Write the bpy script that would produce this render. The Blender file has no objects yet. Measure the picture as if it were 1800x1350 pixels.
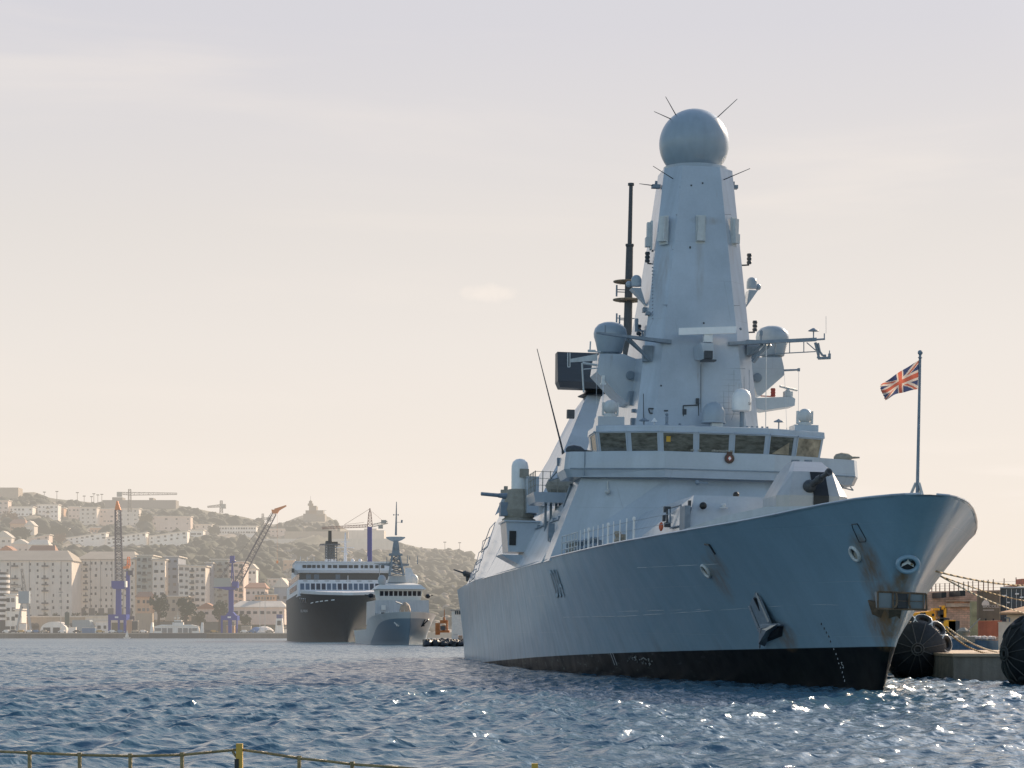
import bpy, bmesh, math, random
import numpy as np
from mathutils import Vector, Matrix
random.seed(7); rng = np.random.default_rng(11)
SC = bpy.context.scene; COL = SC.collection
R = math.radians
# ------------------------------------------------------------------ camera
# level camera with a vertical shift: focal length 4130 px on an 1800 px wide frame, horizon at row 1113, eye 2.5 m above the water
F, HZ, EYE = 4130.0, 1113.0, 2.5
cam = bpy.data.cameras.new('camera'); camo = bpy.data.objects.new('camera', cam); COL.objects.link(camo)
camo.location = (0, 0, EYE); camo.rotation_euler = (R(90), 0, 0)
cam.sensor_width = 36; cam.lens = 36*F/1800; cam.shift_y = (HZ-675)/1800
cam.clip_start = 0.5; cam.clip_end = 20000
SC.camera = camo
SC.view_settings.view_transform = 'Standard'; SC.view_settings.look = 'None'; SC.view_settings.exposure = 0
def W(px, py, Y): return Vector(((px-900)*Y/F, Y, EYE+(HZ-py)*Y/F))
# ------------------------------------------------------------------ object helpers
def link(o, parent=None, label=None, cat=None, group=None, kind=None):
    COL.objects.link(o)
    if parent is not None: o.parent = parent
    if label: o['label'] = label
    if cat: o['category'] = cat
    if group: o['group'] = group
    if kind: o['kind'] = kind
    return o
def thing(name, label, cat, loc=(0,0,0), rz=0, group=None):
    o = bpy.data.objects.new(name, None); o.empty_display_size = .1
    o.location = loc; o.rotation_euler = (0,0,rz)
    return link(o, None, label, cat, group)
def setup(o, label=None, cat=None, group=None, kind=None):
    if label: o['label'] = label
    if cat: o['category'] = cat
    if group: o['group'] = group
    if kind: o['kind'] = kind
    return o
class MB:
    def __init__(s): s.v=[]; s.f=[]; s.m=[]
    def add(s, vs, fs, m=0):
        n=len(s.v); s.v += [tuple(p) for p in vs]
        for f in fs: s.f.append(tuple(i+n for i in f)); s.m.append(m)
        return s
    def hexa(s, b, t, m=0):
        n=len(b)
        fs=[tuple(range(n))[::-1], tuple(range(n,2*n))]+[(i,(i+1)%n,n+(i+1)%n,n+i) for i in range(n)]
        return s.add(list(b)+list(t), fs, m)
    def box(s, x0,x1,y0,y1,z0,z1, m=0):
        q=[(x0,y0),(x1,y0),(x1,y1),(x0,y1)]
        return s.hexa([(a,b,z0) for a,b in q],[(a,b,z1) for a,b in q], m)
    def cbox(s, c, d, m=0):
        return s.box(c[0]-d[0]/2,c[0]+d[0]/2,c[1]-d[1]/2,c[1]+d[1]/2,c[2]-d[2]/2,c[2]+d[2]/2,m)
    def loft(s, rings, cap=True, m=0):
        n=len(rings[0]); vs=[p for r in rings for p in r]; fs=[]
        for k in range(len(rings)-1):
            for i in range(n):
                j=(i+1)%n; fs.append((k*n+i,k*n+j,(k+1)*n+j,(k+1)*n+i))
        if cap: fs += [tuple(range(n))[::-1], tuple((len(rings)-1)*n+i for i in range(n))]
        return s.add(vs, fs, m)
    def tube(s, p0, p1, r0, r1=None, n=8, m=0):
        p0=Vector(p0); p1=Vector(p1); r1=r0 if r1 is None else r1
        d=(p1-p0)
        if d.length<1e-6: return s
        d.normalize(); a=d.orthogonal().normalized(); b=d.cross(a)
        rr=[[p+(a*math.cos(t)+b*math.sin(t))*r for t in [2*math.pi*i/n for i in range(n)]] for p,r in ((p0,r0),(p1,r1))]
        return s.loft(rr, True, m)
    def path(s, pts, r, n=6, m=0):
        for a,b in zip(pts,pts[1:]): s.tube(a,b,r,r,n,m)
        return s
    def lathe(s, prof, c=(0,0,0), n=24, m=0, ax=None):
        M=Matrix.Identity(3) if ax is None else Vector((0,0,1)).rotation_difference(Vector(ax)).to_matrix()
        c=Vector(c); rings=[[c+M@Vector((r*math.cos(t),r*math.sin(t),z)) for t in [2*math.pi*i/n for i in range(n)]] for r,z in prof]
        return s.loft(rings, True, m)
    def ball(s, c, r, n=20, m=0, sz=1, z0=-1):
        pr=[]
        k=n//2
        for i in range(k+1):
            a=-math.pi/2+math.pi*i/k; zz=math.sin(a)
            if zz<z0-1e-6: continue
            pr.append((max(1e-3,r*math.cos(a)), r*sz*zz))
        return s.lathe(pr,c,n,m)
    def poly(s, pts, d, m=0):
        d=Vector(d); return s.hexa([Vector(p) for p in pts],[Vector(p)+d for p in pts],m)
    def build(s, name, mats, parent=None, smooth=False, recalc=True, **k):
        me=bpy.data.meshes.new(name); me.from_pydata(s.v,[],s.f)
        mats=mats if isinstance(mats,(list,tuple)) else [mats]
        for mt in mats: me.materials.append(mt)
        if len(mats)>1: me.polygons.foreach_set('material_index', s.m)
        if recalc:
            bm=bmesh.new(); bm.from_mesh(me); bmesh.ops.recalc_face_normals(bm, faces=bm.faces); bm.to_mesh(me); bm.free()
        if smooth is True: me.shade_smooth()
        elif smooth: me.shade_smooth(); me.set_sharp_from_angle(angle=R(smooth))
        me.update()
        return link(bpy.data.objects.new(name, me), parent, **k)
def lattice(mb, p0, p1, w0, w1, n, r, up=(0,0,1), m=0, rd=None):
    p0=Vector(p0); p1=Vector(p1); d=(p1-p0).normalized(); a=d.cross(Vector(up))
    if a.length<.1: a=d.cross(Vector((0,1,0)))
    a.normalize(); b=d.cross(a); rd=rd or r*.6
    def rg(t):
        w=w0+(w1-w0)*t; c=p0+(p1-p0)*t
        return [c+a*w/2+b*w/2, c-a*w/2+b*w/2, c-a*w/2-b*w/2, c+a*w/2-b*w/2]
    A=rg(0); B=rg(1)
    for i in range(4): mb.tube(A[i],B[i],r,r,4,m)
    for k in range(n):
        q=rg(k/n); e=rg((k+1)/n)
        for i in range(4):
            j=(i+1)%4
            mb.tube(q[i],e[j] ,rd,rd,3,m) if k%2 else mb.tube(q[j],e[i],rd,rd,3,m)
            mb.tube(e[i],e[j],rd,rd,3,m)
def copy_obj(o, parent=None):
    c=o.copy(); COL.objects.link(c); c.parent=parent; return c
# ------------------------------------------------------------------ materials
def haze_group():  # haze is put into the materials as emission that grows with world Y
    g=bpy.data.node_groups.new('painted_haze','ShaderNodeTree')
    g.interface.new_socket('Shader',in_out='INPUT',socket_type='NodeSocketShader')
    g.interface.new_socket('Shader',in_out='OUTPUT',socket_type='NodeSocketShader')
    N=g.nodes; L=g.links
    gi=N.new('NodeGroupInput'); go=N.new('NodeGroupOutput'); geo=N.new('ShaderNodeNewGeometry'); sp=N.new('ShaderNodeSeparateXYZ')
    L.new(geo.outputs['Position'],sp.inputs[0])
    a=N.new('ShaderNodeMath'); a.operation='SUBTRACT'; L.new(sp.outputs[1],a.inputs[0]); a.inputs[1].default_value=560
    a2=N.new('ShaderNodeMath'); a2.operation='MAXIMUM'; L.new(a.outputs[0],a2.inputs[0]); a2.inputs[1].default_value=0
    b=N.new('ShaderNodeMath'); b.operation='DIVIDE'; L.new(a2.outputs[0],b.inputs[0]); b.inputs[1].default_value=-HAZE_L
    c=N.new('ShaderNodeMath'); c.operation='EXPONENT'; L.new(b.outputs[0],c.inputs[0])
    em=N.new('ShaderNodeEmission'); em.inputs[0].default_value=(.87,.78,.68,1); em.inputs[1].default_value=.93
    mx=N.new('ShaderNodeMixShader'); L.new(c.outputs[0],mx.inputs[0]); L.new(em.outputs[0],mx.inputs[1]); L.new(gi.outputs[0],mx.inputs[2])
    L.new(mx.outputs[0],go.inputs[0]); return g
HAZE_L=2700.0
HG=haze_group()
MATS={}
def mat(name, col, rough=.55, metal=0, var=.12, scale=3.0, bump=0.0, bscale=None, haze=False, streak=0.0, spec=.5, emit=0, detail=6, stretch=None):
    """procedural paint / stone: base colour with broad and fine noise variation, optional vertical streaks and bump"""
    m=bpy.data.materials.new(name); m.use_nodes=True; N=m.node_tree.nodes; L=m.node_tree.links
    p=N['Principled BSDF']; out=N['Material Output']
    p.inputs['Roughness'].default_value=rough; p.inputs['Metallic'].default_value=metal; p.inputs['Specular IOR Level'].default_value=spec
    tc=N.new('ShaderNodeTexCoord'); mp=N.new('ShaderNodeMapping'); L.new(tc.outputs['Object'],mp.inputs[0])
    if stretch: mp.inputs['Scale'].default_value=stretch
    nz=N.new('ShaderNodeTexNoise'); nz.inputs['Scale'].default_value=scale; nz.inputs['Detail'].default_value=detail; nz.inputs['Roughness'].default_value=.6
    L.new(mp.outputs[0],nz.inputs[0])
    rp=N.new('ShaderNodeMapRange'); rp.inputs[1].default_value=.3; rp.inputs[2].default_value=.7; rp.inputs[3].default_value=1-var; rp.inputs[4].default_value=1+var
    L.new(nz.outputs[0],rp.inputs[0])
    mul=N.new('ShaderNodeVectorMath'); mul.operation='SCALE'; mul.inputs[0].default_value=col[:3]; L.new(rp.outputs[0],mul.inputs['Scale'])
    cur=mul.outputs[0]
    if streak:
        m2=N.new('ShaderNodeMapping'); m2.inputs['Scale'].default_value=(1.3,1.3,.07); L.new(tc.outputs['Object'],m2.inputs[0])
        n2=N.new('ShaderNodeTexNoise'); n2.inputs['Scale'].default_value=1.6; n2.inputs['Detail'].default_value=4; L.new(m2.outputs[0],n2.inputs[0])
        r2=N.new('ShaderNodeMapRange'); r2.inputs[1].default_value=.35; r2.inputs[2].default_value=.7; r2.inputs[3].default_value=1+streak*.5; r2.inputs[4].default_value=1-streak
        L.new(n2.outputs[0],r2.inputs[0])
        mu2=N.new('ShaderNodeVectorMath'); mu2.operation='SCALE'; L.new(cur,mu2.inputs[0]); L.new(r2.outputs[0],mu2.inputs['Scale']); cur=mu2.outputs[0]
    L.new(cur,p.inputs['Base Color'])
    if bump:
        n3=N.new('ShaderNodeTexNoise'); n3.inputs['Scale'].default_value=bscale or scale*4; n3.inputs['Detail'].default_value=5; L.new(mp.outputs[0],n3.inputs[0])
        bp=N.new('ShaderNodeBump'); bp.inputs['Strength'].default_value=bump; bp.inputs['Distance'].default_value=.1; L.new(n3.outputs[0],bp.inputs['Height']); L.new(bp.outputs[0],p.inputs['Normal'])
    if emit:
        p.inputs['Emission Strength'].default_value=emit; p.inputs['Emission Color'].default_value=(*col[:3],1)
    if haze:
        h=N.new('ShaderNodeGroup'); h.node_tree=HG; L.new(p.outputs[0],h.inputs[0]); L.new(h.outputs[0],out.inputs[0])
    MATS[name]=m; return m
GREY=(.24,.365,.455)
def ship_paint(name, hull=False, col=GREY, rough=.42, coat=.85):
    m=bpy.data.materials.new(name); m.use_nodes=True; N=m.node_tree.nodes; L=m.node_tree.links; p=N['Principled BSDF']
    p.inputs['Coat Weight'].default_value=coat; p.inputs['Coat Roughness'].default_value=.16; p.inputs['Coat IOR'].default_value=1.5
    tc=N.new('ShaderNodeTexCoord'); sp=N.new('ShaderNodeSeparateXYZ'); L.new(tc.outputs['Object'],sp.inputs[0])
    def math_(op,a,b=None,c=None,clamp=False):
        n=N.new('ShaderNodeMath'); n.operation=op; n.use_clamp=clamp
        for i,x in enumerate((a,b,c)):
            if x is None: continue
            if isinstance(x,(int,float)): n.inputs[i].default_value=x
            else: L.new(x,n.inputs[i])
        return n.outputs[0]
    def noise(sc,scale,det=5):
        mp=N.new('ShaderNodeMapping'); mp.inputs['Scale'].default_value=sc; L.new(tc.outputs['Object'],mp.inputs[0])
        nz=N.new('ShaderNodeTexNoise'); nz.inputs['Scale'].default_value=scale; nz.inputs['Detail'].default_value=det; nz.inputs['Roughness'].default_value=.6; L.new(mp.outputs[0],nz.inputs[0]); return nz.outputs[0]
    def rng_(x,a,b,c,d):
        n=N.new('ShaderNodeMapRange'); L.new(x,n.inputs[0])
        for i,q in enumerate((a,b,c,d)): n.inputs[i+1].default_value=q
        return n.outputs[0]
    def mix(f,a,b):
        n=N.new('ShaderNodeMix'); n.data_type='RGBA'
        if isinstance(f,(int,float)): n.inputs[0].default_value=f
        else: L.new(f,n.inputs[0])
        for i,x in ((6,a),(7,b)):
            if isinstance(x,tuple): n.inputs[i].default_value=(*x[:3],1)
            else: L.new(x,n.inputs[i])
        return n.outputs[2]
    v=rng_(noise((1,1,1),.35,6),.3,.7,.93,1.07)
    st=rng_(noise((.12,1.1,.05),1.3,5),.36,.7,1.09 if hull else 1.04,.74 if hull else .82)
    if hull: st=math_('ADD',1,math_('MULTIPLY',math_('SUBTRACT',st,1),rng_(sp.outputs[1],25,85,.22,.9)))
    fi=rng_(noise((1,1,1),7,3),.3,.7,.97,1.03)
    k=math_('MULTIPLY',math_('MULTIPLY',v,st),fi)
    base=N.new('ShaderNodeVectorMath'); base.operation='SCALE'; base.inputs[0].default_value=col; L.new(k,base.inputs['Scale'])
    cur=base.outputs[0]
    # plating seams (welded panels): brick pattern on (length, height)
    cb=N.new('ShaderNodeCombineXYZ'); L.new(math_('ADD',sp.outputs[1],math_('MULTIPLY',sp.outputs[0],.6)),cb.inputs[0]); L.new(sp.outputs[2],cb.inputs[1])
    br=N.new('ShaderNodeTexBrick'); br.inputs['Scale'].default_value=1; br.inputs['Mortar Size'].default_value=.022 if hull else .018; br.inputs['Mortar Smooth'].default_value=.6
    br.inputs['Brick Width'].default_value=9 if hull else 4.3; br.inputs['Row Height'].default_value=2.35 if hull else 2.5; L.new(cb.outputs[0],br.inputs[0])
    sf=math_('MULTIPLY',br.outputs['Fac'],rng_(noise((1,1,1),.25,3),.45,.65,0,.5))
    cur=mix(sf,cur,(.36,.44,.50) if hull else (.24,.26,.29))
    if not hull:
        # thin rust runs and grime
        rs=math_('MULTIPLY',rng_(noise((1.6,1.6,.06),2.2,5),.66,.76,0,.55),rng_(noise((1,1,1),.5,3),.5,.62,0,1))
        cur=mix(rs,cur,(.21,.13,.075))
        for (cx,cy,cz,rx,ry,rz,s) in SRUST:
            d=None
            for i,(c,r) in enumerate(((cx,rx),(cy,ry),(cz,rz))):
                q=math_('POWER',math_('ABSOLUTE',math_('DIVIDE',math_('SUBTRACT',sp.outputs[i],c),r)),2)
                d=q if d is None else math_('ADD',d,q)
            cur=mix(math_('MULTIPLY',rng_(d,0.1,1,s,0),rng_(noise((2.5,2.5,.3),1.5,6),.35,.65,.2,1)),cur,(.27,.18,.10))
    else:
        wear=math_('MULTIPLY',rng_(noise((.12,.9,.12),1.1,6),.55,.7,0,1),rng_(sp.outputs[2],.6,2.7,.6,0))
        cur=mix(wear,cur,(.10,.115,.13))
        # black boot topping rising towards the bow
        zb=math_('SUBTRACT',2.05,math_('MULTIPLY',sp.outputs[1],.021))
        bf=rng_(math_('SUBTRACT',sp.outputs[2],zb),-.02,.02,1,0)
        scr=math_('MULTIPLY',rng_(noise((.5,.5,2.2),1.6,7),.6,.68,0,1),rng_(sp.outputs[1],20,42,.0,.65))
        weed=mix(rng_(noise((1,1,1),1.2,6),.4,.7,0,1),(.004,.006,.008),(.012,.015,.015))
        blk=mix(scr,weed,(.14,.155,.15))
        cur=mix(bf,cur,blk)
        L.new(math_('MULTIPLY',math_('SUBTRACT',1,bf),coat),p.inputs['Coat Weight'])
        L.new(rng_(bf,0,1,.4,.08),p.inputs['Specular IOR Level'])
        # rust runs at given places (local coordinates of the ship)
        for (cx,cy,cz,rx,ry,rz,s) in RUST:
            d=None
            for i,(c,r) in enumerate(((cx,rx),(cy,ry),(cz,rz))):
                q=math_('POWER',math_('ABSOLUTE',math_('DIVIDE',math_('SUBTRACT',sp.outputs[i],c),r)),2)
                d=q if d is None else math_('ADD',d,q)
            nn=rng_(noise((2,2,.35),1.5,6),.35,.65,.25,1)
            f=math_('MULTIPLY',math_('MULTIPLY',rng_(d,0.1,1,s,0),nn),1,clamp=True)
            cur=mix(f,cur,(.23,.135,.06))
    L.new(cur,p.inputs['Base Color']); 
    L.new(rng_(noise((1,1,1),.8,4),.3,.7,rough-.06,rough+.1),p.inputs['Roughness'])
    # oil-canning of the plates + fine texture
    bp=N.new('ShaderNodeBump'); bp.inputs['Strength'].default_value=.3 if hull else .2; bp.inputs['Distance'].default_value=.04
    hh=math_('ADD',noise((.55,.55,.4),1.0,2),math_('MULTIPLY',br.outputs['Fac'],-.25)); L.new(hh,bp.inputs['Height']); L.new(bp.outputs[0],p.inputs['Normal'])
    return m
# ------------------------------------------------------------------ world and sun
SUN_AZ, SUN_EL = R(33), R(25)
def build_world():
    w=bpy.data.worlds.new('World'); SC.world=w; w.use_nodes=True; N=w.node_tree.nodes; L=w.node_tree.links
    bg=N['Background']; out=N['World Output']
    sky=N.new('ShaderNodeTexSky'); sky.sky_type='NISHITA'; sky.sun_disc=False; sky.sun_elevation=SUN_EL; sky.sun_rotation=SUN_AZ
    sky.air_density=1.2; sky.dust_density=1.0; sky.ozone_density=1.5
    L.new(sky.outputs[0],bg.inputs[0]); bg.inputs[1].default_value=SKY_STR
    tc=N.new('ShaderNodeTexCoord'); sp=N.new('ShaderNodeSeparateXYZ'); L.new(tc.outputs['Generated'],sp.inputs[0])
    ramp=N.new('ShaderNodeValToRGB'); L.new(sp.outputs[2],ramp.inputs[0]); cr=ramp.color_ramp
    stops=[(0,(.90,.795,.68)),(.05,(.89,.80,.71)),(.12,(.835,.775,.72)),(.17,(.77,.725,.69)),(.25,(.675,.66,.695)),(.45,(.60,.64,.72)),(.85,(.36,.45,.62))]
    while len(cr.elements)<len(stops): cr.elements.new(.5)
    for e,(p,c) in zip(cr.elements,stops): e.position=p; e.color=(*c,1)
    # sideways: warmer towards the sun, greyer away from it
    def M(op,a,b=None,clamp=False):
        n=N.new('ShaderNodeMath'); n.operation=op; n.use_clamp=clamp
        for i,x in enumerate((a,b)):
            if x is None: continue
            if isinstance(x,(int,float)): n.inputs[i].default_value=x
            else: L.new(x,n.inputs[i])
        return n.outputs[0]
    def MR(x,a,b,c,d,smooth=True):
        n=N.new('ShaderNodeMapRange'); n.interpolation_type='SMOOTHSTEP' if smooth else 'LINEAR'; L.new(x,n.inputs[0])
        for i,q in enumerate((a,b,c,d)): n.inputs[i+1].default_value=q
        return n.outputs[0]
    dot=M('ADD',M('MULTIPLY',sp.outputs[0],math.sin(SUN_AZ)),M('MULTIPLY',sp.outputs[1],math.cos(SUN_AZ)))
    # thin high cloud: broad wisps
    mp=N.new('ShaderNodeMapping'); mp.inputs['Scale'].default_value=(2.2,2.2,16); mp.inputs['Rotation'].default_value=(0,.12,0); L.new(tc.outputs['Generated'],mp.inputs[0])
    nz=N.new('ShaderNodeTexNoise'); nz.inputs['Scale'].default_value=1.6; nz.inputs['Detail'].default_value=7; nz.inputs['Distortion'].default_value=.6; L.new(mp.outputs[0],nz.inputs[0])
    wis=M('MULTIPLY',MR(nz.outputs[0],.48,.75,0,.34),MR(sp.outputs[2],.0,.03,.3,1))
    # low bright cloud bank on the right and one small puff
    mp2=N.new('ShaderNodeMapping'); mp2.inputs['Scale'].default_value=(6,6,60); L.new(tc.outputs['Generated'],mp2.inputs[0])
    nz2=N.new('ShaderNodeTexNoise'); nz2.inputs['Scale'].default_value=1.5; nz2.inputs['Detail'].default_value=6; L.new(mp2.outputs[0],nz2.inputs[0])
    low=M('MULTIPLY',M('MULTIPLY',MR(nz2.outputs[0],.46,.66,0,.6),MR(sp.outputs[0],.1,.17,0,1)),M('MULTIPLY',MR(sp.outputs[2],.045,.055,0,1),MR(sp.outputs[2],.068,.085,1,0)))
    px=M('DIVIDE',M('SUBTRACT',sp.outputs[0],(856-900)/F*.99),.0125); pz=M('DIVIDE',M('SUBTRACT',sp.outputs[2],(HZ-515)/F*.99),.0042)
    nz3=N.new('ShaderNodeTexNoise'); nz3.inputs['Scale'].default_value=160; nz3.inputs['Detail'].default_value=5; L.new(tc.outputs['Generated'],nz3.inputs[0])
    pd=M('ADD',M('ADD',M('MULTIPLY',px,px),M('MULTIPLY',pz,pz)),M('MULTIPLY',M('SUBTRACT',nz3.outputs[0],.5),2.2))
    puff=MR(pd,-.3,1.3,.7,0)
    puff=M('MULTIPLY',puff,MR(sp.outputs[1],0,.5,0,1))
    cl=M('ADD',M('ADD',wis,low),puff,clamp=True)
    mx=N.new('ShaderNodeMix'); mx.data_type='RGBA'; L.new(cl,mx.inputs[0]); L.new(ramp.outputs[0],mx.inputs[6]); mx.inputs[7].default_value=(.93,.84,.76,1)
    b2=N.new('ShaderNodeBackground'); L.new(mx.outputs[2],b2.inputs[0])
    L.new(MR(dot,.2,1.0,.95,1.05),b2.inputs[1])
    d3=M('ADD',M('MULTIPLY',dot,math.cos(SUN_EL)),M('MULTIPLY',sp.outputs[2],math.sin(SUN_EL)))
    glow=M('MULTIPLY',MR(d3,.91,1.0,0,1),MR(d3,.91,1.0,0,1)); b2s=b2.inputs[1].links[0].from_socket
    L.new(M('MULTIPLY',b2s,M('ADD',1.0,M('MULTIPLY',glow,2.6))),b2.inputs[1])
    fac=M('MULTIPLY',MR(dot,-.1,.75,.12,1),MR(sp.outputs[2],.40,.95,1,.25))
    ms=N.new('ShaderNodeMixShader'); L.new(fac,ms.inputs[0]); L.new(bg.outputs[0],ms.inputs[1]); L.new(b2.outputs[0],ms.inputs[2]); L.new(ms.outputs[0],out.inputs[0])
SKY_STR=.175
build_world()
sl=bpy.data.lights.new('sun','SUN'); sl.energy=6.0; sl.angle=R(.6); sl.color=(1,.80,.58)
so=bpy.data.objects.new('sun',sl); COL.objects.link(so)
sd=Vector((math.sin(SUN_AZ)*math.cos(SUN_EL),math.cos(SUN_AZ)*math.cos(SUN_EL),math.sin(SUN_EL)))
so.rotation_euler=sd.to_track_quat('Z','Y').to_euler()
# ------------------------------------------------------------------ sea
def build_sea():
    a1=.30
    th=np.concatenate([np.linspace(-3.1,-.5,60),np.linspace(-.48,-a1-.004,60),np.linspace(-a1,a1,NCOL),np.linspace(a1+.004,.48,60),np.linspace(.5,3.1,60)])
    r=[1.5,6,14,24,32,38]; x=42.0
    while x<9000:
        r.append(x); x+= max(.075, x*RK) if x<500 else x*.012
    r=np.array(r); nr,nt=len(r),len(th)
    RR,TT=np.meshgrid(r,th,indexing='ij')
    X=RR*np.sin(TT); Y=RR*np.cos(TT); Z=np.zeros_like(X)
    dt=np.gradient(th)[None,:]*RR; dr=np.gradient(r)[:,None]+0*RR; cell=np.maximum(dt,dr)
    g=np.random.default_rng(5); DX=np.zeros_like(X); DY=np.zeros_like(X)
    lam=np.exp(np.linspace(np.log(.36),np.log(6.0),64)); wd=R(150)   # wind drives the chop across the harbour
    patch=1+.35*np.sin(X*.021+1.3)*np.sin(Y*.017+.4)+.2*np.sin(X*.06-Y*.05)
    for l in lam:
        k=2*math.pi/l; a=wd+g.normal(0,.62); ph=g.uniform(0,6.28)
        st=.046*(1.0 if l<1.5 else (1.5/l)**1.15)      # slope of each component
        amp=st/k
        fade=np.clip(l/(cell*2.1)-.6,0,1)
        if fade.max()<=0: continue
        kx,ky=k*math.cos(a),k*math.sin(a)
        arg=kx*X+ky*Y+ph+.5*np.sin(X*.13*g.uniform(.6,1.4)+Y*.11+ph)
        A=amp*fade*patch
        Z+=A*np.sin(arg); c=A*.85*np.cos(arg); DX+=c*math.cos(a); DY+=c*math.sin(a)
    X=X+DX; Y=Y+DY
    co=np.stack([X,Y,Z],-1).reshape(-1,3).astype(np.float32)
    i=np.arange((nr-1)*(nt-1)); a=i//(nt-1)*nt+i%(nt-1)
    fc=np.stack([a,a+nt,a+nt+1,a+1],-1).astype(np.int32)[:, ::1]
    me=bpy.data.meshes.new('sea'); me.vertices.add(len(co)); me.vertices.foreach_set('co',co.ravel())
    me.loops.add(fc.size); me.loops.foreach_set('vertex_index',fc.ravel())
    me.polygons.add(len(fc)); me.polygons.foreach_set('loop_start',np.arange(0,fc.size,4,dtype=np.int32)); me.polygons.foreach_set('loop_total',np.full(len(fc),4,dtype=np.int32))
    me.update(calc_edges=True); me.shade_smooth()
    m=bpy.data.materials.new('sea_water'); m.use_nodes=True; N=m.node_tree.nodes; L=m.node_tree.links; p=N['Principled BSDF']; out=N['Material Output']
    p.inputs['Roughness'].default_value=.09; p.inputs['IOR'].default_value=1.34
    tc=N.new('ShaderNodeTexCoord')
    n0=N.new('ShaderNodeTexNoise'); n0.inputs['Scale'].default_value=.05; n0.inputs['Detail'].default_value=3; L.new(tc.outputs['Object'],n0.inputs[0])
    cr=N.new('ShaderNodeValToRGB'); cr.color_ramp.elements[0].color=(.036,.098,.150,1); cr.color_ramp.elements[1].color=(.055,.128,.185,1); cr.color_ramp.elements[0].position=.35; cr.color_ramp.elements[1].position=.65
    L.new(n0.outputs[0],cr.inputs[0]); L.new(cr.outputs[0],p.inputs['Base Color'])
    prev=None
    for sc,stg,ds,st in ((.30,.45,.45,(.8,1.3,1)),(1.3,.75,.13,(1,1.25,1)),(4.2,.8,.045,(1,1.15,1)),(13,.5,.010,(1,1,1))):
        mp=N.new('ShaderNodeMapping'); mp.inputs['Scale'].default_value=st; mp.inputs['Rotation'].default_value=(0,0,.4); L.new(tc.outputs['Object'],mp.inputs[0])
        nz=N.new('ShaderNodeTexNoise'); nz.inputs['Scale'].default_value=sc; nz.inputs['Detail'].default_value=4; nz.inputs['Distortion'].default_value=.4; L.new(mp.outputs[0],nz.inputs[0])
        bp=N.new('ShaderNodeBump'); bp.inputs['Strength'].default_value=stg; bp.inputs['Distance'].default_value=ds; L.new(nz.outputs[0],bp.inputs['Height'])
        if prev: L.new(prev,bp.inputs['Normal'])
        prev=bp.outputs[0]
    L.new(prev,p.inputs['Normal'])
    sy=N.new('ShaderNodeSeparateXYZ'); L.new(tc.outputs['Object'],sy.inputs[0]); rr=N.new('ShaderNodeMapRange'); L.new(sy.outputs[1],rr.inputs[0])
    for i_,q_ in enumerate((60,600,.10,.26)): rr.inputs[i_+1].default_value=q_
    L.new(rr.outputs[0],p.inputs['Roughness'])
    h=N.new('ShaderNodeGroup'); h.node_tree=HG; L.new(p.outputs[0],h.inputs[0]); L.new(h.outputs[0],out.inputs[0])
    me.materials.append(m)
    link(bpy.data.objects.new('sea',me),kind='structure')
NCOL, RK = 1150, .0013
build_sea()
# ------------------------------------------------------------------ the destroyer
AX=R(5.49); ROLL=R(1.3); D0=95.0
SHIPM=Matrix.Translation(((1628-900)/F*D0,D0,0))@Matrix.Rotation(AX,4,'Z')@Matrix.Rotation(ROLL,4,'Y')
SINV=SHIPM.inverted(); _o=SINV@Vector((0,0,EYE))
# local frame: x = port, y = distance aft of the bow tip, z = up from the waterline
def ray(px,py):
    return (SINV.to_3x3()@Vector(((px-900)/F,1,(HZ-py)/F)))
def P(px,py,l):
    d=ray(px,py); t=(l-_o.y)/d.y; return _o+d*t
def PX(px,py,x):
    d=ray(px,py); t=(x-_o.x)/d.x; return _o+d*t
def ppm(l): return F/(D0+l*math.cos(AX))
def itp(tab):
    xs=np.array([a for a,b in tab],float); ys=np.array([b for a,b in tab],float)
    h=np.diff(xs); dl=np.diff(ys)/h; m=np.zeros(len(xs)); m[0]=dl[0]; m[-1]=dl[-1]
    for i in range(1,len(xs)-1):
        m[i]=0 if dl[i-1]*dl[i]<=0 else 2*dl[i-1]*dl[i]/(dl[i-1]+dl[i])
    def f(x):
        x=min(max(x,xs[0]),xs[-1]); i=min(int(np.searchsorted(xs,x,'right'))-1,len(h)-1); t=(x-xs[i])/h[i]
        return float((2*t**3-3*t*t+1)*ys[i]+(t**3-2*t*t+t)*h[i]*m[i]+(-2*t**3+3*t*t)*ys[i+1]+(t**3-t*t)*h[i]*m[i+1])
    return f
lstem=itp([(-2,8.3),(0,6.9),(1.6,6.0),(3.2,4.9),(5.2,3.4),(7,1.5),(8.2,0)])
deckz=itp([(0,8.12),(3,8.0),(6,7.8),(10,7.52),(15,7.3),(20,7.17),(26,7.05),(35,6.94),(49,6.85),(100,6.8),(150,6.8)])
bdeck=itp([(0,0),(.25,.75),(1,1.45),(3,2.55),(6,3.8),(10,5.2),(15,6.6),(20,7.6),(28,8.8),(38,9.5),(50,9.95),(60,10.05),(100,9.95),(123,9.3),(150,8.2)])
bwl=itp([(0,0),(.2,.10),(2,.42),(5,1.0),(10,2.1),(18,3.9),(28,5.8),(38,7.2),(50,8.3),(62,8.9),(90,9.2),(115,9.0),(135,8.0),(148,6.9)])
def hb(l,z):
    s=l-lstem(max(z,-2))
    if s<=0: return 0.0
    t=z/deckz(l)
    b0,b1=bwl(s),bdeck(s)
    if z<0: return b0*(1+z*.06)
    return b0+(b1-b0)*t**(1.18 if l<40 else 1.1)
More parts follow.
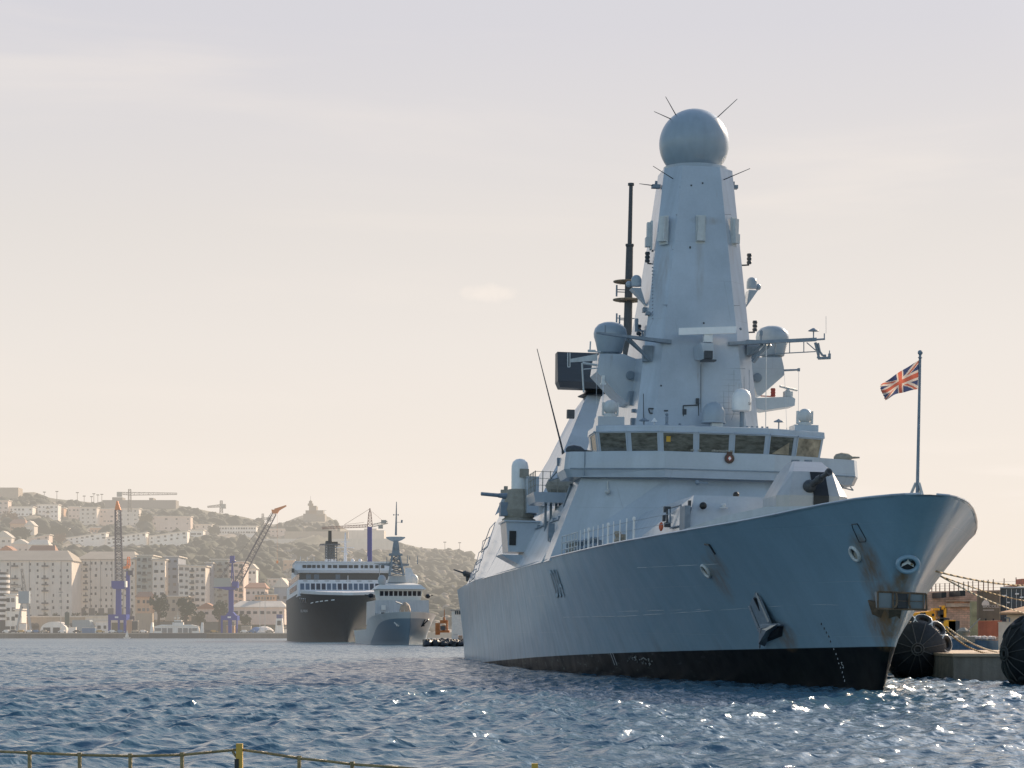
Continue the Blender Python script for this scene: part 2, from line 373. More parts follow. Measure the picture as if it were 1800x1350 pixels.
def HS(px,py,off=0.0,side=-1):
    """point of the hull side seen at a pixel, pushed outward by off"""
    last=None
    for k in range(0,6000):
        l=.3+k*.025; q=P(px,py,l); f=(-q.x if side<0 else q.x)-hb(l,q.z)
        if last is not None and f<=0<last: 
            return Vector((q.x+side*off,l,q.z))
        last=f
    return P(px,py,40)
def hp(l,z,off=0.0): return Vector((-hb(l,z)-off,l,z))
RUST=[]
def rust_at(px,py,rx,ry,rz,s=.8):
    q=HS(px,py); RUST.append((q.x,q.y,q.z,rx,ry,rz,s))
rust_at(1520,975,.8,1.0,2.0,.85); rust_at(1258,1010,1.,.9,1.6,.5); rust_at(1590,1030,.6,.7,1.3,.8); rust_at(1535,1015,.8,1.2,1.7,.6)
rust_at(1552,1098,1.2,1.6,1.3,.95); rust_at(1560,1060,.9,1.2,1.1,.8)
rust_at(1382,1118,.9,1.2,.9,.8); rust_at(1262,990,.9,.8,1.1,.6); rust_at(1270,1030,1.,1.,1.3,.4)
RUST.append((-.3,4.9,3.4,.7,1.3,1.9,.95)); RUST.append((-.15,3.6,4.7,.35,.6,1.0,.85))
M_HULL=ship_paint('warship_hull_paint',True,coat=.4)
SRUST=[]
for _p,_r in (((1166,452),(.7,1.2,2.0,.8)),((1160,500),(.5,1.5,2.6,.4)),((1231,470),(.35,1.5,2.6,.35)),((1245,385),(1.3,1.5,.35,.5)),((1230,650),(.3,1.5,2.5,.3)),((1292,440),(.4,1.5,1.0,.4))):
    _q=P(_p[0],_p[1],54.8); SRUST.append((_q.x,_q.y,_q.z)+_r)
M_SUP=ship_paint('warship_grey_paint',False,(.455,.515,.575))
M_DK=mat('dark_deck_grey',(.10,.11,.12),.7,var=.2)
M_LG=mat('light_grey_fitting',(.60,.62,.61),.45,var=.08,scale=4,streak=.12)
M_MG=mat('mid_grey_fitting',(.22,.27,.32),.5,var=.15,scale=3)
M_DG=mat('dark_grey_metal',(.055,.062,.07),.5,var=.2,scale=5)
M_BK=mat('black_metal',(.015,.016,.018),.45,var=.3,scale=6)
M_WH=mat('white_radome',(.86,.85,.82),.4,var=.05,scale=3,streak=.06)
M_RADG=mat('grey_radome',(.36,.42,.47),.3,var=.05,scale=2,streak=.05)
M_RUST=mat('rusty_steel',(.16,.11,.07),.8,var=.45,scale=3,bump=.4)
M_BEIGE=mat('beige_cover_cloth',(.36,.33,.27),.85,var=.15,scale=4,bump=.5)
M_RED=mat('red_lamp_and_band',(.35,.06,.04),.4,var=.1)
M_YEL=mat('yellow_paint',(.65,.36,.03),.5,var=.1)
M_GLASS=mat('bridge_glass',(.085,.085,.07),.05,var=.85,scale=1.7,spec=.6,stretch=(1,1,3))
M_GLB=mat('bridge_glass_showing_tan_interior',(.30,.245,.17),.08,var=.6,scale=1.6,spec=.5)
M_ORG=mat('orange_lifebuoy',(.55,.10,.03),.6)
M_LINE=mat('pale_hull_lettering',(.50,.53,.55),.5,var=.1)
M_SHD=mat('dark_hull_lettering_edge',(.035,.045,.055),.5,var=.2)
def LT(px,py,l,x=None): return P(px,py,l)
SHIP=thing('warship','large grey destroyer with globe topped pyramid mast and black boot topping, moored beside the quay','warship')
SHIP.matrix_world=SHIPM; S=SHIP
def build_hull():
    zs_t=[-.24,-.1,0,.05,.12,.2,.3,.4,.5,.6,.7,.8,.88,.94,1.0]
    us=[0,.0006,.0016,.003,.005,.008,.012,.018,.025,.034,.045,.058,.073,.09,.11,.132,.157,.185,.22,.26,.30,.34,.38,.42,.47,.53,.60,.67,.74,.81,.88,.94,1.0]
    mb=MB()
    def row(side):
        g=[]
        for u in us:
            c=[]
            for t in zs_t:
                z=t*8.15 if u==0 else None
                # iterate for the deck height at this station
                l=u*150
                for _ in range(6):
                    z=t*deckz(l) if t>0 else t*8.0
                    ls=lstem(max(-2,z)); l=ls+u*(150-ls)
                b=hb(l,z)
                if u==0: b=.0
                c.append((side*b,l,z))
            g.append(c)
        return g
    n=len(zs_t)
    for side in (-1,1):
        g=row(side); fs=[]
        for i in range(len(us)-1):
            for j in range(n-1): fs.append((i*n+j,(i+1)*n+j,(i+1)*n+j+1,i*n+j+1))
        mb.add([p for r in g for p in r],fs)
    # transom
    st=[(s*hb(150,t*6.8),150,t*6.8) for s in (-1,1) for t in zs_t]
    mb.add(st,[(j,j+1,n+j+1,n+j) for j in range(n-1)])
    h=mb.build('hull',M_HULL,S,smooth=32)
    bm=bmesh.new(); bm.from_mesh(h.data); bmesh.ops.remove_doubles(bm,verts=bm.verts,dist=.002); bmesh.ops.recalc_face_normals(bm,faces=bm.faces); bm.to_mesh(h.data); bm.free()
    h.data.shade_smooth(); h.data.set_sharp_from_angle(angle=R(40))
    # weather deck
    mb=MB(); ls=[.05,.3,1,2,4,6,9,13,18,24,30,38,48,60,80,100,123,150]
    vs=[]
    for l in ls:
        z=deckz(l)-.06; b=max(.01,hb(l,deckz(l))-.03); vs+= [(-b,l,z),(0,l,z+.04),(b,l,z)]
    fs=[]
    for i in range(len(ls)-1):
        for j in range(2): fs.append((i*3+j,i*3+j+1,i*3+4+j,i*3+3+j))
    mb.add(vs,fs); mb.build('foredeck',M_DK,S)
    # deck edge angle bar
    mb=MB()
    for sd in (-1,1):
        pts=[(sd*(hb(l,deckz(l))+.01),l,deckz(l)+.03) for l in [.2,.5,1,2,3,5,7,9,12,15,18,21,24,27,30,34,38,42,46,49]]
        mb.path(pts,.045,5)
        mb.build('gunwale_bar',M_SUP,S); mb=MB()
build_hull()
def octa(hw,fw,y0,ya,z,xc=0):
    """octagon: half width hw, front face half width fw, from y0-hw forward to y0+ya aft"""
    c=hw-fw
    return [(xc-fw,y0-hw,z),(xc+fw,y0-hw,z),(xc+hw,y0-hw+c*1.1,z),(xc+hw,y0+ya-c,z),(xc+fw,y0+ya,z),(xc-fw,y0+ya,z),(xc-hw,y0+ya-c,z),(xc-hw,y0-hw+c*1.1,z)]
def build_super():
    # flush sided superstructure block (faceted raked front), then lower sides aft
    mb=MB()
    def ring(z,hw,yf,yb,nose=2.2,fx=.36):
        return [(-hw,yb,z),(-hw,yf,z),(-hw*fx,yf-nose,z),(hw*fx,yf-nose,z),(hw,yf,z),(hw,yb,z)]
    z0=6.7
    mb.loft([ring(z0,9.96,49.5,53,2.6),ring(11.95,8.05,49.4,53,1.5)],True)
    mb.build('forward_superstructure',M_SUP,S)
    mb=MB()
    def sl(z): return 10.0-(z-6.8)*.50    # sloped side
    ys=[53.02,60,75,95.0]
    b=[(-sl(6.7),ys[0],6.7),(sl(6.7),ys[0],6.7),(sl(6.7)-.0,95,6.7),(-sl(6.7),95,6.7)]
    zt=10.75; M_SID=ship_paint('sloping_side_painted_sheen',False,(.74,.76,.78))  # brightness of the sloping sides and hangar is put into a paler base colour
    t=[(-sl(zt),ys[0],zt),(sl(zt),ys[0],zt),(sl(zt),95,zt),(-sl(zt),95,zt)]
    mb.hexa(b,t)
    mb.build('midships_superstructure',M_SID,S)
    mb=MB()
    k=.965
    b=[(-sl(6.7),95.02,6.7),(sl(6.7),95.02,6.7),(sl(6.7)*.935,123,6.7),(-sl(6.7)*.935,123,6.7)]
    zt=13.1
    t=[(-sl(zt),96.5,zt),(sl(zt),96.5,zt),(sl(zt)*.96,122,zt),(-sl(zt)*.96,122,zt)]
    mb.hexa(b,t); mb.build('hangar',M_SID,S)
    # recessed deckhouse above the boat bay
    mb=MB(); mb.hexa([(-5.9,53.03,10.7),(5.9,53.03,10.7),(5.9,94.9,10.7),(-5.9,94.9,10.7)],[(-5.2,53.5,14.9),(5.2,53.5,14.9),(5.0,94,14.2),(-5.0,94,14.2)])
    mb.build('deckhouse',M_SUP,S)
    # long grey horizontal seam rail and ladder on the sloping side
    mb=MB()
    for (a,b_) in (((1,1),(0,0)),):
        pass
    def SP(px,py,off=.05):
        last=None
        for k in range(0,3600):
            l=49.5+k*.02; q=P(px,py,l); f=-q.x-sl(q.z)
            if last is not None and f<=0<last: return Vector((q.x-off,l,q.z+off*.4))
            last=f
        return P(px,py,80)
    pts=[SP(*p) for p in ((985,913),(975,916),(962,922),(948,928),(932,934),(912,942))]
    mb.path(pts,.06,5)
    for p in pts: mb.cbox(p+Vector((0,0,.06)),(.2,.2,.25))
    q=SP(974,938,.2); mb.cbox(q,(.4,.5,1.1)); mb.cbox(q+Vector((0,.5,.2)),(.3,.7,.25)); mb.cbox(q+Vector((0,-.4,-.5)),(.3,.9,.2))
    mb.build('side_fitting',M_MG,S)
    for (a,b_,c,d_) in (((861,929),(872,918),(859,960),(848,968)),((850,952),(862,944),(858,962),(847,972)),((843,972),(853,964),(848,985),(838,994)),((837,990),(847,983),(842,1003),(832,1012)),((830,1006),(839,1000),(835,1016),(826,1024))):
        mb=MB(); e=[SP(*p,off=.06) for p in (a,b_,c,d_)]; mb.path(e+[e[0]],.035,4); mb.build('shutter_frame',M_MG,S)
build_super()
def build_bridge():
    # bridge wing bulwark: faceted band wider than the block below
    mb=MB(); mb2=MB()
    def plan(z,o=0,yo=0): 
        return [(-9.05-o,53.2,z),(-9.05-o,49.6-yo,z),(-8.75-o,49.05-yo,z),(-3.35,46.9-yo,z),(3.35,46.9-yo,z),(8.75+o,49.05-yo,z),(9.05+o,49.6-yo,z),(9.05+o,53.2,z)]
    mb.loft([plan(11.82,-.12,-.05),plan(12.32,.1,.02),plan(13.36,0,0)],True)
    br=mb.build('bridge_wing',M_SUP,S)
    mb=MB(); pts=[(-8.85,49.0,12.33),(-3.35,46.85,12.33),(3.35,46.85,12.33),(8.85,49.0,12.33)]; mb.path(pts,.045,4); mb.tube((-8.0,48.68,11.9),(-8.0,48.68,13.36),.03,.03,4); mb.build('seam_bar',M_MG,br)
    # wheelhouse with seven front windows
    zb,zt=13.37,15.15
    pl=[(-6.9,54.4),(-6.9,50.6),(-3.3,49.0),(3.25,49.0),(6.95,50.5),(6.95,54.4)]
    mb=MB(); sc=lambda z,e:[(x*(1+e),y-(.0 if y>53 else e*4),z) for x,y in pl]
    mb.loft([sc(zb,0),sc(13.55,0),sc(14.72,.025),sc(14.74,.035),sc(15.12,.03),sc(15.16,.0)],True)
    wh=mb.build('wheelhouse',M_SUP,S)
    def window(a,b,f0,f1,tan,z0=13.56,z1=14.66):
        a=Vector((*a,0)); b=Vector((*b,0)); d=b-a; n=Vector((d.y,-d.x,0)).normalized()
        if n.y>0 and abs(n.y)>.3: n=-n
        p0=a+d*f0; p1=a+d*f1
        lean=.025
        def Q(f,z,o): 
            p=a+d*f; w=(z-13.55)/1.17*lean
            return Vector((p.x*(1+w),p.y-w*4,z))+n*o
        fr=MB(); w=.07/d.length
        for (u0,u1,v0,v1) in ((f0-w,f1+w,z0-.07,z0),(f0-w,f1+w,z1,z1+.07),(f0-w,f0,z0,z1),(f1,f1+w,z0,z1)):
            fr.hexa([Q(u0,v0,-.02),Q(u1,v0,-.02),Q(u1,v0,.05),Q(u0,v0,.05)],[Q(u0,v1,-.02),Q(u1,v1,-.02),Q(u1,v1,.05),Q(u0,v1,.05)])
        # sun visor / wiper housing over the window
        fr.hexa([Q(f0-w,z1+.07,.0),Q(f1+w,z1+.07,.0),Q(f1+w,z1+.07,.16),Q(f0-w,z1+.07,.16)],[Q(f0-w,z1+.16,.0),Q(f1+w,z1+.16,.0),Q(f1+w,z1+.15,.12),Q(f0-w,z1+.15,.12)])
        o=fr.build('bridge_window',M_SUP,wh)
        g=MB(); g.hexa([Q(f0,z0,-.01),Q(f1,z0,-.01),Q(f1,z0,.012),Q(f0,z0,.012)],[Q(f0,z1,-.01),Q(f1,z1,-.01),Q(f1,z1,.012),Q(f0,z1,.012)])
        g.build('window_pane',M_GLB if tan else M_GLASS,wh)
        return o
    A,B,C,D,E_,Fp=pl
    def seg(a,b,k,tans):
        for i in range(k):
            m_=.11/1; f0=(i+.085)/k; f1=(i+.915)/k
            window(a,b,f0,f1,tans[i])
    seg(B,C,2,[0,0]); seg(C,D,3,[0,0,0]); seg(D,E_,2,[0,1])
    mb=MB(); a_=Vector((3.9,48.99+.28,13.6)); mb.hexa([(3.62,49.07,13.6),(4.75,49.53,13.6),(4.75,49.6,13.6),(3.62,49.14,13.6)],[(3.62,49.04,13.62),(4.78,49.50,14.35),(4.78,49.6,14.35),(3.62,49.14,13.62)]); mb.build('lit_blind',M_GLB,wh)
    window((-6.9,53.6),(-6.9,50.9),.08,.92,1)
    # interior glimpses: desk edge and a yellow box are seen through the third window
    mb=MB(); mb.cbox((-2.85,48.93,14.3),(.26,.06,.34)); mb.build('yellow_box',M_YEL,wh)
    mb=MB()
    for x in (-1.35,-.9,.0,.35,.8): mb.ball((x,48.99,13.66),.12,10,sz=.7)
    mb.cbox((.5,48.985,13.66),(1.3,.04,.12)); mb.build('chart_table_clutter',M_BEIGE,wh)
    mb=MB()
    for x0,x1 in ((-2.9,-1.9),(-.6,.7),(1.5,2.6)): mb.cbox(((x0+x1)/2,48.935,14.52),(x1-x0,.02,.025))
    mb.build('ceiling_lamp',mat('pale_ceiling_lamp',(.75,.72,.62),.5,emit=.25),wh)
    # roof edge lip and corner blocks
    mb=MB(); mb.box(-6.95,-5.3,50.9,52.6,15.14,15.75); mb.build('roof_box',M_SUP,S)
    mb=MB(); mb.box(5.4,6.9,50.9,52.6,15.14,15.62); mb.build('roof_box',M_SUP,S)
    for x,z in ((-6.15,16.35),(6.1,16.2)):
        mb=MB(); mb.lathe([(.42,-.62),(.42,-.4),(.2,-.38),(.2,-.3)],(x,51.3,z),14); mb.cbox((x-.45,51.3,z-.1),(.12,.3,.8)); mb.cbox((x+.45,51.3,z-.1),(.12,.3,.8)); mb.ball((x,51.25,z),.46,16)
        mb.build('optical_director',M_LG,S,smooth=30)
    # crest under the centre window
    mb=MB(); c=Vector((.55,46.82,13.05)); mb.lathe([(.30,0),(.30,.06),(.24,.09)],c,20,ax=(0,-1,0)); mb.cbox(c+Vector((0,0,.33)),(.34,.06,.16))
    cr=mb.build('ship_crest',mat('crest_brown_rope',(.10,.055,.035),.5),S)
    mb=MB(); mb.lathe([(.15,0),(.15,.02)],c+Vector((0,-.09,0)),16,ax=(0,-1,0)); mb.build('crest_field',M_RED,cr)
    mb=MB(); mb.poly([c+Vector((0,-.115,.13)),c+Vector((.1,-.115,0)),c+Vector((0,-.115,-.13)),c+Vector((-.1,-.115,0))],(0,-.02,0)); mb.build('crest_diamond',M_WH,cr)
    # covered machine guns on the wings
    for px,py,l,s in ((1012,793,50.2,-1),(1483,806,50.2,1)):
        q=P(px,py,l); mb=MB()
        pr=[(.05,-1.0),(.08,-.55),(.26,-.3),(.32,.15),(.22,.5),(.08,.62)]
        mb.lathe([(r,z) for r,z in pr],q+Vector((0,0,.05)),10,ax=(-s*-1.0 if s<0 else -1,0,-.04*s)) 
        mb.tube(q+Vector((0,0,-.55)),q,.09,.07,8)
        mb.build('covered_machine_gun',M_DG if s<0 else M_BEIGE,S,smooth=40)
    # under the wing: lamps and a bracket
    mb=MB(); q=P(1068,846,48.6); mb.tube(q,q+Vector((0,0,-.5)),.05,.05,6); mb.ball(q+Vector((0,0,-.62)),.17,10); mb.build('floodlight',M_LG,S)
    mb=MB(); q=P(1226,848,46.9); mb.ball(q,.16,10); mb.cbox(q+Vector((.35,0,0)),(.6,.15,.1)); mb.build('floodlight',M_MG,S)
    # wing support stay at port
    mb=MB(); a=P(1480,857,51); mb.path([a,P(1500,862,51),P(1490,850,51)],.04,5); mb.path([a,P(1468,858,51)],.04,5); mb.build('wing_ladder',M_MG,S)
build_bridge()
MY=58.0
def mz(py): return P(1224,py,MY).z
def mhw(z): return 4.02-(z-15.1)*(4.02-2.22)/(32.45-15.1)
def build_mast():
    mb=MB(); rings=[]
    for z,ext in ((15.0,6.5),(17,5.6),(20,3.8),(24,1.9),(28,.8),(32.45,.3)):
        hw=mhw(z); fw=hw-1.02; rings.append(octa(hw,fw,MY,hw+ext,z))
    rings.insert(0,[(x,y,10.8) for x,y,z in rings[0]])
    mb.loft(rings,True); m=mb.build('mast_tower',M_SUP,S)
    # cap ring and radome
    mb=MB(); mb.lathe([(2.05,32.4),(2.1,32.7),(1.62,32.75),(1.58,33.0)],(0,MY,0),40); mb.build('radome_collar',M_SUP,m,smooth=30)
    q=P(1220,253.5,MY); r=2.27
    mb=MB(); pr=[]
    for i in range(29):
        a=-math.pi/2+math.pi*i/28
        if math.sin(a)<-.80: continue
        pr.append((max(.002,r*math.cos(a)),r*math.sin(a)))
    mb.lathe(pr,q,56); dome=mb.build('radome',M_RADG,m,smooth=True)
    # lightning spikes
    mb=MB()
    for a,b in (((1188,202),(1170,170)),((1179,209),(1150,196)),((1257,210),(1296,174))): mb.tube(P(*a,MY-.6),P(*b,MY-1.6),.035,.02,5)
    mb.build('lightning_spike',M_DG,dome)
    mb=MB()
    for a,b in (((1183,314),(1148,292)),((1272,316),(1319,296)),((1147,326),(1124,323))): mb.tube(P(*a,MY-2.2),P(*b,MY-3.2),.035,.02,5)
    mb.build('lightning_spike',M_DG,m)
    for px,py in ((1153,328),(1289,329)):
        q=P(px,py,MY-.5); mb=MB(); mb.cbox(q,(.55,.5,.22)); mb.tube(q,q+Vector((0,-.1,.35)),.1,.08,8); mb.build('top_lamp',M_MG,m)
    # boxed arrays below the top (four visible)
    def arr(px,py,yy,nx,w=.62):
        q=P(px,py,yy); o=MB(); n=Vector((nx,-1,0)).normalized() if abs(nx)<3 else Vector((nx,0,0)).normalized(); t=Vector((n.y,-n.x,0))
        if t.x<0: t=-t
        up=Vector((0,0,1))
        def bx(c,a,b_,d):
            v=[c+t*sx*a+up*sz*b_+n*sy*d for sz in (-1,1) for sy in (0,1) for sx in ((-1,1) if sy==0 else (1,-1))]
            o.hexa(v[:4],v[4:])
        bx(q,w*.5,.92,.12); bx(q+up*.32+n*.12,w*.34,.5,.22); bx(q-up*.45+n*.12,w*.42,.3,.3)
        b=o.build('antenna_panel',M_LG,m); 
    hwz=mhw(mz(404)); 
    arr(1231,404,MY-hwz-.02,0); arr(1168,405,MY-hwz+.35,-.95); arr(1288,408,MY-hwz+.5,.95,.55); arr(1146,414,MY-.6,-6,.6)
    # small lamps on arms either side
    for px,py,s in ((1138,452,-1),(1317,455,1),(1327,573,1),(1123,580,-1)):
        mb=MB(); q=P(px,py,MY-.5); 
        for k in (-1,0,1): mb.lathe([(.14,-.1),(.17,0),(.14,.1)],q+Vector((0,0,k*.24)),8)
        mb.tube(q+Vector((0,0,-.4)),q+Vector((-s*1.2,0,-.5)),.05,.05,6)
        o=mb.build('signal_lamp',M_DG,m); mb=MB(); mb.lathe([(.15,-.05),(.15,.05)],q,8); mb.build('red_lens',M_RED,m)
    for px,py,s in ((1119,492,-1),(1322,496,1)):
        mb=MB(); q=P(px,py,MY-.8)
        b=P(1140 if s<0 else 1310,515,MY-.8); w=Vector((-s,0,0))
        mb.hexa([b+Vector((s*.1,0,-.9)),b+Vector((s*.1,.8,-.9)),b+Vector((s*.05,.8,-.8)),b+Vector((s*.05,0,-.8))],[q+Vector((-s*.25,-.3,-.55)),q+Vector((-s*.25,.8,-.55)),q+Vector((s*.35,.8,-.55)),q+Vector((s*.35,-.3,-.55))])
        mb.build('sensor_bracket',M_SUP,m)
        mb=MB(); mb.ball(q+Vector((0,.1,.0)),.34,14); mb.lathe([(.34,-.4),(.34,0)],q+Vector((0,.1,0)),14); mb.ball(q+Vector((-s*-.45,.3,-.25)),.22,10); mb.build('camera_turret',M_RADG,m,smooth=35)
    # mid height satcom sponsons with egg shaped radomes
    for s in (-1,1):
        if s<0: poly=[(1054,622),(1096,622),(1131,636),(1131,690),(1108,708),(1102,707),(1084,691),(1049,653)]
        else: poly=[(1328,628),(1374,628),(1378,646),(1379,659),(1337,696),(1331,694),(1318,660),(1318,630)]
        pts=[P(a,b,MY+1.0) for a,b in poly]
        mb=MB(); mb.poly(pts,(0,3.4,0)); sp=mb.build('side_sponson',M_SUP,m)
        mb=MB(); q=P(1108 if s<0 else 1331,660 if s<0 else 664,MY+.96); mb.lathe([(.3,0),(.3,.12),(.18,.16)],q,14,ax=(0,-1,0)); mb.build('sponson_port',M_MG,sp)
        cx=1072 if s<0 else 1357; top=566 if s<0 else 573; bot=621 if s<0 else 626
        w=(1102-1043)/2/ppm(MY+2.5)
        c=P(cx,top,MY+2.6); b=P(cx,bot,MY+2.6); H_=c.z-b.z; mb=MB(); pr=[(w*.70,0),(w*.74,.05),(w*.86,H_*.32),(w*.98,H_*.52),(w,H_*.62),(w*.93,H_*.78),(w*.72,H_*.91),(w*.4,H_*.98),(.01,H_)]
        mb.lathe(pr,b,28); mb.build('side_radome',M_RADG,sp,smooth=60)
        mb=MB(); mb.lathe([(w*.55,-.35),(w*.6,0)],b,20); mb.build('radome_pedestal',M_MG,sp)
    # yards
    yl=MY-3.9
    mb=MB()
    a=P(1048,585,yl-1.0); b=P(1180,601,yl+.4)
    mb.hexa([a+Vector((0,-.1,-.05)),b+Vector((0,-.15,-.12)),b+Vector((0,.5,-.12)),a+Vector((0,.12,-.05))],[a+Vector((0,-.1,.06)),b+Vector((0,-.15,.12)),b+Vector((0,.5,.12)),a+Vector((0,.12,.06))])
    for dy in (0,.6):
        mb.tube(P(1108,597,yl),P(1141,632,yl+.9+dy),.09,.12,6)
    mb.tube(P(1100,596,yl),P(1133,625,yl+.9),.06,.06,6)
    mb.tube(P(1064,586,yl),P(1064,572,yl),.05,.05,6)
    mb.cbox(P(1138,622,yl+1.2),(.6,.6,1.0))
    mb.build('yardarm',M_MG,m)
    mb=MB()
    a=P(1435,597,yl-1.0); b=P(1280,604,yl+.4)
    mb.hexa([b+Vector((0,-.15,-.1)),a+Vector((0,-.1,-.09)),a+Vector((0,.15,-.09)),b+Vector((0,.5,-.1))],[b+Vector((0,-.15,.1)),a+Vector((0,-.1,.12)),a+Vector((0,.15,.12)),b+Vector((0,.5,.1))])
    mb.tube(a,P(1450,596,yl-1),.06,.06,6)
    mb.path([P(1330,626,yl),P(1360,622,yl),P(1434,618,yl)],.035,5)
    for px,y0,y1 in ((1363,603,622),(1388,602,621),(1413,600,620)): mb.tube(P(px,y0,yl),P(px,y1,yl),.035,.035,5)
    mb.tube(P(1418,602,yl),P(1434,616,yl),.035,.035,5)
    mb.tube(P(1355,606,yl),P(1322,630,yl+.8),.1,.12,6); mb.tube(P(1340,606,yl),P(1320,622,yl+.8),.1,.12,6); mb.tube(P(1348,606,yl),P(1324,636,yl+.8),.1,.14,6)
    mb.path([P(1433,602,yl),P(1439,625,yl),P(1438,630,yl),P(1460,629,yl)],.09,6); mb.path([P(1438,603,yl),P(1441,618,yl),P(1446,625,yl),P(1452,625,yl)],.07,6); mb.tube(P(1458,628,yl),P(1458,616,yl),.04,.03,6); mb.cbox(P(1458,625,yl),(.15,.15,.25))
    mb.tube(P(1430,595,yl),P(1430,582,yl),.04,.04,6); mb.lathe([(.36,0),(.3,.05),(.12,.16),(.03,.2)],P(1430,582,yl),14); mb.tube(P(1449,595,yl),P(1449,586,yl),.04,.04,5); mb.tube(P(1452,586,yl),P(1452,556,yl),.012,.012,4); mb.tube(P(1338,600,yl),P(1338,580,yl),.06,.04,6); mb.cbox(P(1338,586,yl),(.18,.18,.3)); mb.ball(P(1302,578,yl),.1,8)
    mb.cbox(P(1322,612,yl+1.2),(.8,.6,1.0))
    mb.build('yardarm',M_MG,m)
    # navigation radar on its bracket
    fy=MY-3.45
    mb=MB()
    q=[P(1216,632,fy+.2),P(1254,626,fy-.6),P(1253,606,fy-.8),P(1233,604,fy-.6),P(1216,612,fy+.2)]
    mb.hexa([P(1216,632,fy+.3),P(1240,634,fy-1.5),P(1256,630,fy-1.3),P(1250,624,fy+.3)],[P(1216,612,fy+.3),P(1232,602,fy-1.6),P(1254,604,fy-1.4),P(1250,604,fy+.3)])
    br=mb.build('radar_bracket',M_SUP,m)
    mb=MB(); mb.cbox(P(1245,624,fy-1.9),(.5,.4,.5)); mb.cbox(P(1245,634,fy-1.8),(.9,.8,.08)); mb.build('lamp_box',M_DG,br)
    mb=MB(); mb.cbox(P(1244,595,fy-1.1),(.55,.5,.5)); mb.tube(P(1244,589,fy-1.1),P(1244,586,fy-1.1),.2,.3,10); mb.build('radar_motor',M_WH,br)
    a=P(1193,583,fy-1.0); b=P(1294,580,fy-1.6); d=(b-a).normalized(); n=Vector((d.y,-d.x,0)).normalized()
    mb=MB(); v=[]
    for p in (a,b): pass
    h=Vector((0,0,.22))
    mb.hexa([a-h-n*.12,b-h-n*.12,b-h+n*.12,a-h+n*.12],[a+h-n*.1,b+h-n*.1,b+h+n*.1,a+h+n*.1]); ra=mb.build('radar_antenna',mat('white_radar_bar',(.92,.90,.87),.4,var=.04),br)
    text_flat('Raytheon',P(1263,578,fy-1.35)+Vector((-.05,-.14,-.07)),.21,M_RED,br,xdir=d,squash=1.15)
    # port side radar platform
    mb=MB(); yl=MY-1.5
    pts=[P(1318,700,yl),P(1392,697,yl),P(1398,701,yl),P(1397,713,yl),P(1345,721,yl),P(1320,716,yl)]
    mb.poly(pts,(0,1.9,0)); pf=mb.build('radar_platform',M_SUP,m)
    mb=MB(); mb.cbox(P(1385,693,yl+.6),(.55,.5,.33)); mb.lathe([(.18,0),(.1,.15)],P(1385,688,yl+.6),10); mb.build('radar_motor',M_LG,pf)
    mb=MB(); mb.tube(P(1371,679,yl+.2),P(1401,686,yl+1.2),.075,.075,6); mb.build('small_radar_antenna',M_LG,pf)
    mb=MB(); 
    for k in (0,1,2): mb.lathe([(.14,-.09),(.17,0),(.14,.09)],P(1359,685+k*5,yl),8)
    mb.tube(P(1359,697,yl),P(1337,696,yl),.04,.04,5); mb.build('signal_lamp',M_RED,pf)
    mb=MB(); mb.tube(P(1378,651,MY),P(1405,650,MY),.07,.06,6); mb.cbox(P(1404,650,MY),(.15,.15,.2)); mb.tube(P(1404,651,MY),P(1403,752,MY-5),.012,.012,4); mb.build('signal_halyard_boom',M_MG,m)
    mb=MB(); mb.tube(P(1347,600,MY-4),P(1346,752,MY-5),.035,.025,5); mb.tube(P(1379,660,MY),P(1383,752,MY-5),.012,.012,4); mb.tube(P(1049,620,MY),P(1048,740,MY-5),.012,.012,4); mb.build('halyard',M_LG,m)
    # starboard side frames in front of the black radar
    mb=MB(); yl=MY+1
    mb.hexa([P(1002,637,yl),P(1050,634,yl),P(1050,634,yl+.5),P(1002,637,yl+.5)],[P(1002,631,yl),P(1050,622,yl),P(1050,622,yl+.5),P(1002,631,yl+.5)])
    mb.path([P(998,620,yl),P(998,645,yl),P(1002,645,yl),P(1002,620,yl)],.04,4); mb.path([P(1023,638,yl),P(1026,690,yl)],.06,5); mb.path([P(1024,638,yl),P(1050,642,yl)],.08,5); mb.path([P(1026,649,yl),P(1050,647,yl)],.04,5); mb.path([P(1037,617,yl),P(1038,600,yl)],.05,5); mb.cbox(P(1040,617,yl),(.5,.2,.15)); mb.tube(P(1042,618,yl),P(1056,619,yl),.05,.05,5)
    mb.build('stay_frame',M_LG,m)
    mb=MB(); mb.path([P(1060,663,yl),P(1060,718,yl-3)],.03,4); mb.cbox(P(1060,668,yl),(.2,.2,.6)); mb.cbox(P(1060,675,yl),(.35,.25,.12)); mb.build('aerial_stay',M_WH,m)
    # ladders, sockets and boxes on the mast front
    f=MY-mhw(17)-.05
    mb=MB(); mb.path([P(1201,741,f),P(1201,713,f),P(1228,712,f)],.045,4); mb.path([P(1228,741,f),P(1228,702,f)],.035,4); mb.cbox(P(1226,705,f),(.2,.15,.35)); mb.cbox(P(1203,724,f),(.25,.12,.35))
    mb.path([P(1140,718,f+.2),P(1142,726,f+.2),P(1158,728,f+.2),P(1156,719,f+.2),P(1140,718,f+.2)],.06,4); mb.cbox(P(1157,727,f+.2),(.2,.2,.3)); mb.path([P(1167,722,f),P(1174,722,f)],.06,4); mb.path([P(1131,748,f+.6),P(1131,692,f+.6)],.03,4)
    mb.path([P(1232,744,f-.02),P(1232,640,f+.15)],.02,4)
    mb.build('mast_piping',M_DG,m)
    mb=MB(); 
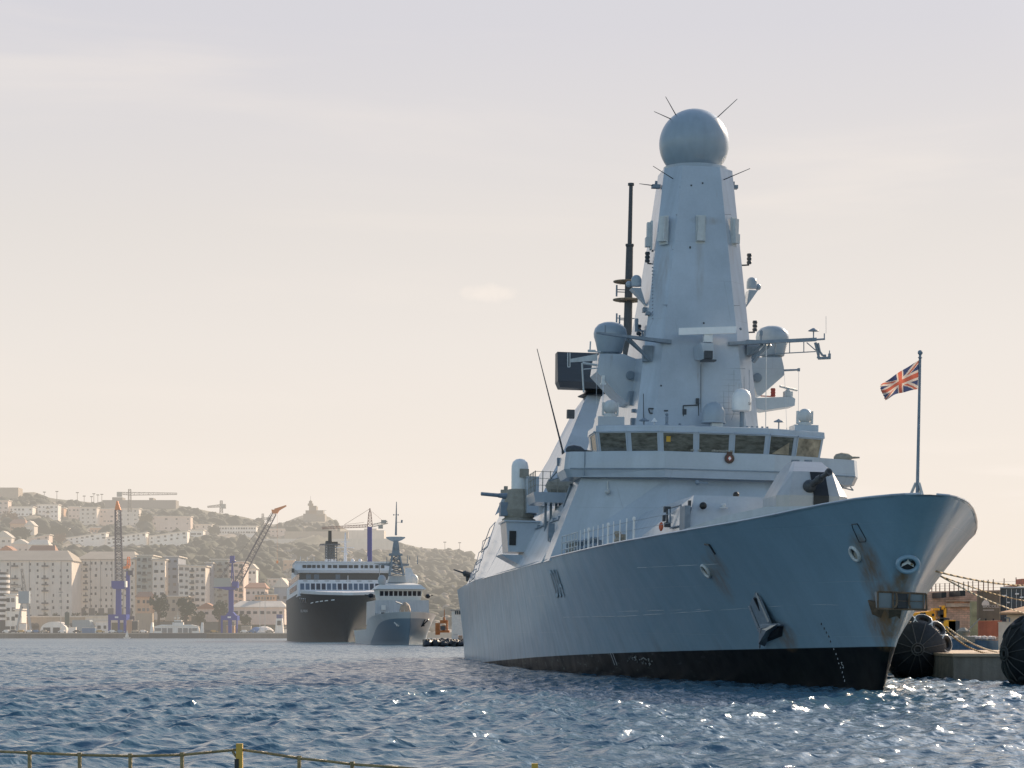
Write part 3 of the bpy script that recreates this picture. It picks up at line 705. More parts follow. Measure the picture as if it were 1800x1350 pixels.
    for px,py,w,h in ((1147,441,.12,.12),(1235,322,.1,.1),(1215,326,.1,.1),(1213,435,.1,.14),(1237,568,.1,.1),(1162,678,.1,.1)): mb.cbox(P(px,py,MY-mhw(mz(py))-.04),(w,.08,h))
    mb.path([P(1188,377,MY-mhw(mz(377))-.02),P(1285,377,MY-mhw(mz(377))-.02)],.012,4)
    mb.path([P(1170,538,MY-mhw(mz(538))-.02),P(1300,537,MY-mhw(mz(538))-.02)],.012,4)
    mb.build('weld_fitting',M_DG,m)
    # tile grid of cable clips low on the front face
    mb=MB(); g=random.Random(4)
    def FP(px,py,o=.02): return P(px,py,MY-mhw(mz(py))-o)
    for px in range(1236,1318,9):
        y0=650+g.randrange(5)*6; y1=735-g.randrange(4)*6; mb.path([FP(px,y0),FP(px,y1)],.022,4)
    for py in range(648,738,10):
        x0=1234+g.randrange(3)*9; x1=1310-g.randrange(4)*9; mb.path([FP(x0,py),FP(x1,py)],.022,4)
    mb.build('tile_seams',mat('seam_grey',(.27,.31,.35),.5),m)
    for px,py,w,h in ((1224,330,2.2,.025),(1224,380,2.6,.03),(1224,440,3.1,.025),(1222,538,4.2,.03),(1222,690,4.6,.03),(1186,470,.5,.02),(1245,470,1.6,.02),(1222,600,3.2,.02),(1205,640,2.4,.02)): mb=MB(); mb.cbox(FP(px,py),(w,.03,h*1.6)); mb.build('panel_seam',MATS['seam_grey'],m)
    mb=MB(); e=[FP(*p,o=.03) for p in ((1203,741),(1203,716),(1226,716),(1226,741))]; mb.path(e,.03,4); mb.build('access_door',M_SUP,m)
    mb=MB()
    for k in range(16): mb.cbox(PX(1147-k*.0,470+k*6,-mhw(P(1147,470+k*6,MY).z)-.06),(.06,.35,.04))
    mb.build('mast_ladder',M_MG,m)
    for px,py,w,h in ((1112,742,.25,.5),(1114,722,.5,.2),(1109,700,.3,.9),(1133,545,.2,.3),(1138,551,.4,.2)): mb=MB(); mb.cbox(PX(px,py,-mhw(P(px,py,MY).z)-.1),(.25,.5,h)); mb.build('side_bracket',M_MG,m)
    mb=MB(); mb.path([P(1118,580,MY-1),P(1136,583,MY-1)],.06,5); mb.path([P(1119,560,MY-1),P(1119,583,MY-1)],.12,5); mb.path([P(1136,560,MY-1),P(1136,572,MY-1)],.03,5); mb.path([P(1129,583,MY-1),P(1129,596,MY-1)],.06,5)
    mb.build('aerial_arm',M_MG,m)
def text_mesh(s,size):
    c=bpy.data.curves.new('lettering','FONT'); c.body=s; c.size=size; c.resolution_u=3; o=bpy.data.objects.new('lettering',c); COL.objects.link(o)
    bpy.context.view_layer.update(); dg=bpy.context.evaluated_depsgraph_get(); me=bpy.data.meshes.new_from_object(o.evaluated_get(dg)); COL.objects.unlink(o); bpy.data.objects.remove(o); return me
def text_flat(s,loc,size,m,parent,xdir=(1,0,0),squash=1,name='lettering',zdir=(0,0,1)):
    me=text_mesh(s,size); X=Vector(xdir).normalized(); Z=Vector(zdir)
    for v in me.vertices: v.co=Vector(loc)+X*v.co.x*squash+Z*v.co.y
    me.materials.clear(); me.materials.append(m); return link(bpy.data.objects.new(name,me),parent)
build_mast()
def build_roof():
    # domes and aerials on the wheelhouse roof
    y=52.6
    b=P(1254,744,y); w=21/ppm(y)
    mb=MB(); mb.lathe([(w*1.06,0),(w*1.05,.08),(w*.98,.1),(w,.45),(w*.96,.75),(w*.82,1.02),(w*.58,1.2),(w*.3,1.31),(.01,1.34)],b,28); d=mb.build('roof_radome',M_RADG,S,smooth=50)
    mb=MB(); mb.cbox(b+Vector((.15,-.2,-.22)),(.7,.7,.4)); mb.build('radome_pedestal',M_LG,d)
    b=P(1303,722,y); w=17.3/ppm(y)
    mb=MB(); mb.lathe([(w*.8,-.07),(w*.98,0),(w,.1),(w,.68),(w*.95,.95),(w*.78,1.18),(w*.5,1.32),(w*.2,1.38),(.01,1.385)],b,28); d=mb.build('satellite_radome',M_WH,S,smooth=50)
    mb=MB(); mb.tube(b+Vector((.05,0,-.07)),b+Vector((.05,0,-1.3)),.14,.14,10); mb.tube(b+Vector((-.45,0,-.1)),b+Vector((-.62,0,-.6)),.02,.02,4); mb.build('radome_post',M_MG,d)
    me=text_mesh('SAT',.26)
    for v in me.vertices:
        a=.56+v.co.x/w; v.co=b+Vector((math.sin(a)*(w+.012),-math.cos(a)*(w+.012),.33+v.co.y))
    me.materials.clear(); me.materials.append(M_BK); link(bpy.data.objects.new('lettering',me),d)
    for px,py,k in ((1132,740,'disc'),(1150,742,'cone'),(1172,740,'horn'),(1369,742,'disc'),(1195,746,'small'),(1402,750,'small'),(1330,748,'row')):
        q=P(px,py,51.6); mb=MB()
        if k=='disc': mb.tube(q+Vector((0,0,-.55)),q,.04,.04,6); mb.lathe([(.33,0),(.3,.06),(.14,.13),(.03,.2)],q,14)
        if k=='cone': mb.tube(q+Vector((0,0,-.4)),q,.03,.03,6); mb.lathe([(.2,0),(.17,.06),(.03,.26)],q,12)
        if k=='horn': mb.lathe([(.22,-.35),(.07,-.12),(.1,-.08),(.1,.25),(.06,.3),(.12,.42),(.05,.5)],q,10)
        if k=='small': mb.tube(q+Vector((0,0,-.4)),q,.03,.03,5); mb.ball(q,.1,8)
        if k=='row':
            for i in range(5): mb.cbox(q+Vector((-.6+i*.32,0,-.2)),(.12,.1,.3))
        mb.build('roof_aerial',M_WH if k=='cone' else M_MG,S)
    # roof handrail
    mb=MB()
    for px in (1345,1383,1403): mb.tube(P(px,765,51),P(px,752,51),.02,.02,4)
    mb.build('roof_stanchion',M_MG,S)
build_roof()
def build_aft():
    # aft radar tower with the long range radar slab
    def zz(py,l): return P(1040,py,l).z
    l=99.0; zt=zz(693,l); cx=0.0
    mb=MB()
    mb.loft([[(-5.9,l-4.0,12.8),(5.9,l-4.0,12.8),(6.3,l+9,12.8),(-6.3,l+9,12.8)],[(-3.75,l-2.1,17.1),(3.75,l-2.1,17.1),(4.1,l+5,17.1),(-4.1,l+5,17.1)],[(-1.95,l-.4,zt-.8),(1.95,l-.4,zt-.8),(2.5,l+2.7,zt-1.4),(-2.5,l+2.7,zt-1.4)],[(-1.55,l-.2,zt),(1.55,l-.2,zt),(1.55,l+2.2,zt),(-1.55,l+2.2,zt)]])
    t=mb.build('aft_radar_tower',M_SUP,S)
    mb=MB(); mb.cbox(P(1003,728,l-1),(.6,.6,.7)); mb.build('side_lamp',M_DG,t)
    mb=MB(); c=P(1063,688,l+1); mb.lathe([(2.25,-.3),(1.7,.0),(1.6,.35)],(c.x,c.y,zt+.2),24); mb.build('radar_turntable',M_BK,t)
    mb=MB(); a=P(978,620,l); b=P(983,683,l); ww=8.0
    z1,z0=a.z,b.z
    mb.loft([[(a.x+.28,l-.9,z0),(a.x+ww-.28,l-.9,z0),(a.x+ww-.28,l+.9,z0),(a.x+.28,l+.9,z0)],[(a.x+.06,l-1.1,z0+.5),(a.x+ww-.06,l-1.1,z0+.5),(a.x+ww,l+1,z0+.5),(a.x+.06,l+1,z0+.5)],[(a.x,l-.7,z1),(a.x+ww,l-.7,z1),(a.x+ww,l+.8,z1),(a.x,l+.8,z1)]])
    mb.build('long_range_radar',mat('black_radar_face',(.045,.055,.07),.45,var=.15,scale=1.5,stretch=(.2,1,3)),t)
    # funnel with dark exhaust, half hidden behind the mast
    mb=MB()
    mb.loft([[(-4.4,71,12),(4.4,71,12),(4.4,84,12),(-4.4,84,12)],[(-2.7,73,20.2),(2.7,73,20.2),(2.7,82,20.2),(-2.7,82,20.2)]]); fn=mb.build('funnel',M_SUP,S)
    mb=MB(); p=[P(1080,691,72.5),P(1097,691,72.5),P(1095,722,71.5),P(1076,730,71.4)]; mb.poly(p,(0,1.4,0)); mb.build('exhaust_louvre',M_DG,fn)
    # pole mast with two discs
    l=84
    pts=[(1103,600),(1105,530),(1107,432)]
    z0=P(1103,690,l)
    mb=MB()
    x=P(1104,560,l).x; 
    zb,zm,zt2=P(1103,640,l).z,P(1107,432,l).z,P(1108,322,l).z
    mb.lathe([(.42,14),(.36,zb),(.27,zm-.1),(.33,zm),(.33,zm+.12),(.17,zm+.14),(.15,zt2-.2),(.24,zt2-.18),(.24,zt2)],(x,l,0),14); pm=mb.build('pole_mast',M_DG,S,smooth=30)
    for py in (496,528):
        mb=MB(); zc=P(1104,py,l).z; mb.lathe([(.05,-.05),(1.18,-.02),(1.2,.05),(.05,.09)],(x,l,zc),30)
        for k in range(6): mb.tube((x,l,zc-.1),(x+1.1*math.cos(k*1.047),l+1.1*math.sin(k*1.047),zc-.03),.03,.03,4)
        mb.build('disc_antenna',mat('tan_disc_%d'%py,(.25,.20,.14),.6),pm)
    for py,s in ((509,-1),(513,-1),(559,-1),(562,-1),(560,1)):
        mb=MB(); q=P(1104+s*(20 if py%2 else 15),py,l); mb.tube((x,l,q.z),q,.04,.04,5); mb.tube(q+Vector((0,0,-.35)),q+Vector((0,0,.35)),.07,.07,5); mb.build('dipole',M_MG,pm)
    # whip aerial beside the starboard bridge wing
    mb=MB(); mb.tube(P(989,792,53.5),P(944,613,52.5),.06,.022,6); mb.tube(P(992,812,53.6),P(989,792,53.5),.12,.08,8); mb.build('whip_aerial',M_DG,S)
    # close-in gun on its sponson, starboard
    l=72
    mb=MB(); 
    top=P(905,917,l).z
    def sl(z): return 10.0-(z-6.8)*.50
    xo=P(887,930,l).x
    mb.hexa([(xo+.1,l-2.1,top-2.2),(-7.9,l-2.1,top-2.2),(-7.9,l+2.2,top-2.2),(xo+.1,l+2.2,top-2.2)],[(xo-.1,l-2.1,top-.12),(-5.9,l-2.1,top-.12),(-5.9,l+2.2,top-.12),(xo-.1,l+2.2,top-.12)])
    xl=P(876,950,l).x
    mb.hexa([(-8.6,l-1.9,top-3.7),(-7.9,l-1.9,top-3.7),(-7.9,l+2,top-3.7),(-8.6,l+2,top-3.7)],[(xl,l-2.05,top-2.4),(-7.9,l-2.05,top-2.4),(-7.9,l+2.1,top-2.4),(xl,l+2.1,top-2.4)])
    mb.box(xo-.25,-5.9,l-2.25,l+2.3,top-.115,top)
    sp=mb.build('gun_sponson',M_SUP,S)
    mb=MB(); mb.box(xo+.15,xo+.62,l-2.16,l-2.1,top-1.75,top-.75); mb.build('vent_grille',M_BK,sp)
    q=P(912,912,l); base=(q.x,l,top)
    mb=MB(); mb.lathe([(1.15,0),(1.2,.15),(.95,.3)],base,20); mb.lathe([(1.05,.3),(1.22,.8),(1.05,1.5),(.85,2.25),(.6,2.3)],base,9)
    cg=mb.build('close_in_gun_mount',M_BEIGE,S)
    mb=MB(); mb.cbox((q.x-1.1,l,top+.85),(.5,1.3,.95)); mb.build('ammunition_drum',M_MG,cg); mb=MB(); mb.cbox((q.x+.95,l,top+.95),(.5,1.2,.95)); mb.build('ammunition_drum',M_MG,cg)
    mb=MB(); mb.lathe([(.58,2.2),(.60,3.9),(.52,4.2),(.3,4.4),(.01,4.46)],base,22); rd=mb.build('tracking_radome',M_WH,cg,smooth=40)
    mb=MB(); mb.cbox((q.x+.25,l-.58,top+3.4),(.65,.22,.6)); mb.build('search_radar_window',M_BEIGE,rd)
    mb=MB(); g=Vector((q.x,l,top+1.75)); mb.tube(g,g+Vector((-1.5,-.25,.05)),.33,.16,10); mb.tube(g+Vector((-1.3,-.2,.05)),g+Vector((-2.75,-.5,.12)),.14,.13,8); mb.build('gun_barrel',M_MG,cg)
    # lifeboat platform with rails behind the wing
    l=62
    mb=MB(); a=P(933,875,l); b=P(1010,878,l); z=a.z
    mb.hexa([(a.x+.15,l-1.5,z-.35),(b.x,l-1.5,z-.35),(b.x,l+3,z-.35),(a.x+.15,l+3,z-.35)],[(a.x,l-1.7,z+.3),(b.x,l-1.7,z+.3),(b.x,l+3,z+.3),(a.x,l+3,z+.3)])
    pf=mb.build('boat_platform',M_SUP,S)
    for dx in (.9,1.25,1.6,1.85):
        mb=MB(); mb.box(a.x+dx+.1,a.x+dx+.25,l+.5,l+.7,z-2.9,z-.34); mb.build('platform_leg',M_MG,pf)
    mb=MB(); 
    for i in range(5): mb.tube((a.x+.1+i*.5,l-1.6,z+.3),(a.x+.1+i*.5,l-1.6,z+1.7),.035,.03,5)
    for h in (.75,1.2,1.65): mb.tube((a.x+.1,l-1.6,z+h),(b.x,l-1.6,z+h),.022,.022,4); mb.tube((a.x+.1,l-1.6,z+h),(a.x+.1,l+2.8,z+h),.022,.022,4)
    for i in range(5): mb.tube((a.x+.1,l-1.6+i,z+.3),(a.x+.1,l-1.6+i,z+1.7),.035,.03,5)
    mb.build('guard_rail',M_BEIGE,pf)
    mb=MB(); mb.lathe([(.02,-1.2),(.45,-1.0),(.5,0),(.45,1.0),(.02,1.2)],(a.x+2.2,l+.5,z+.85),12,ax=(1,0,0)); mb.build('liferaft_canister',M_BEIGE,pf)
    mb=MB(); mb.box(P(927,850,l+8).x,P(940,850,l+8).x+.3,l+8,l+11,10.7,P(930,837,l+8).z); mb.build('deck_locker',M_SUP,S)
    # crane arm / accommodation ladder on the slope edge
    mb=MB(); mb.tube(P(1005,852,53),P(992,890,54),.14,.14,6); mb.tube(P(1002,884,53),P(987,915,54),.10,.10,6); mb.path([P(965,845,56),P(985,822,53),P(988,838,53),P(965,845,56)],.05,5); mb.cbox(P(984,812,53),(.35,.3,.5)); mb.build('boat_davit',M_MG,S)
    mb=MB(); mb.box(-7.8,-6.0,53.5,58,11.0,11.9); mb.build('boat_bay_locker',M_DG,S)
    # decoy launcher fin and its little director far aft
    l=98
    mb=MB(); mb.hexa([P(870,906,l),P(880,899,l),P(880,899,l+1.5),P(870,906,l+1.5)],[P(885,870,l),P(897,874,l),P(897,874,l+1.5),P(885,870,l+1.5)]); mb.build('side_fin',M_SUP,S)
    q=P(890,866,l); mb=MB(); mb.cbox(q,(.9,.6,.45)); mb.cbox(q+Vector((-.05,0,.35)),(.3,.3,.35)); mb.tube(q,q+Vector((0,0,-.5)),.2,.3,8); mb.build('director',M_BEIGE,S)
    # stern gun and flight deck edge nets
    mb=MB(); mb.hexa([(-8.2,124,6.8),(-7.0,124,6.8),(-7,134,6.8),(-8.0,134,6.8)],[(-7.6,125,8.4),(-7,125,8.4),(-7,133,8.4),(-7.5,133,8.4)]); mb.build('aft_bulwark',M_BEIGE,S)
    q=P(815,1007,127); mb=MB(); mb.lathe([(.06,-1.0),(.09,-.1),(.3,.1),(.28,.8),(.1,1.0)],q,8,ax=(-1,0,.15) and (1,0,-.3)); mb.tube(q+Vector((.3,0,0)),q+Vector((.4,0,-.8)),.15,.15,6); mb.build('covered_machine_gun',M_DG,S)
build_aft()
def build_fore():
    # missile silo block
    mb=MB(); z0=6.8
    c=P(1221,870,27.5); bk=P(1141,884,44)
    hwf=abs(c.x); zt=c.z; zb=bk.z
    mb.hexa([(-hwf-.5,27.3,z0),(hwf+.5,27.3,z0),(6.4,46.5,z0),(-6.4,46.5,z0)],[(-hwf,27.7,zt),(hwf,27.7,zt),(6.0,46.4,zt),(bk.x,46.4,zt)])
    silo=mb.build('missile_silo_block',M_SUP,S)
    mb=MB(); mb.ball(P(1236,889,27.25),.2,10); mb.tube(P(1230,889,27.2),P(1240,889,27.2),.06,.06,5); mb.build('vent_cowl',M_BK,silo)
    mb=MB(); mb.ball(P(1272,889,27.25),.14,10); mb.lathe([(.22,-.05),(.2,.02)],P(1272,892,27.2),10); mb.build('deck_lamp',M_LG,silo)
    mb=MB(); mb.ball(P(1294,870,30),.18,10); mb.build('vent_cowl',M_BK,silo)
    # side door and boxes on the starboard face
    mb=MB()
    def SF(px,py,o=.06):
        for k in range(400):
            l=27.5+k*.05; q=P(px,py,l)
            xx=-(hwf+.3)+( -6.2+(hwf+.3))*((l-27.5)/19)
            if q.x>=xx: return Vector((q.x-o,l,q.z))
        return P(px,py,35)
    e=[SF(*p) for p in ((1180,893),(1199,888),(1199,924),(1180,928))]; mb.path(e+[e[0]],.045,5); dr=mb.build('side_door_frame',M_MG,silo)
    for p,w,h in (((1169,911),.35,.35),((1171,896),.25,.3),((1214,885),.2,.3)): mb=MB(); mb.cbox(SF(*p),(.15,w,h)); mb.build('junction_box',M_DG,silo)
    mb=MB(); q=SF(1206,912); mb.cbox(q,(.3,1.6,1.3)); mb.build('hose_locker',M_MG,silo)
    mb=MB(); q=SF(1173,926,.3); mb.lathe([(.19,0),(.25,.04),(.19,.09)],q,14,ax=(-1,-.3,0)); mb.build('lifebuoy',M_ORG,silo)
    mb=MB(); mb.tube(SF(1189,923,.5),SF(1189,892,.5),.06,.05,6); mb.cbox(SF(1189,893,.5),(.35,.35,.12)); mb.cbox(SF(1189,923,.5),(.3,.3,.25)); mb.build('deck_post',M_DG,silo)
    # V shaped breakwater
    mb=MB()
    pts=[P(1222,917,20.5),P(1262,905,19.5),P(1343,885,18),P(1400,888,17.0)]
    pts=[Vector((-6.8,20.6,7.35)),Vector((-4.9,19.4,8.05)),Vector((-3.0,18,8.5)),Vector((0,16.6,8.55)),Vector((3.0,18,8.5)),Vector((6.8,20.6,7.35))]
    for a,b in zip(pts,pts[1:]):
        mb.hexa([(a.x,a.y,7.3),(b.x,b.y,7.3),(b.x,b.y+.12,7.3),(a.x,a.y+.12,7.3)],[a,b,b+Vector((0,.12,0)),a+Vector((0,.12,0))])
    mb.build('breakwater',M_SUP,S)
    # main gun: faceted turret with slot and raised barrel
    l=22.0; c=P(1417,885,l); x=c.x; z0=7.4; zt=P(1410,812,l).z; zs=P(1410,832,l).z; zm=P(1410,880,l).z
    mb=MB()
    def oc(w,yf,yb,z,fx=.5,c_=0): return [(x-w*fx+c_,yf,z),(x+w*fx+c_,yf,z),(x+w+c_*1,yf+w*.35,z),(x+w,yb,z),(x-w,yb,z),(x-w,yf+w*.35,z)]
    mb.lathe([(1.9,z0),(1.9,z0+.7)],(x,l,0),28)
    mb.loft([oc(1.78,l-1.8,l+2.0,z0+.5,.7),oc(1.78,l-1.85,l+2.0,zm+.15,.7),oc(1.12,l-1.3,l+1.8,zs,.86),oc(.74,l-.25,l+1.4,zt,.92)],True)
    tm=ship_paint('turret_paint',False,(.46,.47,.475))
    gt=mb.build('gun_turret',tm,S)
    # central slot for the barrel
    mb=MB(); sx=x+.28
    mb.box(sx-.33,sx+.42,l-1.95,l-1,zm-.35,zm+.15)
    mb.hexa([(sx-.33,l-1.93,zm+.151),(sx+.42,l-1.93,zm+.151),(sx+.42,l-1,zm+.151),(sx-.33,l-1,zm+.151)],[(sx-.42,l-1.36,zs-.02),(sx+.33,l-1.34,zs-.02),(sx+.33,l-.6,zs),(sx-.42,l-.6,zs)])
    mb.hexa([(sx-.42,l-1.335,zs-.02),(sx+.33,l-1.335,zs-.02),(sx+.33,l-.6,zs-.02),(sx-.42,l-.6,zs-.02)],[(sx-.46,l-.42,zt-.13),(sx+.2,l-.42,zt-.13),(sx+.2,l,zt-.14),(sx-.46,l,zt-.14)])
    mb.build('barrel_slot',M_BK,gt)
    mb=MB(); b0=P(1423,855,l-1.7); b1=P(1458,829,l-3.2); m1=b0.lerp(b1,.45); m2=b0.lerp(b1,.62)
    mb.tube(b0,m1,.20,.15,12); mb.tube(m1,m2,.21,.17,12); mb.tube(m2,b1,.12,.11,12); mb.tube(b0.lerp(b1,.9),b1,.17,.19,12); mb.ball(b0,.34,12); mb.build('gun_barrel',M_DG,gt,smooth=40)
    mb=MB(); 
    for px in (1393,1398,1403,1416,1420,1425): mb.cbox(P(px,810,l+.3),(.12,.12,.1))
    mb.build('turret_roof_fitting',M_MG,gt)
    # jackstaff with braces
    l=2.4; b=P(1612.5,868,l); t=P(1617.5,622,l-.0)
    mb=MB(); mb.tube((b.x,l,8.0),t,.075,.055,8); mb.ball(t+Vector((0,0,.05)),.11,10); mb.lathe([(.05,0),(.1,.04),(.05,.08)],t-Vector((0,0,.2)),8); js=mb.build('jackstaff',M_MG,S)
    mb=MB()
    for dx,dy in ((-.3,.3),(.22,.35),(.25,-.1)): mb.hexa([(b.x+dx-.06,l+dy-.06,8.0),(b.x+dx+.06,l+dy-.06,8.0),(b.x+dx+.06,l+dy+.06,8.0),(b.x+dx-.06,l+dy+.06,8.0)],[(b.x+dx*.2-.05,l+dy*.2-.05,8.75),(b.x+dx*.2+.05,l+dy*.2-.05,8.75),(b.x+dx*.2+.05,l+dy*.2+.05,8.75),(b.x+dx*.2-.05,l+dy*.2+.05,8.75)])
    mb.build('staff_brace',M_LG,js)
    # guard rail stanchions on the starboard foredeck edge (bare posts, one folded rail section)
    pr=MB()
    ls=[26,27.3,28.6,30,31.3,32.6,33.9,35.2,36.5,37.8,39.1]
    for i,l in enumerate(ls):
        b_=hb(l,deckz(l)); mb=MB(); mb.tube((-b_+.12,l,deckz(l)),(-b_+.12,l,deckz(l)+1.22),.036 if i%4 else .06,.034 if i%4 else .06,6); mb.tube((-b_+.12,l,deckz(l)),(-b_+.3,l,deckz(l)+.02),.06,.06,5)
        if i%4==0: mb.cbox((-b_+.12,l,deckz(l)+1.12),(.12,.3,.12))
        mb.build('rail_stanchion',M_WH,S)
    mb=MB(); 
    for l in (40,41,42,43,44,45.5): b_=hb(l,deckz(l)); mb.tube((-b_+.12,l,deckz(l)),(-b_+.12,l,deckz(l)+1.15),.04,.04,5)
    for h in (.35,.75,1.15): mb.path([(-hb(l,deckz(l))+.12,l,deckz(l)+h) for l in (40,42,44,45.5)],.03,5)
    mb.build('rail_section',M_LG,S)
    mb=MB()
    for h in (.55,1.0): mb.path([(-hb(l,deckz(l))+.12,l,deckz(l)+h) for l in (20,23,26,27.3,30,34,38.6)],.014,4)
    mb.build('guard_wire',M_MG,S)
    for l,w in ((41,.8),(43,1.1),(44.6,.9),(46,1.0),(39,.7),(32.5,.5),(47.1,.9)):
        mb=MB(); b_=hb(l,deckz(l)); z=deckz(l); mb.lathe([(.35*w,0),(.4*w,.35),(.22*w,.5),(.4*w,.75),(.3*w,.85)],(-b_+.9,l,z),10); mb.cbox((-b_+1.2,l+.4,z+.35),(.7*w,.5,.7)); mb.build('deck_bollard',M_MG if int(l)%2 else M_BEIGE,S)
    # bow fittings on the hull
    def ringon(px,py,rw,rh,name='fairlead',m=M_LG,off=.02):
        q=HS(px,py); e1=HS(px+6,py)-HS(px-6,py); e2=HS(px,py-6)-HS(px,py+6); e1.normalize(); e2=(e2-e1*e2.dot(e1)).normalized(); n=e1.cross(e2)
        if n.x>0: n=-n
        mb=MB(); N_=26; rings=[]
        for i in range(N_+1):
            a=2*math.pi*i/N_; d=e1*math.cos(a)*rw+e2*math.sin(a)*rh; du=d.normalized()
            rings.append([q+d+du*.075*math.cos(b)+n*(.05+.09*math.sin(b)) for b in [2*math.pi*j/6 for j in range(6)]])
        mb.loft(rings,False); o=mb.build(name,m,S,smooth=True)
        mb=MB(); mb.add([q+e1*math.cos(a)*rw+e2*math.sin(a)*rh+n*.03 for a in [2*math.pi*i/N_ for i in range(N_)]],[tuple(range(N_))]); 
        mb.build('fairlead_opening',M_BK,o)
        mb=MB(); mb.add([q+e1*(math.cos(a)*rw*.6+rw*.22)+e2*(math.sin(a)*rh*.6-rh*.25)+n*.05 for a in [2*math.pi*i/N_ for i in range(N_)]],[tuple(range(N_))]); 
        mb.build('fairlead_lining',M_BEIGE,o)
        return q
    ringon(1504,973,.26,.32); ringon(1242,1003,.27,.33)
    def outline(pp,r=.025):
        mb=MB(); e=[HS(*p,off=.02) for p in pp]; mb.path(e+[e[0]],r,4); mb.build('hatch_outline',M_SHD,S)
    outline([(1498,922),(1508,921),(1523,948),(1522,952),(1511,953),(1500,929)])
    mb=MB(); mb.path([HS(*p,off=.03) for p in ((1240,957),(1248,958),(1258,974))],.06,4); mb.build('hatch_edge',M_SHD,S)
    # welded strakes
    mb=MB()
    for pp in (((1120,998),(1250,992),(1395,983),(1530,964)),((990,1085),(1100,1083),(1270,1072),(1420,1062),(1525,1065)),((1080,1075),(1270,1070))): 
        e=[]
        for a,b in zip(pp,pp[1:]):
            for k in range(5): e.append(HS(a[0]+(b[0]-a[0])*k/5,a[1]+(b[1]-a[1])*k/5,off=-.006))
        mb.path(e,.012,4)
    mb.build('hull_strake',M_LINE,S)
    # starboard bower anchor in its shallow pocket
    q=HS(1350,1085); n=Vector((-.9,-.35,-.25)).normalized()
    def A(px,py,o): 
        p=HS(px,py); return p+n*o
    mb=MB()
    mb.hexa([A(1318,1062,.02),A(1329,1039,.02),A(1336,1045,.02),A(1324,1066,.02)],[A(1347,1103,.30),A(1362,1085,.30),A(1366,1092,.30),A(1350,1110,.30)])
    an=mb.build('anchor_shank',M_MG,S)
    mb=MB(); 
    mb.hexa([A(1346,1100,.15),A(1378,1094,.15),A(1358,1112,.05),A(1346,1136,.05)],[A(1348,1100,.45),A(1378,1094,.42),A(1364,1104,.55),A(1347,1128,.45)])
    mb.tube(A(1352,1100,.4),A(1344,1136,.3),.12,.04,6); mb.tube(A(1352,1098,.4),A(1380,1095,.3),.14,.05,6); mb.tube(A(1345,1108,.3),A(1320,1064,.1),.09,.06,6); mb.tube(A(1362,1090,.35),A(1332,1042,.1),.09,.06,6)
    mb.build('anchor_fluke',ship_paint('anchor_paint',False,(.30,.33,.37)),an)
    mb=MB(); mb.hexa([A(1352,1104,.03),A(1378,1100,.03),A(1375,1118,.03),A(1350,1128,.03)],[A(1353,1106,.12),A(1374,1102,.12),A(1370,1114,.12),A(1352,1122,.12)]); mb.build('anchor_recess',M_BK,an)
    mb=MB(); mb.tube(A(1330,1050,.06),A(1352,1098,.06),.12,.1,6); mb.build('anchor_slot_shadow',M_BK,an)
    # bullring on the stem
    q=P(1596,992,3.0); 
    mb=MB(); N_=30; rings=[]; ax=Vector((-.12,-.93,-.34)).normalized(); e1=Vector((1,-.12,0)).normalized(); e2=ax.cross(e1).normalized()
    for i in range(N_+1):
        a=2*math.pi*i/N_; d=e1*math.cos(a)*.42+e2*math.sin(a)*.33; du=d.normalized()
        rings.append([q+d+du*.10*math.cos(b)+ax*.13*math.sin(b) for b in [2*math.pi*j/8 for j in range(8)]])
    mb.loft(rings,False); bu=mb.build('bullring',M_HULL,S,smooth=True)
    mb=MB(); mb.lathe([(.5,-.95),(.46,-.05)],q,24,ax=ax) if False else None
    rings=[[q+e1*math.cos(a)*.44*s+e2*math.sin(a)*.35*s-ax*t for a in [2*math.pi*i/24 for i in range(24)]] for s,t in ((1.05,1.3),(1.12,.5),(1.0,.0))]
    mb.loft(rings,False); mb.build('bullring_throat',M_SUP,bu,smooth=True)
    mb=MB(); mb.add([q-ax*.22+e1*math.cos(a)*.44+e2*math.sin(a)*.35 for a in [2*math.pi*i/24 for i in range(24)]],[tuple(range(24))]); mb.build('bullring_opening',M_DG,bu)
    mb=MB()
    c=q-ax*.12
    for s in (-1,1): mb.hexa([c+e1*s*.02-e2*.0,c+e1*s*.26+e2*-.14,c+e1*s*.24+e2*-.02,c+e1*s*.02+e2*.12],[p-ax*-.06 for p in (c+e1*s*.02-e2*.0,c+e1*s*.26+e2*-.14,c+e1*s*.24+e2*-.02,c+e1*s*.02+e2*.12)])
    mb.tube(c,c+e2*.28,.06,.03,6); mb.build('rope_guard',M_WH,bu)
    # flat-topped stem anchor
    l=4.0; a,b_,c_,d_=P(1543,1040,l),P(1628,1044,l),P(1629,1072,l),P(1543,1070,l)
    mb=MB(); cc=(a+b_+c_+d_)/4; mb.hexa([d_+Vector((.08,.1,.05)),c_+Vector((-.08,.1,.05)),c_+Vector((-.08,.6,.05)),d_+Vector((.08,.6,.05))],[a+Vector((.02,-.0,0)),b_+Vector((-.02,0,0)),b_+Vector((-.02,.6,0)),a+Vector((.02,.6,0))])
    sa=mb.build('stem_anchor_crown',ship_paint('stem_anchor_paint',False,(.22,.25,.27)),S)
    mb=MB(); mb.path([a,b_,c_,d_,a],.045,6)
    x0,x1=cc.x-.42,cc.x+.30
    mb.path([(x0,l-.05,a.z-.02),(x0+.03,l-.05,d_.z)],.04,5); mb.path([(x1+.6,l-.04,a.z-.02),(x1+.6,l-.04,d_.z)],.025,4); mb.tube((x0,l-.05,cc.z),(x0+1.3,l-.05,cc.z),.02,.02,4)
    mb.build('crown_edge',M_RUST,sa)
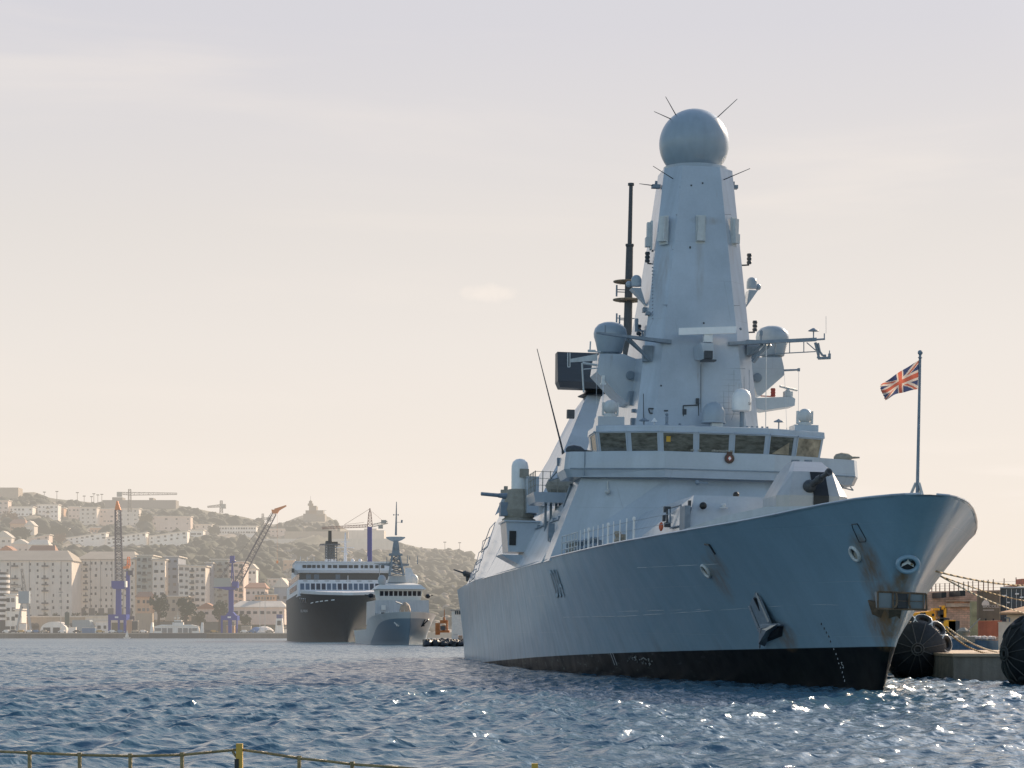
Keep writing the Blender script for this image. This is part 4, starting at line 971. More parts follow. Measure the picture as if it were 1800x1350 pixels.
    mb=MB(); mb.hexa([(cc.x-.22,l-.1,d_.z+.04),(cc.x+.22,l-.1,d_.z+.04),(cc.x+.22,l+.1,d_.z+.04),(cc.x-.22,l+.1,d_.z+.04)],[(cc.x-.22,l-.0,a.z-.04),(cc.x+.22,l-.0,a.z-.04),(cc.x+.22,l+.1,a.z-.04),(cc.x-.22,l+.1,a.z-.04)])
    mb.build('anchor_head_socket',M_BK,sa)
    mb=MB()
    for s in (-1,1): mb.path([(cc.x+s*.30,l-.12,a.z-.05),(cc.x+s*.26,l-.14,cc.z+.1),(cc.x+s*.26,l-.14,cc.z-.12),(cc.x+s*.33,l-.12,d_.z+.06)],.05,5)
    mb.build('socket_cheek',M_RUST,sa)
    mb=MB(); mb.hexa([P(1562,1088,5.2),P(1582,1090,5.2),P(1582,1090,5.9),P(1562,1088,5.9)],[P(1562,1072,4.3),P(1585,1072,4.3),P(1585,1072,5.9),P(1562,1072,5.9)]); mb.build('stem_anchor_shank',M_RUST,sa)
    mb=MB(); mb.hexa([P(1533,1080,5.6),P(1562,1092,5.5),P(1566,1090,6.4),P(1548,1072,6.9)],[P(1525,1055,5.4),P(1556,1062,4.9),P(1560,1058,6.2),P(1535,1052,6.9)]); mb.build('anchor_bolster',M_RUST,sa)
    # draught marks: small white dashes and a 5 in a hook
    mb=MB(); 
    for px,py in ((1466,1140),(1470,1149),(1473,1157),(1475,1165),(1478,1173),(1481,1181),(1483,1189),(1485,1196)):
        p=HS(px,py,off=.02); mb.hexa([p+Vector((0,-.035,-.06)),p+Vector((0,.035,-.06)),p+Vector((.02,.035,-.06)),p+Vector((.02,-.035,-.06))],[p+Vector((-.0,-.035,.06)),p+Vector((-.0,.035,.06)),p+Vector((.02,.035,.06)),p+Vector((.02,-.035,.06))])
    mb.build('draught_marks',M_LINE,S)
    mb=MB()
    for px,py in ((1444,1096),(1449,1104),(1453,1111),(1457,1118),(1460,1127)): mb.cbox(HS(px,py,off=.01),(.03,.1,.12))
    mb.build('draught_marks',M_BK,S)
    def hull_text(s,l0,z0,size,m,off,du=1.0,slant=.0,name='lettering'):
        me=text_mesh(s,size); bm=bmesh.new(); bm.from_mesh(me); bmesh.ops.subdivide_edges(bm,edges=bm.edges,cuts=1); bm.to_mesh(me); bm.free()
        for v in me.vertices:
            l=l0-v.co.x*du; z=z0+v.co.y; v.co=hp(l,z,off)
        me.materials.clear(); me.materials.append(m); return link(bpy.data.objects.new(name,me),S)
    q=HS(1484,1170); hull_text('5',q.y+.2,q.z-.12,.4,M_LINE,.02)
    a=HS(965,1000); b=HS(969,1052); c=HS(998,1050)
    hull_text('D34',a.y+.2,b.z,(a.z-b.z)*1.36,mat('pennant_shadow',(.12,.18,.22),.5),.02,du=1.0*(a.y-c.y)/((a.z-b.z)*1.36*2.0)); hull_text('D34',a.y+.12,b.z+.05,(a.z-b.z)*1.36,mat('pennant_number_paint',(.38,.50,.58),.5,var=.1),.045,du=1.0*(a.y-c.y)/((a.z-b.z)*1.36*2.0))
    mb=MB(); g=random.Random(3)
    for k in range(26):
        x=g.uniform(1103,1147); y=1152+ (x-1103)*.16+g.uniform(0,9); a_=HS(x,y,off=.0); b_=HS(x+g.uniform(-3,4),y+g.uniform(-2,3),off=.0); mb.tube(a_,b_,.03,.05,4)
    mb.build('scraped_paint',mat('scraped_undercoat',(.20,.21,.205),.8,var=.3),S)
    q=HS(1076,1160); hull_text('11',q.y,q.z-.3,1.0,M_LINE,.02)
build_fore()
# ------------------------------------------------------------------ flag, ropes
def build_flag():
    nx,ny=64,34; L_,H_=1.62,1.06
    hoist_t=SHIPM@P(1615.5,633,2.4); hoist_b=SHIPM@P(1613,684,2.4)
    tip_t=W(1547,678,96.4); tip_b=W(1554,703,96.2)
    mats=[mat('flag_blue_cloth',(.07,.09,.19),.8,var=.1),mat('flag_white_cloth',(.78,.66,.56),.8,var=.08),mat('flag_red_cloth',(.62,.16,.10),.8,var=.1)]
    for m in mats:
        N=m.node_tree.nodes; L=m.node_tree.links; p=N['Principled BSDF']; tr=N.new('ShaderNodeBsdfTranslucent'); L.new(p.inputs['Base Color'].links[0].from_socket,tr.inputs[0]); ms=N.new('ShaderNodeMixShader'); ms.inputs[0].default_value=.55; L.new(p.outputs[0],ms.inputs[1]); L.new(tr.outputs[0],ms.inputs[2]); L.new(ms.outputs[0],N['Material Output'].inputs[0])
    vs=[];fs=[];mi=[]
    for i in range(nx+1):
        u=i/nx
        for j in range(ny+1):
            v=j/ny
            a=hoist_b.lerp(hoist_t,v); b=tip_b.lerp(tip_t,v)
            p=a.lerp(b,u)
            sag=.10*math.sin(u*math.pi)*(1-v*.4)
            w=.10*u*math.sin(9*u+3.2*v)+.06*u*math.sin(17*u-4*v+1)
            p+=Vector((.035*math.sin(8*u+5*v)*u,w,sag*.6+.03*u*math.sin(12*u+2*v)))
            if u>.93: p+=Vector((.02*math.sin(v*40),0,.015*math.sin(v*33)))
            vs.append(p)
    def col(u,v):
        x=(u-.5)*60; y=(v-.5)*30
        if abs(x)<3 or abs(y)<3: return 2
        if abs(x)<5 or abs(y)<5: return 1
        for s in (1,-1):
            d=(y-s*x*.5)/math.sqrt(1.25)
            if abs(d)<3:
                side=1 if (x*(1 if s>0 else -1)>0) else -1
                dd=d*(1 if x>0 else -1)
                if -2<dd<0 or abs(d)<.2: return 2
                return 1
        return 0
    for i in range(nx):
        for j in range(ny):
            a=i*(ny+1)+j; fs.append((a,a+ny+1,a+ny+2,a+1)); mi.append(col(1-(i+.5)/nx,(j+.5)/ny))
    mb=MB(); mb.v=[tuple(p) for p in vs]; mb.f=fs; mb.m=mi
    mb.build('flag',mats,None,smooth=True,recalc=False,label='red, white and blue crossed flag flying from the bow jackstaff',cat='flag')
build_flag()
M_ROPE=mat('tan_rope',(.30,.22,.12),.85,var=.2,scale=8)
M_ROPE2=mat('pale_rope',(.52,.45,.34),.85,var=.2,scale=8)
def rope(a,b,sag,r,m,label,name='mooring_rope',n=26):
    pts=[]
    for i in range(n+1):
        t=i/n; p=Vector(a).lerp(Vector(b),t); p.z-=sag*4*t*(1-t); pts.append(p)
    mb=MB(); mb.path(pts,r,6); return mb.build(name,m,None,smooth=True,label=label,cat='rope',group='mooring ropes of the destroyer')
rope(SHIPM@P(1602,992,2.9),W(1850,1028,150),.35,.045,M_ROPE,'topmost dark mooring rope running right from the ring on the stem')
rope(W(1652,1012,112),W(1850,1062,150),.25,.035,M_ROPE,'thin mooring rope from the port bow passing over the upper part of the dark container')
rope(W(1652,1012,112.5),W(1850,1088,150),.35,.04,M_ROPE2,'pale mooring rope crossing the dark container just above its white logo')
rope(W(1664,1102,125),W(1757,1147,131),.22,.05,M_ROPE2,'upper of two slack pale ropes drooping in front of the blue barge')
rope(W(1663,1108,124),W(1757,1149,130),.38,.05,M_ROPE,'lower of two slack ropes drooping in front of the blue barge')
# ------------------------------------------------------------------ right hand quay
M_CONC=mat('weathered_concrete',(.27,.235,.195),.85,var=.22,scale=.5,bump=.4,bscale=3,streak=.25)
M_RUB=mat('black_fender_rubber',(.018,.020,.024),.55,var=.4,scale=2,bump=.3)
M_TYR=mat('worn_tyre',(.035,.036,.038),.6,var=.4,scale=4)
M_CHAIN=mat('fender_chain',(.12,.115,.11),.6,metal=.3,var=.3)
def torus_v(c,ax,R_,r,n=22,k=8,flat=1):
    M=Vector((0,0,1)).rotation_difference(Vector(ax)).to_matrix(); c=Vector(c)
    return [[c+M@Vector(((R_+r*math.cos(b))*math.cos(a),(R_+r*math.cos(b))*math.sin(a),r*flat*math.sin(b))) for b in [2*math.pi*j/k for j in range(k)]] for a in [2*math.pi*i/n for i in range(n+1)]]
def fender(c,ax,rad,ln,label,rows,cnt,pale=False):
    """big floating fender: rubber cylinder with a cone end, net of tyres and chains"""
    c=Vector(c); ax=Vector(ax).normalized(); t=thing('fender',label,'fender',c)
    side=ax.cross(Vector((0,0,1))).normalized(); up=Vector((0,0,1))
    mb=MB(); h=ln/2
    mb.lathe([(rad*.16,-h-.28*rad),(rad*.5,-h-.16*rad),(rad*.86,-h+.05*rad),(rad*.97,-h+.22*rad),(rad,-h+.4*rad),(rad,h-.4*rad),(rad*.97,h-.22*rad),(rad*.86,h-.05*rad),(rad*.5,h+.16*rad),(rad*.16,h+.28*rad)],(0,0,0),40,ax=ax)
    mb.build('fender_body',M_RUB,t,smooth=50)
    def ringpt(a,r,z): return side*math.cos(a)*r+up*math.sin(a)*r+ax*z
    first=None; tr=rad*.24
    for z in rows:
        for k in range(cnt):
            a=2*math.pi*(k+.35)/cnt
            n=(side*math.cos(a)+up*math.sin(a))
            if (c+ringpt(a,rad,z)).z<-.5: continue
            if z<-h+.5*rad: n=(n*.8-ax*.6).normalized()
            mb=MB(); mb.loft(torus_v((0,0,0),n,tr,tr*.36),False)
            o=mb.build('tyre',M_TYR,t,smooth=True); o.location=ringpt(a,rad*1.03 if z>=-h+.5*rad else rad*.97,z)
            if pale and z==rows[0] and n.z>.0 and n.x>-.5:
                mb=MB(); mb.loft(torus_v(n*tr*.2,n,tr*1.16,tr*.12),False); mb.build('painted_tyre_rim',M_WH,o,smooth=True)
    mb=MB(); e=-h-.30*rad
    for k in range(12):
        a=2*math.pi*k/12+.2
        pts=[ringpt(a,rad*.12,e-.03),ringpt(a,rad*.5,-h-.2*rad),ringpt(a,rad*.84,-h+.02*rad),ringpt(a,rad*.97,-h+.2*rad)]
        pts=[p-ax*.0 for p in pts]
        mb.path(pts[:3 if k%2 else 4],.028,5)
    ch=mb.build('chain_net',M_CHAIN,t)
    mb=MB(); mb.loft(torus_v(ax*(e-.05),ax,.2,.05),False); mb.loft(torus_v(ax*(e-.03),ax,.33,.04),False); mb.build('tow_ring',M_CHAIN,t,smooth=True)
    return t
c=W(1624,1140,130); fender((c.x,c.y+2.9,1.6),(.12,1,0),1.66,5.0,'round black rubber fender with chain net and white rimmed tyres beside the bow',(-1.9,-.4,1.2),11,True)
# pale painted tyre rims seen on the first fender
c=W(1838,1145,112); fender((c.x+.0,c.y+1.5,1.5),(.95,.30,0),1.58,2.7,'black rubber fender hung with rows of tyres at the right edge',(-.95,-.3,.35,.95),9)
fb=thing('floating_pontoon','low concrete pontoon with pale lit top between the two black fenders','pontoon',(0,0,0))
mb=MB(); a=W(1676,1190,124.5); b=W(1900,1200,122); zt=1.42
mb.box(a.x,b.x+6,124.5,150,-.6,zt-.16); mb.build('pontoon_body',M_CONC,fb)
mb=MB(); mb.box(a.x-.05,b.x+6.05,124.35,150.1,zt-.155,zt); mb.build('pontoon_deck',mat('pontoon_deck_concrete',(.50,.38,.27),.8,var=.12,scale=1),fb)
rope(W(1648,1161,130),W(1708,1173,125),.18,.035,M_ROPE2,'pale rope hanging from the fender chain net to the pontoon')
# blue barge behind
t=thing('work_barge','blue work barge covered with white netting behind the concrete pontoon','barge',(0,0,0))
mb=MB(); a=W(1600,1150,165); b=W(1762,1150,165); z1=W(1700,1122,165).z
mb.hexa([(a.x,165,-.5),(b.x+1,165,-.5),(b.x+1,176,-.5),(a.x,176,-.5)],[(a.x-.3,164.7,z1),(b.x+1.3,164.7,z1-.2),(b.x+1.3,176,z1-.2),(a.x-.3,176,z1)]); mb.build('barge_hull',mat('blue_barge_paint',(.08,.17,.28),.5,var=.25,scale=1,streak=.4),t)
mb=MB()
for i in range(60):
    x=a.x+3+random.random()*(b.x-a.x-3); mb.ball((x,165.5+random.random()*4,z1+.02),.14+random.random()*.16,6,sz=.6)
mb.build('white_netting',mat('white_net_heap',(.55,.52,.50),.8,var=.3,scale=3,bump=.5),t)
mb=MB(); p=W(1693,1117,165); mb.lathe([(.45,-.4),(.3,0),(.5,.3),(.15,.55)],p,10); mb.tube(p,p+Vector((1.2,0,1.2)),.06,.05,5); mb.build('winch',M_BEIGE,t)
mb=MB(); p=W(1702,1124,164.6); mb.cbox(p,(.9,.3,.4)); mb.build('rubbing_block',M_BEIGE,t)
# quay ground, stone wall, fence
M_STONE=mat('sunlit_stone_wall',(.80,.55,.38),.9,var=.35,scale=.9,bump=.7,bscale=2.5)
def stone_wall_mat():
    m=mat('rubble_stone_wall',(.78,.47,.32),.9,var=.3,scale=1.1,bump=.6,bscale=3); N=m.node_tree.nodes; L=m.node_tree.links; p=N['Principled BSDF']
    src=p.inputs['Base Color'].links[0].from_socket
    tc=N.new('ShaderNodeTexCoord'); sp=N.new('ShaderNodeSeparateXYZ'); L.new(tc.outputs['Object'],sp.inputs[0]); cb=N.new('ShaderNodeCombineXYZ'); L.new(sp.outputs[0],cb.inputs[0]); L.new(sp.outputs[2],cb.inputs[1])
    br=N.new('ShaderNodeTexBrick'); br.inputs['Scale'].default_value=1; br.inputs['Brick Width'].default_value=.55; br.inputs['Row Height'].default_value=.22; br.inputs['Mortar Size'].default_value=.03
    br.inputs['Color1'].default_value=(1.08,1.05,1.02,1); br.inputs['Color2'].default_value=(.86,.86,.88,1); br.inputs['Mortar'].default_value=(.78,.75,.73,1); L.new(cb.outputs[0],br.inputs[0])
    mu=N.new('ShaderNodeMix'); mu.data_type='RGBA'; mu.blend_type='MULTIPLY'; mu.inputs[0].default_value=1; L.new(src,mu.inputs[6]); L.new(br.outputs[0],mu.inputs[7]); L.new(mu.outputs[2],p.inputs['Base Color']); return m
mb=MB(); mb.box(40,130,176.2,420,-2,1.6); mb.build('quay_ground',mat('quay_paving',(.30,.25,.20),.9,var=.2,scale=.3),None,kind='structure')
YW=235.0
t=thing('harbour_wall','long rubble stone wall in warm sunlight behind the containers','wall',(0,0,0))
mb=MB(); a=W(1600,1040,YW); b=W(1730,1037,YW-4); zt=W(1700,1037,YW).z
mb.hexa([(a.x,YW+6,1.6),(a.x+60,YW-6,1.6),(a.x+60,YW-2,1.6),(a.x,YW+10,1.6)],[(a.x,YW+6,zt-.1),(a.x+60,YW-6,zt+.9),(a.x+60,YW-2,zt+.9),(a.x,YW+10,zt-.1)]); mb.build('wall_face',stone_wall_mat(),t)
mb=MB(); z=W(1700,1064,YW).z; mb.hexa([(a.x+4.5,YW+4.6,z-.1),(a.x+60,YW-6.4,z-.1),(a.x+60,YW-6,z-.1),(a.x+4.5,YW+5.2,z-.1)],[(a.x+4.5,YW+4.6,z+.25),(a.x+60,YW-6.4,z+.3),(a.x+60,YW-6,z+.3),(a.x+4.5,YW+5.2,z+.25)]); z=W(1700,1055,YW).z; mb.hexa([(a.x+4.5,YW+4.7,z-.06),(a.x+60,YW-6.3,z-.06),(a.x+60,YW-6,z-.06),(a.x+4.5,YW+5.2,z-.06)],[(a.x+4.5,YW+4.7,z+.06),(a.x+60,YW-6.3,z+.08),(a.x+60,YW-6,z+.08),(a.x+4.5,YW+5.2,z+.06)]); mb.build('wall_ledge',M_STONE,t)
for px,py in ((1656,1046),(1689,1043)):
    mb=MB(); p=W(px,py,YW-1+(1700-px)*.05); mb.cbox(p+Vector((0,2,0)),(.5,6,.55)); mb.build('loophole',M_BK,t)
mb=MB(); p=W(1712,1090,YW-1); mb.box(p.x-.75,p.x+1.2,YW-3.5,YW-2.8,1.6,W(1700,1058,YW).z); mb.build('wall_buttress',mat('mossy_buttress',(.42,.36,.20),.9,var=.3,scale=1,bump=.5),t)
ft=thing('wire_fence','tall rusty wire mesh fence on top of the stone wall','fence',(0,0,0))
i=0
for px in [1638,1645,1652,1661,1669,1677,1685,1694,1702,1710,1720,1729,1737,1746,1765,1786,1806,1826]:
    u=(px-1600)/200; yy=YW+7-12*((px-1600)*YW/F/60); p=W(px,1037,yy); zb=zt-.1+1.0*((p.x-a.x)/60); hgt=(13+ (px-1638)*.06)*yy/F
    mb=MB(); mb.tube((p.x,yy,zb),(p.x,yy,zb+hgt),.055,.05,5); mb.build('fence_post',mat('rusty_post',(.16,.09,.06),.8) if 'rusty_post' not in MATS else MATS['rusty_post'],ft)
mb=MB(); 
for h in (.3,.6,.9): mb.tube((a.x,YW+7,zt-.1+h*.85),(a.x+60,YW-5,zt+.9+h*1.4),.012,.012,4)
mb.build('fence_wire',MATS['rusty_post'],ft)
t=thing('gate_pillar','reddish block pillar standing on the wall at the far right edge','pillar',(0,0,0))
mb=MB(); p=W(1797,1030,YW-5); mb.box(p.x-.4,p.x+4,YW-6.8,YW-4,zt+.3,W(1797,1018,YW-5).z); mb.box(p.x-1.5,p.x-.41,YW-6.6,YW-4,zt+.3,W(1790,1031,YW-5).z); mb.build('pillar_block',mat('red_block',(.55,.22,.14),.9,var=.2),t)
def turn(T,px,py,y,deg=-12):
    c=W(px,py,y); T.matrix_world=Matrix.Translation((c.x,c.y,0))@Matrix.Rotation(R(deg),4,'Z')@Matrix.Translation((-c.x,-c.y,0))
# containers
def corrugated(mb,x0,x1,y,z0,z1,n,d=.05):
    w=(x1-x0)/n
    for i in range(n): mb.box(x0+w*(i+.15),x0+w*(i+.6),y-d,y+.02,z0,z1)
YC=205.0
def container(px0,px1,py0,py1,m,label,name='shipping_container',yc=YC,n=14,dep=6):
    a=W(px0,py1,yc); b=W(px1,py0,yc); t=thing(name,label,'container',(0,0,0))
    mb=MB(); mb.box(a.x,b.x,yc,yc+dep,a.z,b.z); mb.build('container_body',m,t)
    mb=MB(); corrugated(mb,a.x+.1,b.x-.1,yc,a.z+.15,b.z-.15,n); mb.build('corrugated_front',m,t)
    mb=MB()
    for x in (a.x,b.x-.12): mb.box(x,x+.12,yc-.07,yc+.1,a.z,b.z)
    for z in (a.z,b.z-.12): mb.box(a.x,b.x,yc-.065,yc+.1,z,z+.12)
    mb.build('container_frame',m,t); return t,a,b
MC1=mat('dark_brown_container',(.22,.175,.125),.6,var=.1,scale=1,streak=.15); MC2=mat('rust_red_container',(.52,.19,.11),.7,var=.12,scale=1,streak=.15)
t,a,b=container(1717,1757,1039,1089.5,MC1,'tall dark brown container with white drop logo, stacked on the rust red one')
mw=mat('white_logo_paint',(.72,.62,.54),.6,var=.05)
mb=MB(); p=W(1732.5,1060,YC-.09)
pts=[p+Vector((math.sin(a_)*r,0,math.cos(a_)*r*1.0)) for a_,r in ((0,.42),(.55,.26),(1.3,.3),(1.9,.36),(2.2,.36),(4.08,.36),(4.38,.36),(4.98,.3),(5.73,.26))]
mb.poly(pts,(0,.03,0)); mb.build('drop_logo',mw,t)
turn(t,1717,1080,YC); text_flat('BRICOLE',W(1727.5,1068.3,YC-.09),.36,mw,t,squash=1.0); mb=MB(); p=W(1728,1072.4,YC-.09); mb.box(p.x,p.x+.95,p.y,p.y+.03,p.z-.03,p.z+.03); mb.build('logo_bar',mw,t)
mb=MB()
for px in (1721,1733,1746): mb.cbox(W(px,1089,YC-.1),(.12,.1,.16))
mb.build('container_foot',M_BK,t)
t2,_,_=container(1719,1760,1091,1119,MC2,'low rust red container underneath the dark brown container'); turn(t2,1717,1080,YC)
t=thing('lattice_shed','dark blue glazed shed with pale vertical mullions right of the containers','shed',(0,0,0))
a=W(1758,1092,212); b=W(1860,1034,212)
mb=MB(); mb.box(a.x,b.x,212,222,a.z-1,b.z); mb.build('shed_wall',mat('dark_blue_glazing',(.035,.055,.075),.25,var=.5,scale=.8),t)
mb=MB()
for i in range(9): x=a.x+.55+i*.43; mb.box(x,x+.05,211.9,212,a.z-.9,b.z-.1)
mb.box(a.x,b.x,211.7,222.2,b.z,b.z+.12); mb.build('mullion',M_LG,t)
mb=MB()
for px,py in ((1773,1059),(1788,1044),(1796,1050),(1766,1047)): mb.cbox(W(px,py,211.8),(.25+.3*random.random(),.1,.12))
mb.build('pale_sign_plate',M_WH,t); turn(t,1758,1080,212,-13)
t=thing('gatehouse','small cream gatehouse with a shallow tiled roof beside the right fender','building',(0,0,0))
MCR=mat('cream_render',(.85,.62,.42),.85,var=.1,scale=.6)
a=W(1770,1112,190); mb=MB(); mb.box(a.x,a.x+9,190,198,1.0,W(1770,1080,190).z); mb.build('wall',MCR,t)
mb=MB(); z=W(1770,1078,190).z; mb.loft([[(a.x-.6,189.4,z-.05),(a.x+9.6,189.4,z-.05),(a.x+9.6,198.6,z-.05),(a.x-.6,198.6,z-.05)],[(a.x-.6,189.4,z+.08),(a.x+9.6,189.4,z+.08),(a.x+9.6,198.6,z+.08),(a.x-.6,198.6,z+.08)],[(a.x+3.4,193.5,z+1.1),(a.x+6,193.5,z+1.1),(a.x+6,194.5,z+1.1),(a.x+3.4,194.5,z+1.1)]]); mb.build('roof',mat('tan_roof_tile',(.62,.36,.2),.85,var=.15,scale=2),t)
mb=MB(); p=W(1775,1095,189.9); mb.path([p+Vector((0,0,-.7)),p+Vector((0,0,.4)),p+Vector((-.4,0,.42))],.05,5); p=W(1792,1090,189.9); mb.box(p.x,p.x+.12,189.85,190,p.z-.3,p.z+.3); mb.build('drain_pipe',M_MG,t); turn(t,1766,1080,190,-13)
t=thing('white_cabin','plain pale cabin in front of the gatehouse, left of the right fender','cabin',(0,0,0))
a=W(1755,1135,160); mb=MB(); mb.box(a.x,a.x+1.75,160,164,1.3,W(1755,1094,160).z); mb.box(a.x-.05,a.x+1.8,159.95,164.05,W(1755,1094,160).z,W(1755,1093,160).z); mb.build('cabin_wall',mat('pale_cabin_paint',(.85,.66,.50),.7,var=.08),t); turn(t,1755,1100,160,-12)
# yellow crane lorry
t=thing('mobile_crane','yellow mobile crane machine parked on the quay behind the bow','crane',(0,0,0))
MYL=mat('crane_yellow',(.90,.42,.02),.45,var=.1)
y=150; mb=MB(); a=W(1600,1093,y); b=W(1650,1073,y)
mb.hexa([(a.x,y,a.z-.5),(b.x-.1,y,a.z-.6),(b.x-.1,y+2,a.z-.6),(a.x,y+2,a.z-.5)],[(a.x,y,b.z-.2),(b.x-.25,y,b.z),(b.x-.25,y+2,b.z),(a.x,y+2,b.z-.2)]); mb.build('crane_body',MYL,t,)
mb=MB(); 
for px,py,w,h in ((1649,1077,.22,.5),(1655,1076,.3,.7),(1661,1073,.12,.4),(1654,1086,.3,.4),(1651,1092,.4,.3)): mb.cbox(W(px,py,y+.5),(w,1,h))
mb.build('hydraulic_block',M_DG,t)
mb=MB()
for px,py,w,h in ((1659,1077,.15,.6),(1656,1068,.2,.25),(1644,1071,.4,.15)): mb.cbox(W(px,py,y+.3),(w,1,h))
mb.build('jib_head',MYL,t)
mb=MB()
for px,py in ((1620,1079),(1625,1079),(1640,1081)): mb.lathe([(.09,0),(.09,.06)],W(px,py,y-.02),10,ax=(0,-1,0))
mb.build('bolt_head',M_BK,t)
mb=MB(); mb.box(W(1600,0,y).x,W(1650,0,y).x,y+.3,y+2,1.6,W(1600,1100,y).z); 
mb.build('chassis',M_DG,t)
for i,px in enumerate((1606,1622,1640)):
    mb=MB(); mb.lathe([(.5,-.2),(.55,0),(.5,.2)],(W(px,0,y).x,y+.4,2.05),16,ax=(0,1,0)); mb.build('wheel',M_RUB,t)
t=thing('quay_generator','small yellow and black generator beside the slack ropes','generator',(0,0,0))
mb=MB(); mb.cbox(W(1664,1101,170),(1.1,1,.9)); mb.build('generator_case',MYL,t); mb=MB(); mb.cbox(W(1675,1105,170),(.8,1,1.1)); mb.lathe([(.25,0),(.25,.4)],W(1664,1096,170),8); mb.build('engine',M_DG,t)
# ------------------------------------------------------------------ patrol ship
def ship_frame(px,D,ang,roll=0): return Matrix.Translation(((px-900)/F*D,D,0))@Matrix.Rotation(R(ang),4,'Z')
MP=mat('patrol_grey_paint',(.48,.49,.50),.4,var=.06,scale=.4,haze=True,streak=.08)
MPD=mat('patrol_dark_camouflage',(.17,.22,.28),.4,var=.06,scale=.4,haze=True)
MPW=mat('patrol_pale_grey',(.72,.70,.66),.5,var=.05,haze=True)
MPM=mat('patrol_mid_grey',(.30,.32,.34),.5,var=.1,haze=True)
MPK=mat('patrol_black',(.02,.022,.026),.3,var=.2,haze=True)
MPO=mat('patrol_warm_cover',(.42,.32,.24),.7,haze=True)
PMX=ship_frame(722,489,7.0); PINV=PMX.inverted(); PO=PINV@Vector((0,0,EYE))
def local(inv,o,px,py,l):
    d=inv.to_3x3()@Vector(((px-900)/F,1,(HZ-py)/F)); t=(l-o.y)/d.y; return o+d*t
def patrol():
    T=thing('patrol_ship','small grey patrol ship with tall mast and dark camouflage bow, beside the ferry','patrol ship'); T.matrix_world=PMX
    Q=lambda px,py,l: local(PINV,PO,px,py,l)
    # stem raked, hull as stations
    dk=itp([(0,7.0),(12,6.5),(26,5.9),(30,5.8),(32,5.7),(38,3.4),(90,3.2)])
    bd=itp([(0,.15),(2,2.4),(6,4.6),(12,6.2),(20,6.9),(30,7.0),(90,6.9)]); bw=itp([(0,.03),(4,.9),(12,2.7),(22,4.7),(34,6.1),(50,6.5),(90,6.4)])
    def hull_b(l,t): 
        ls=5.0*(1-t)**1.4; s=max(0,l-ls); a=bw(s);b=bd(s); return a+(b-a)*t**1.1 if s>0 else 0.02
    mb=MB(); us=[0,.004,.012,.025,.045,.07,.1,.14,.19,.25,.32,.36,.38,.40,.42,.5,.7,1]; ts=[-.05,0,.15,.3,.45,.6,.75,.88,1]
    for sd in (-1,1):
        vs=[];fs=[]; n=len(ts)
        for u in us:
            for t in ts:
                ls=5.0*(1-max(0,t))**1.4; l=ls+u*(90-ls); z=t*dk(l); s=l-ls; tt=max(0,t)
                b=(bw(s)+(bd(s)-bw(s))*tt**1.1) if u>0 else .02
                vs.append((sd*b,l,z))
        for i in range(len(us)-1):
            for j in range(n-1): fs.append((i*n+j,(i+1)*n+j,(i+1)*n+j+1,i*n+j+1))
        mb.add(vs,fs)
    mb.box(-6.5,6.5,89.9,90.1,0,3.2)
    # camouflage: starboard bow dark panel by shader on object coordinates
    m=mat('patrol_hull_camouflage',(.56,.55,.54),.4,var=.06,scale=.4); N=m.node_tree.nodes; L=m.node_tree.links; p=N['Principled BSDF']; src=p.inputs['Base Color'].links[0].from_socket
    tc=N.new('ShaderNodeTexCoord'); sp=N.new('ShaderNodeSeparateXYZ'); L.new(tc.outputs['Object'],sp.inputs[0])
    def Mh(op,a,b):
        n=N.new('ShaderNodeMath'); n.operation=op; n.use_clamp=False
        for i,x in enumerate((a,b)):
            if isinstance(x,(int,float)): n.inputs[i].default_value=x
            else: L.new(x,n.inputs[i])
        return n.outputs[0]
    # dark where z < curve falling aft
    cz=Mh('SUBTRACT',5.6,Mh('MULTIPLY',Mh('POWER',Mh('MAXIMUM',Mh('SUBTRACT',sp.outputs[1],2),0),1.7),.0127))
    f=Mh('LESS_THAN',sp.outputs[2],cz); mx=N.new('ShaderNodeMix'); mx.data_type='RGBA'; L.new(f,mx.inputs[0]); L.new(src,mx.inputs[6]); mx.inputs[7].default_value=(.22,.27,.32,1); L.new(mx.outputs[2],p.inputs['Base Color'])
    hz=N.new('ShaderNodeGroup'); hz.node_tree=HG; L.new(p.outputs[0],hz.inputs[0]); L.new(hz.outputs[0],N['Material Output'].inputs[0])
    h=mb.build('hull',m,T,smooth=35)
    mb=MB(); vs=[];fs=[]
    ll=[.3,3,8,15,25,31,37,45,90]
    for l in ll: vs+=[(-bd(l)+.1,l,dk(l)-.3),(bd(l)-.1,l,dk(l)-.3)]
    for i in range(len(ll)-1): fs.append((2*i,2*i+1,2*i+3,2*i+2))
    mb.add(vs,fs); mb.build('deck',MPM,T)
    # superstructure from pixels (front plane about 28 m aft)
    l=28; z=lambda py,l=28: Q(700,py,l).z; x=lambda px,py=1060,l=28: Q(px,py,l).x
    mb=MB(); mb.hexa([(x(659),l,4.5),(x(755),l,4.5),(x(755),60,4.5),(x(659),60,4.5)],[(x(660),l+.6,z(1055)),(x(754),l+.6,z(1055)),(x(754),60,z(1055)),(x(660),60,z(1055))]); mb.build('lower_superstructure',MP,T)
    mb=MB(); l=30; zb,zw,zr=z(1055,l),z(1036,l),z(1031,l); a,b=x(663,1040,l),x(745,1040,l)
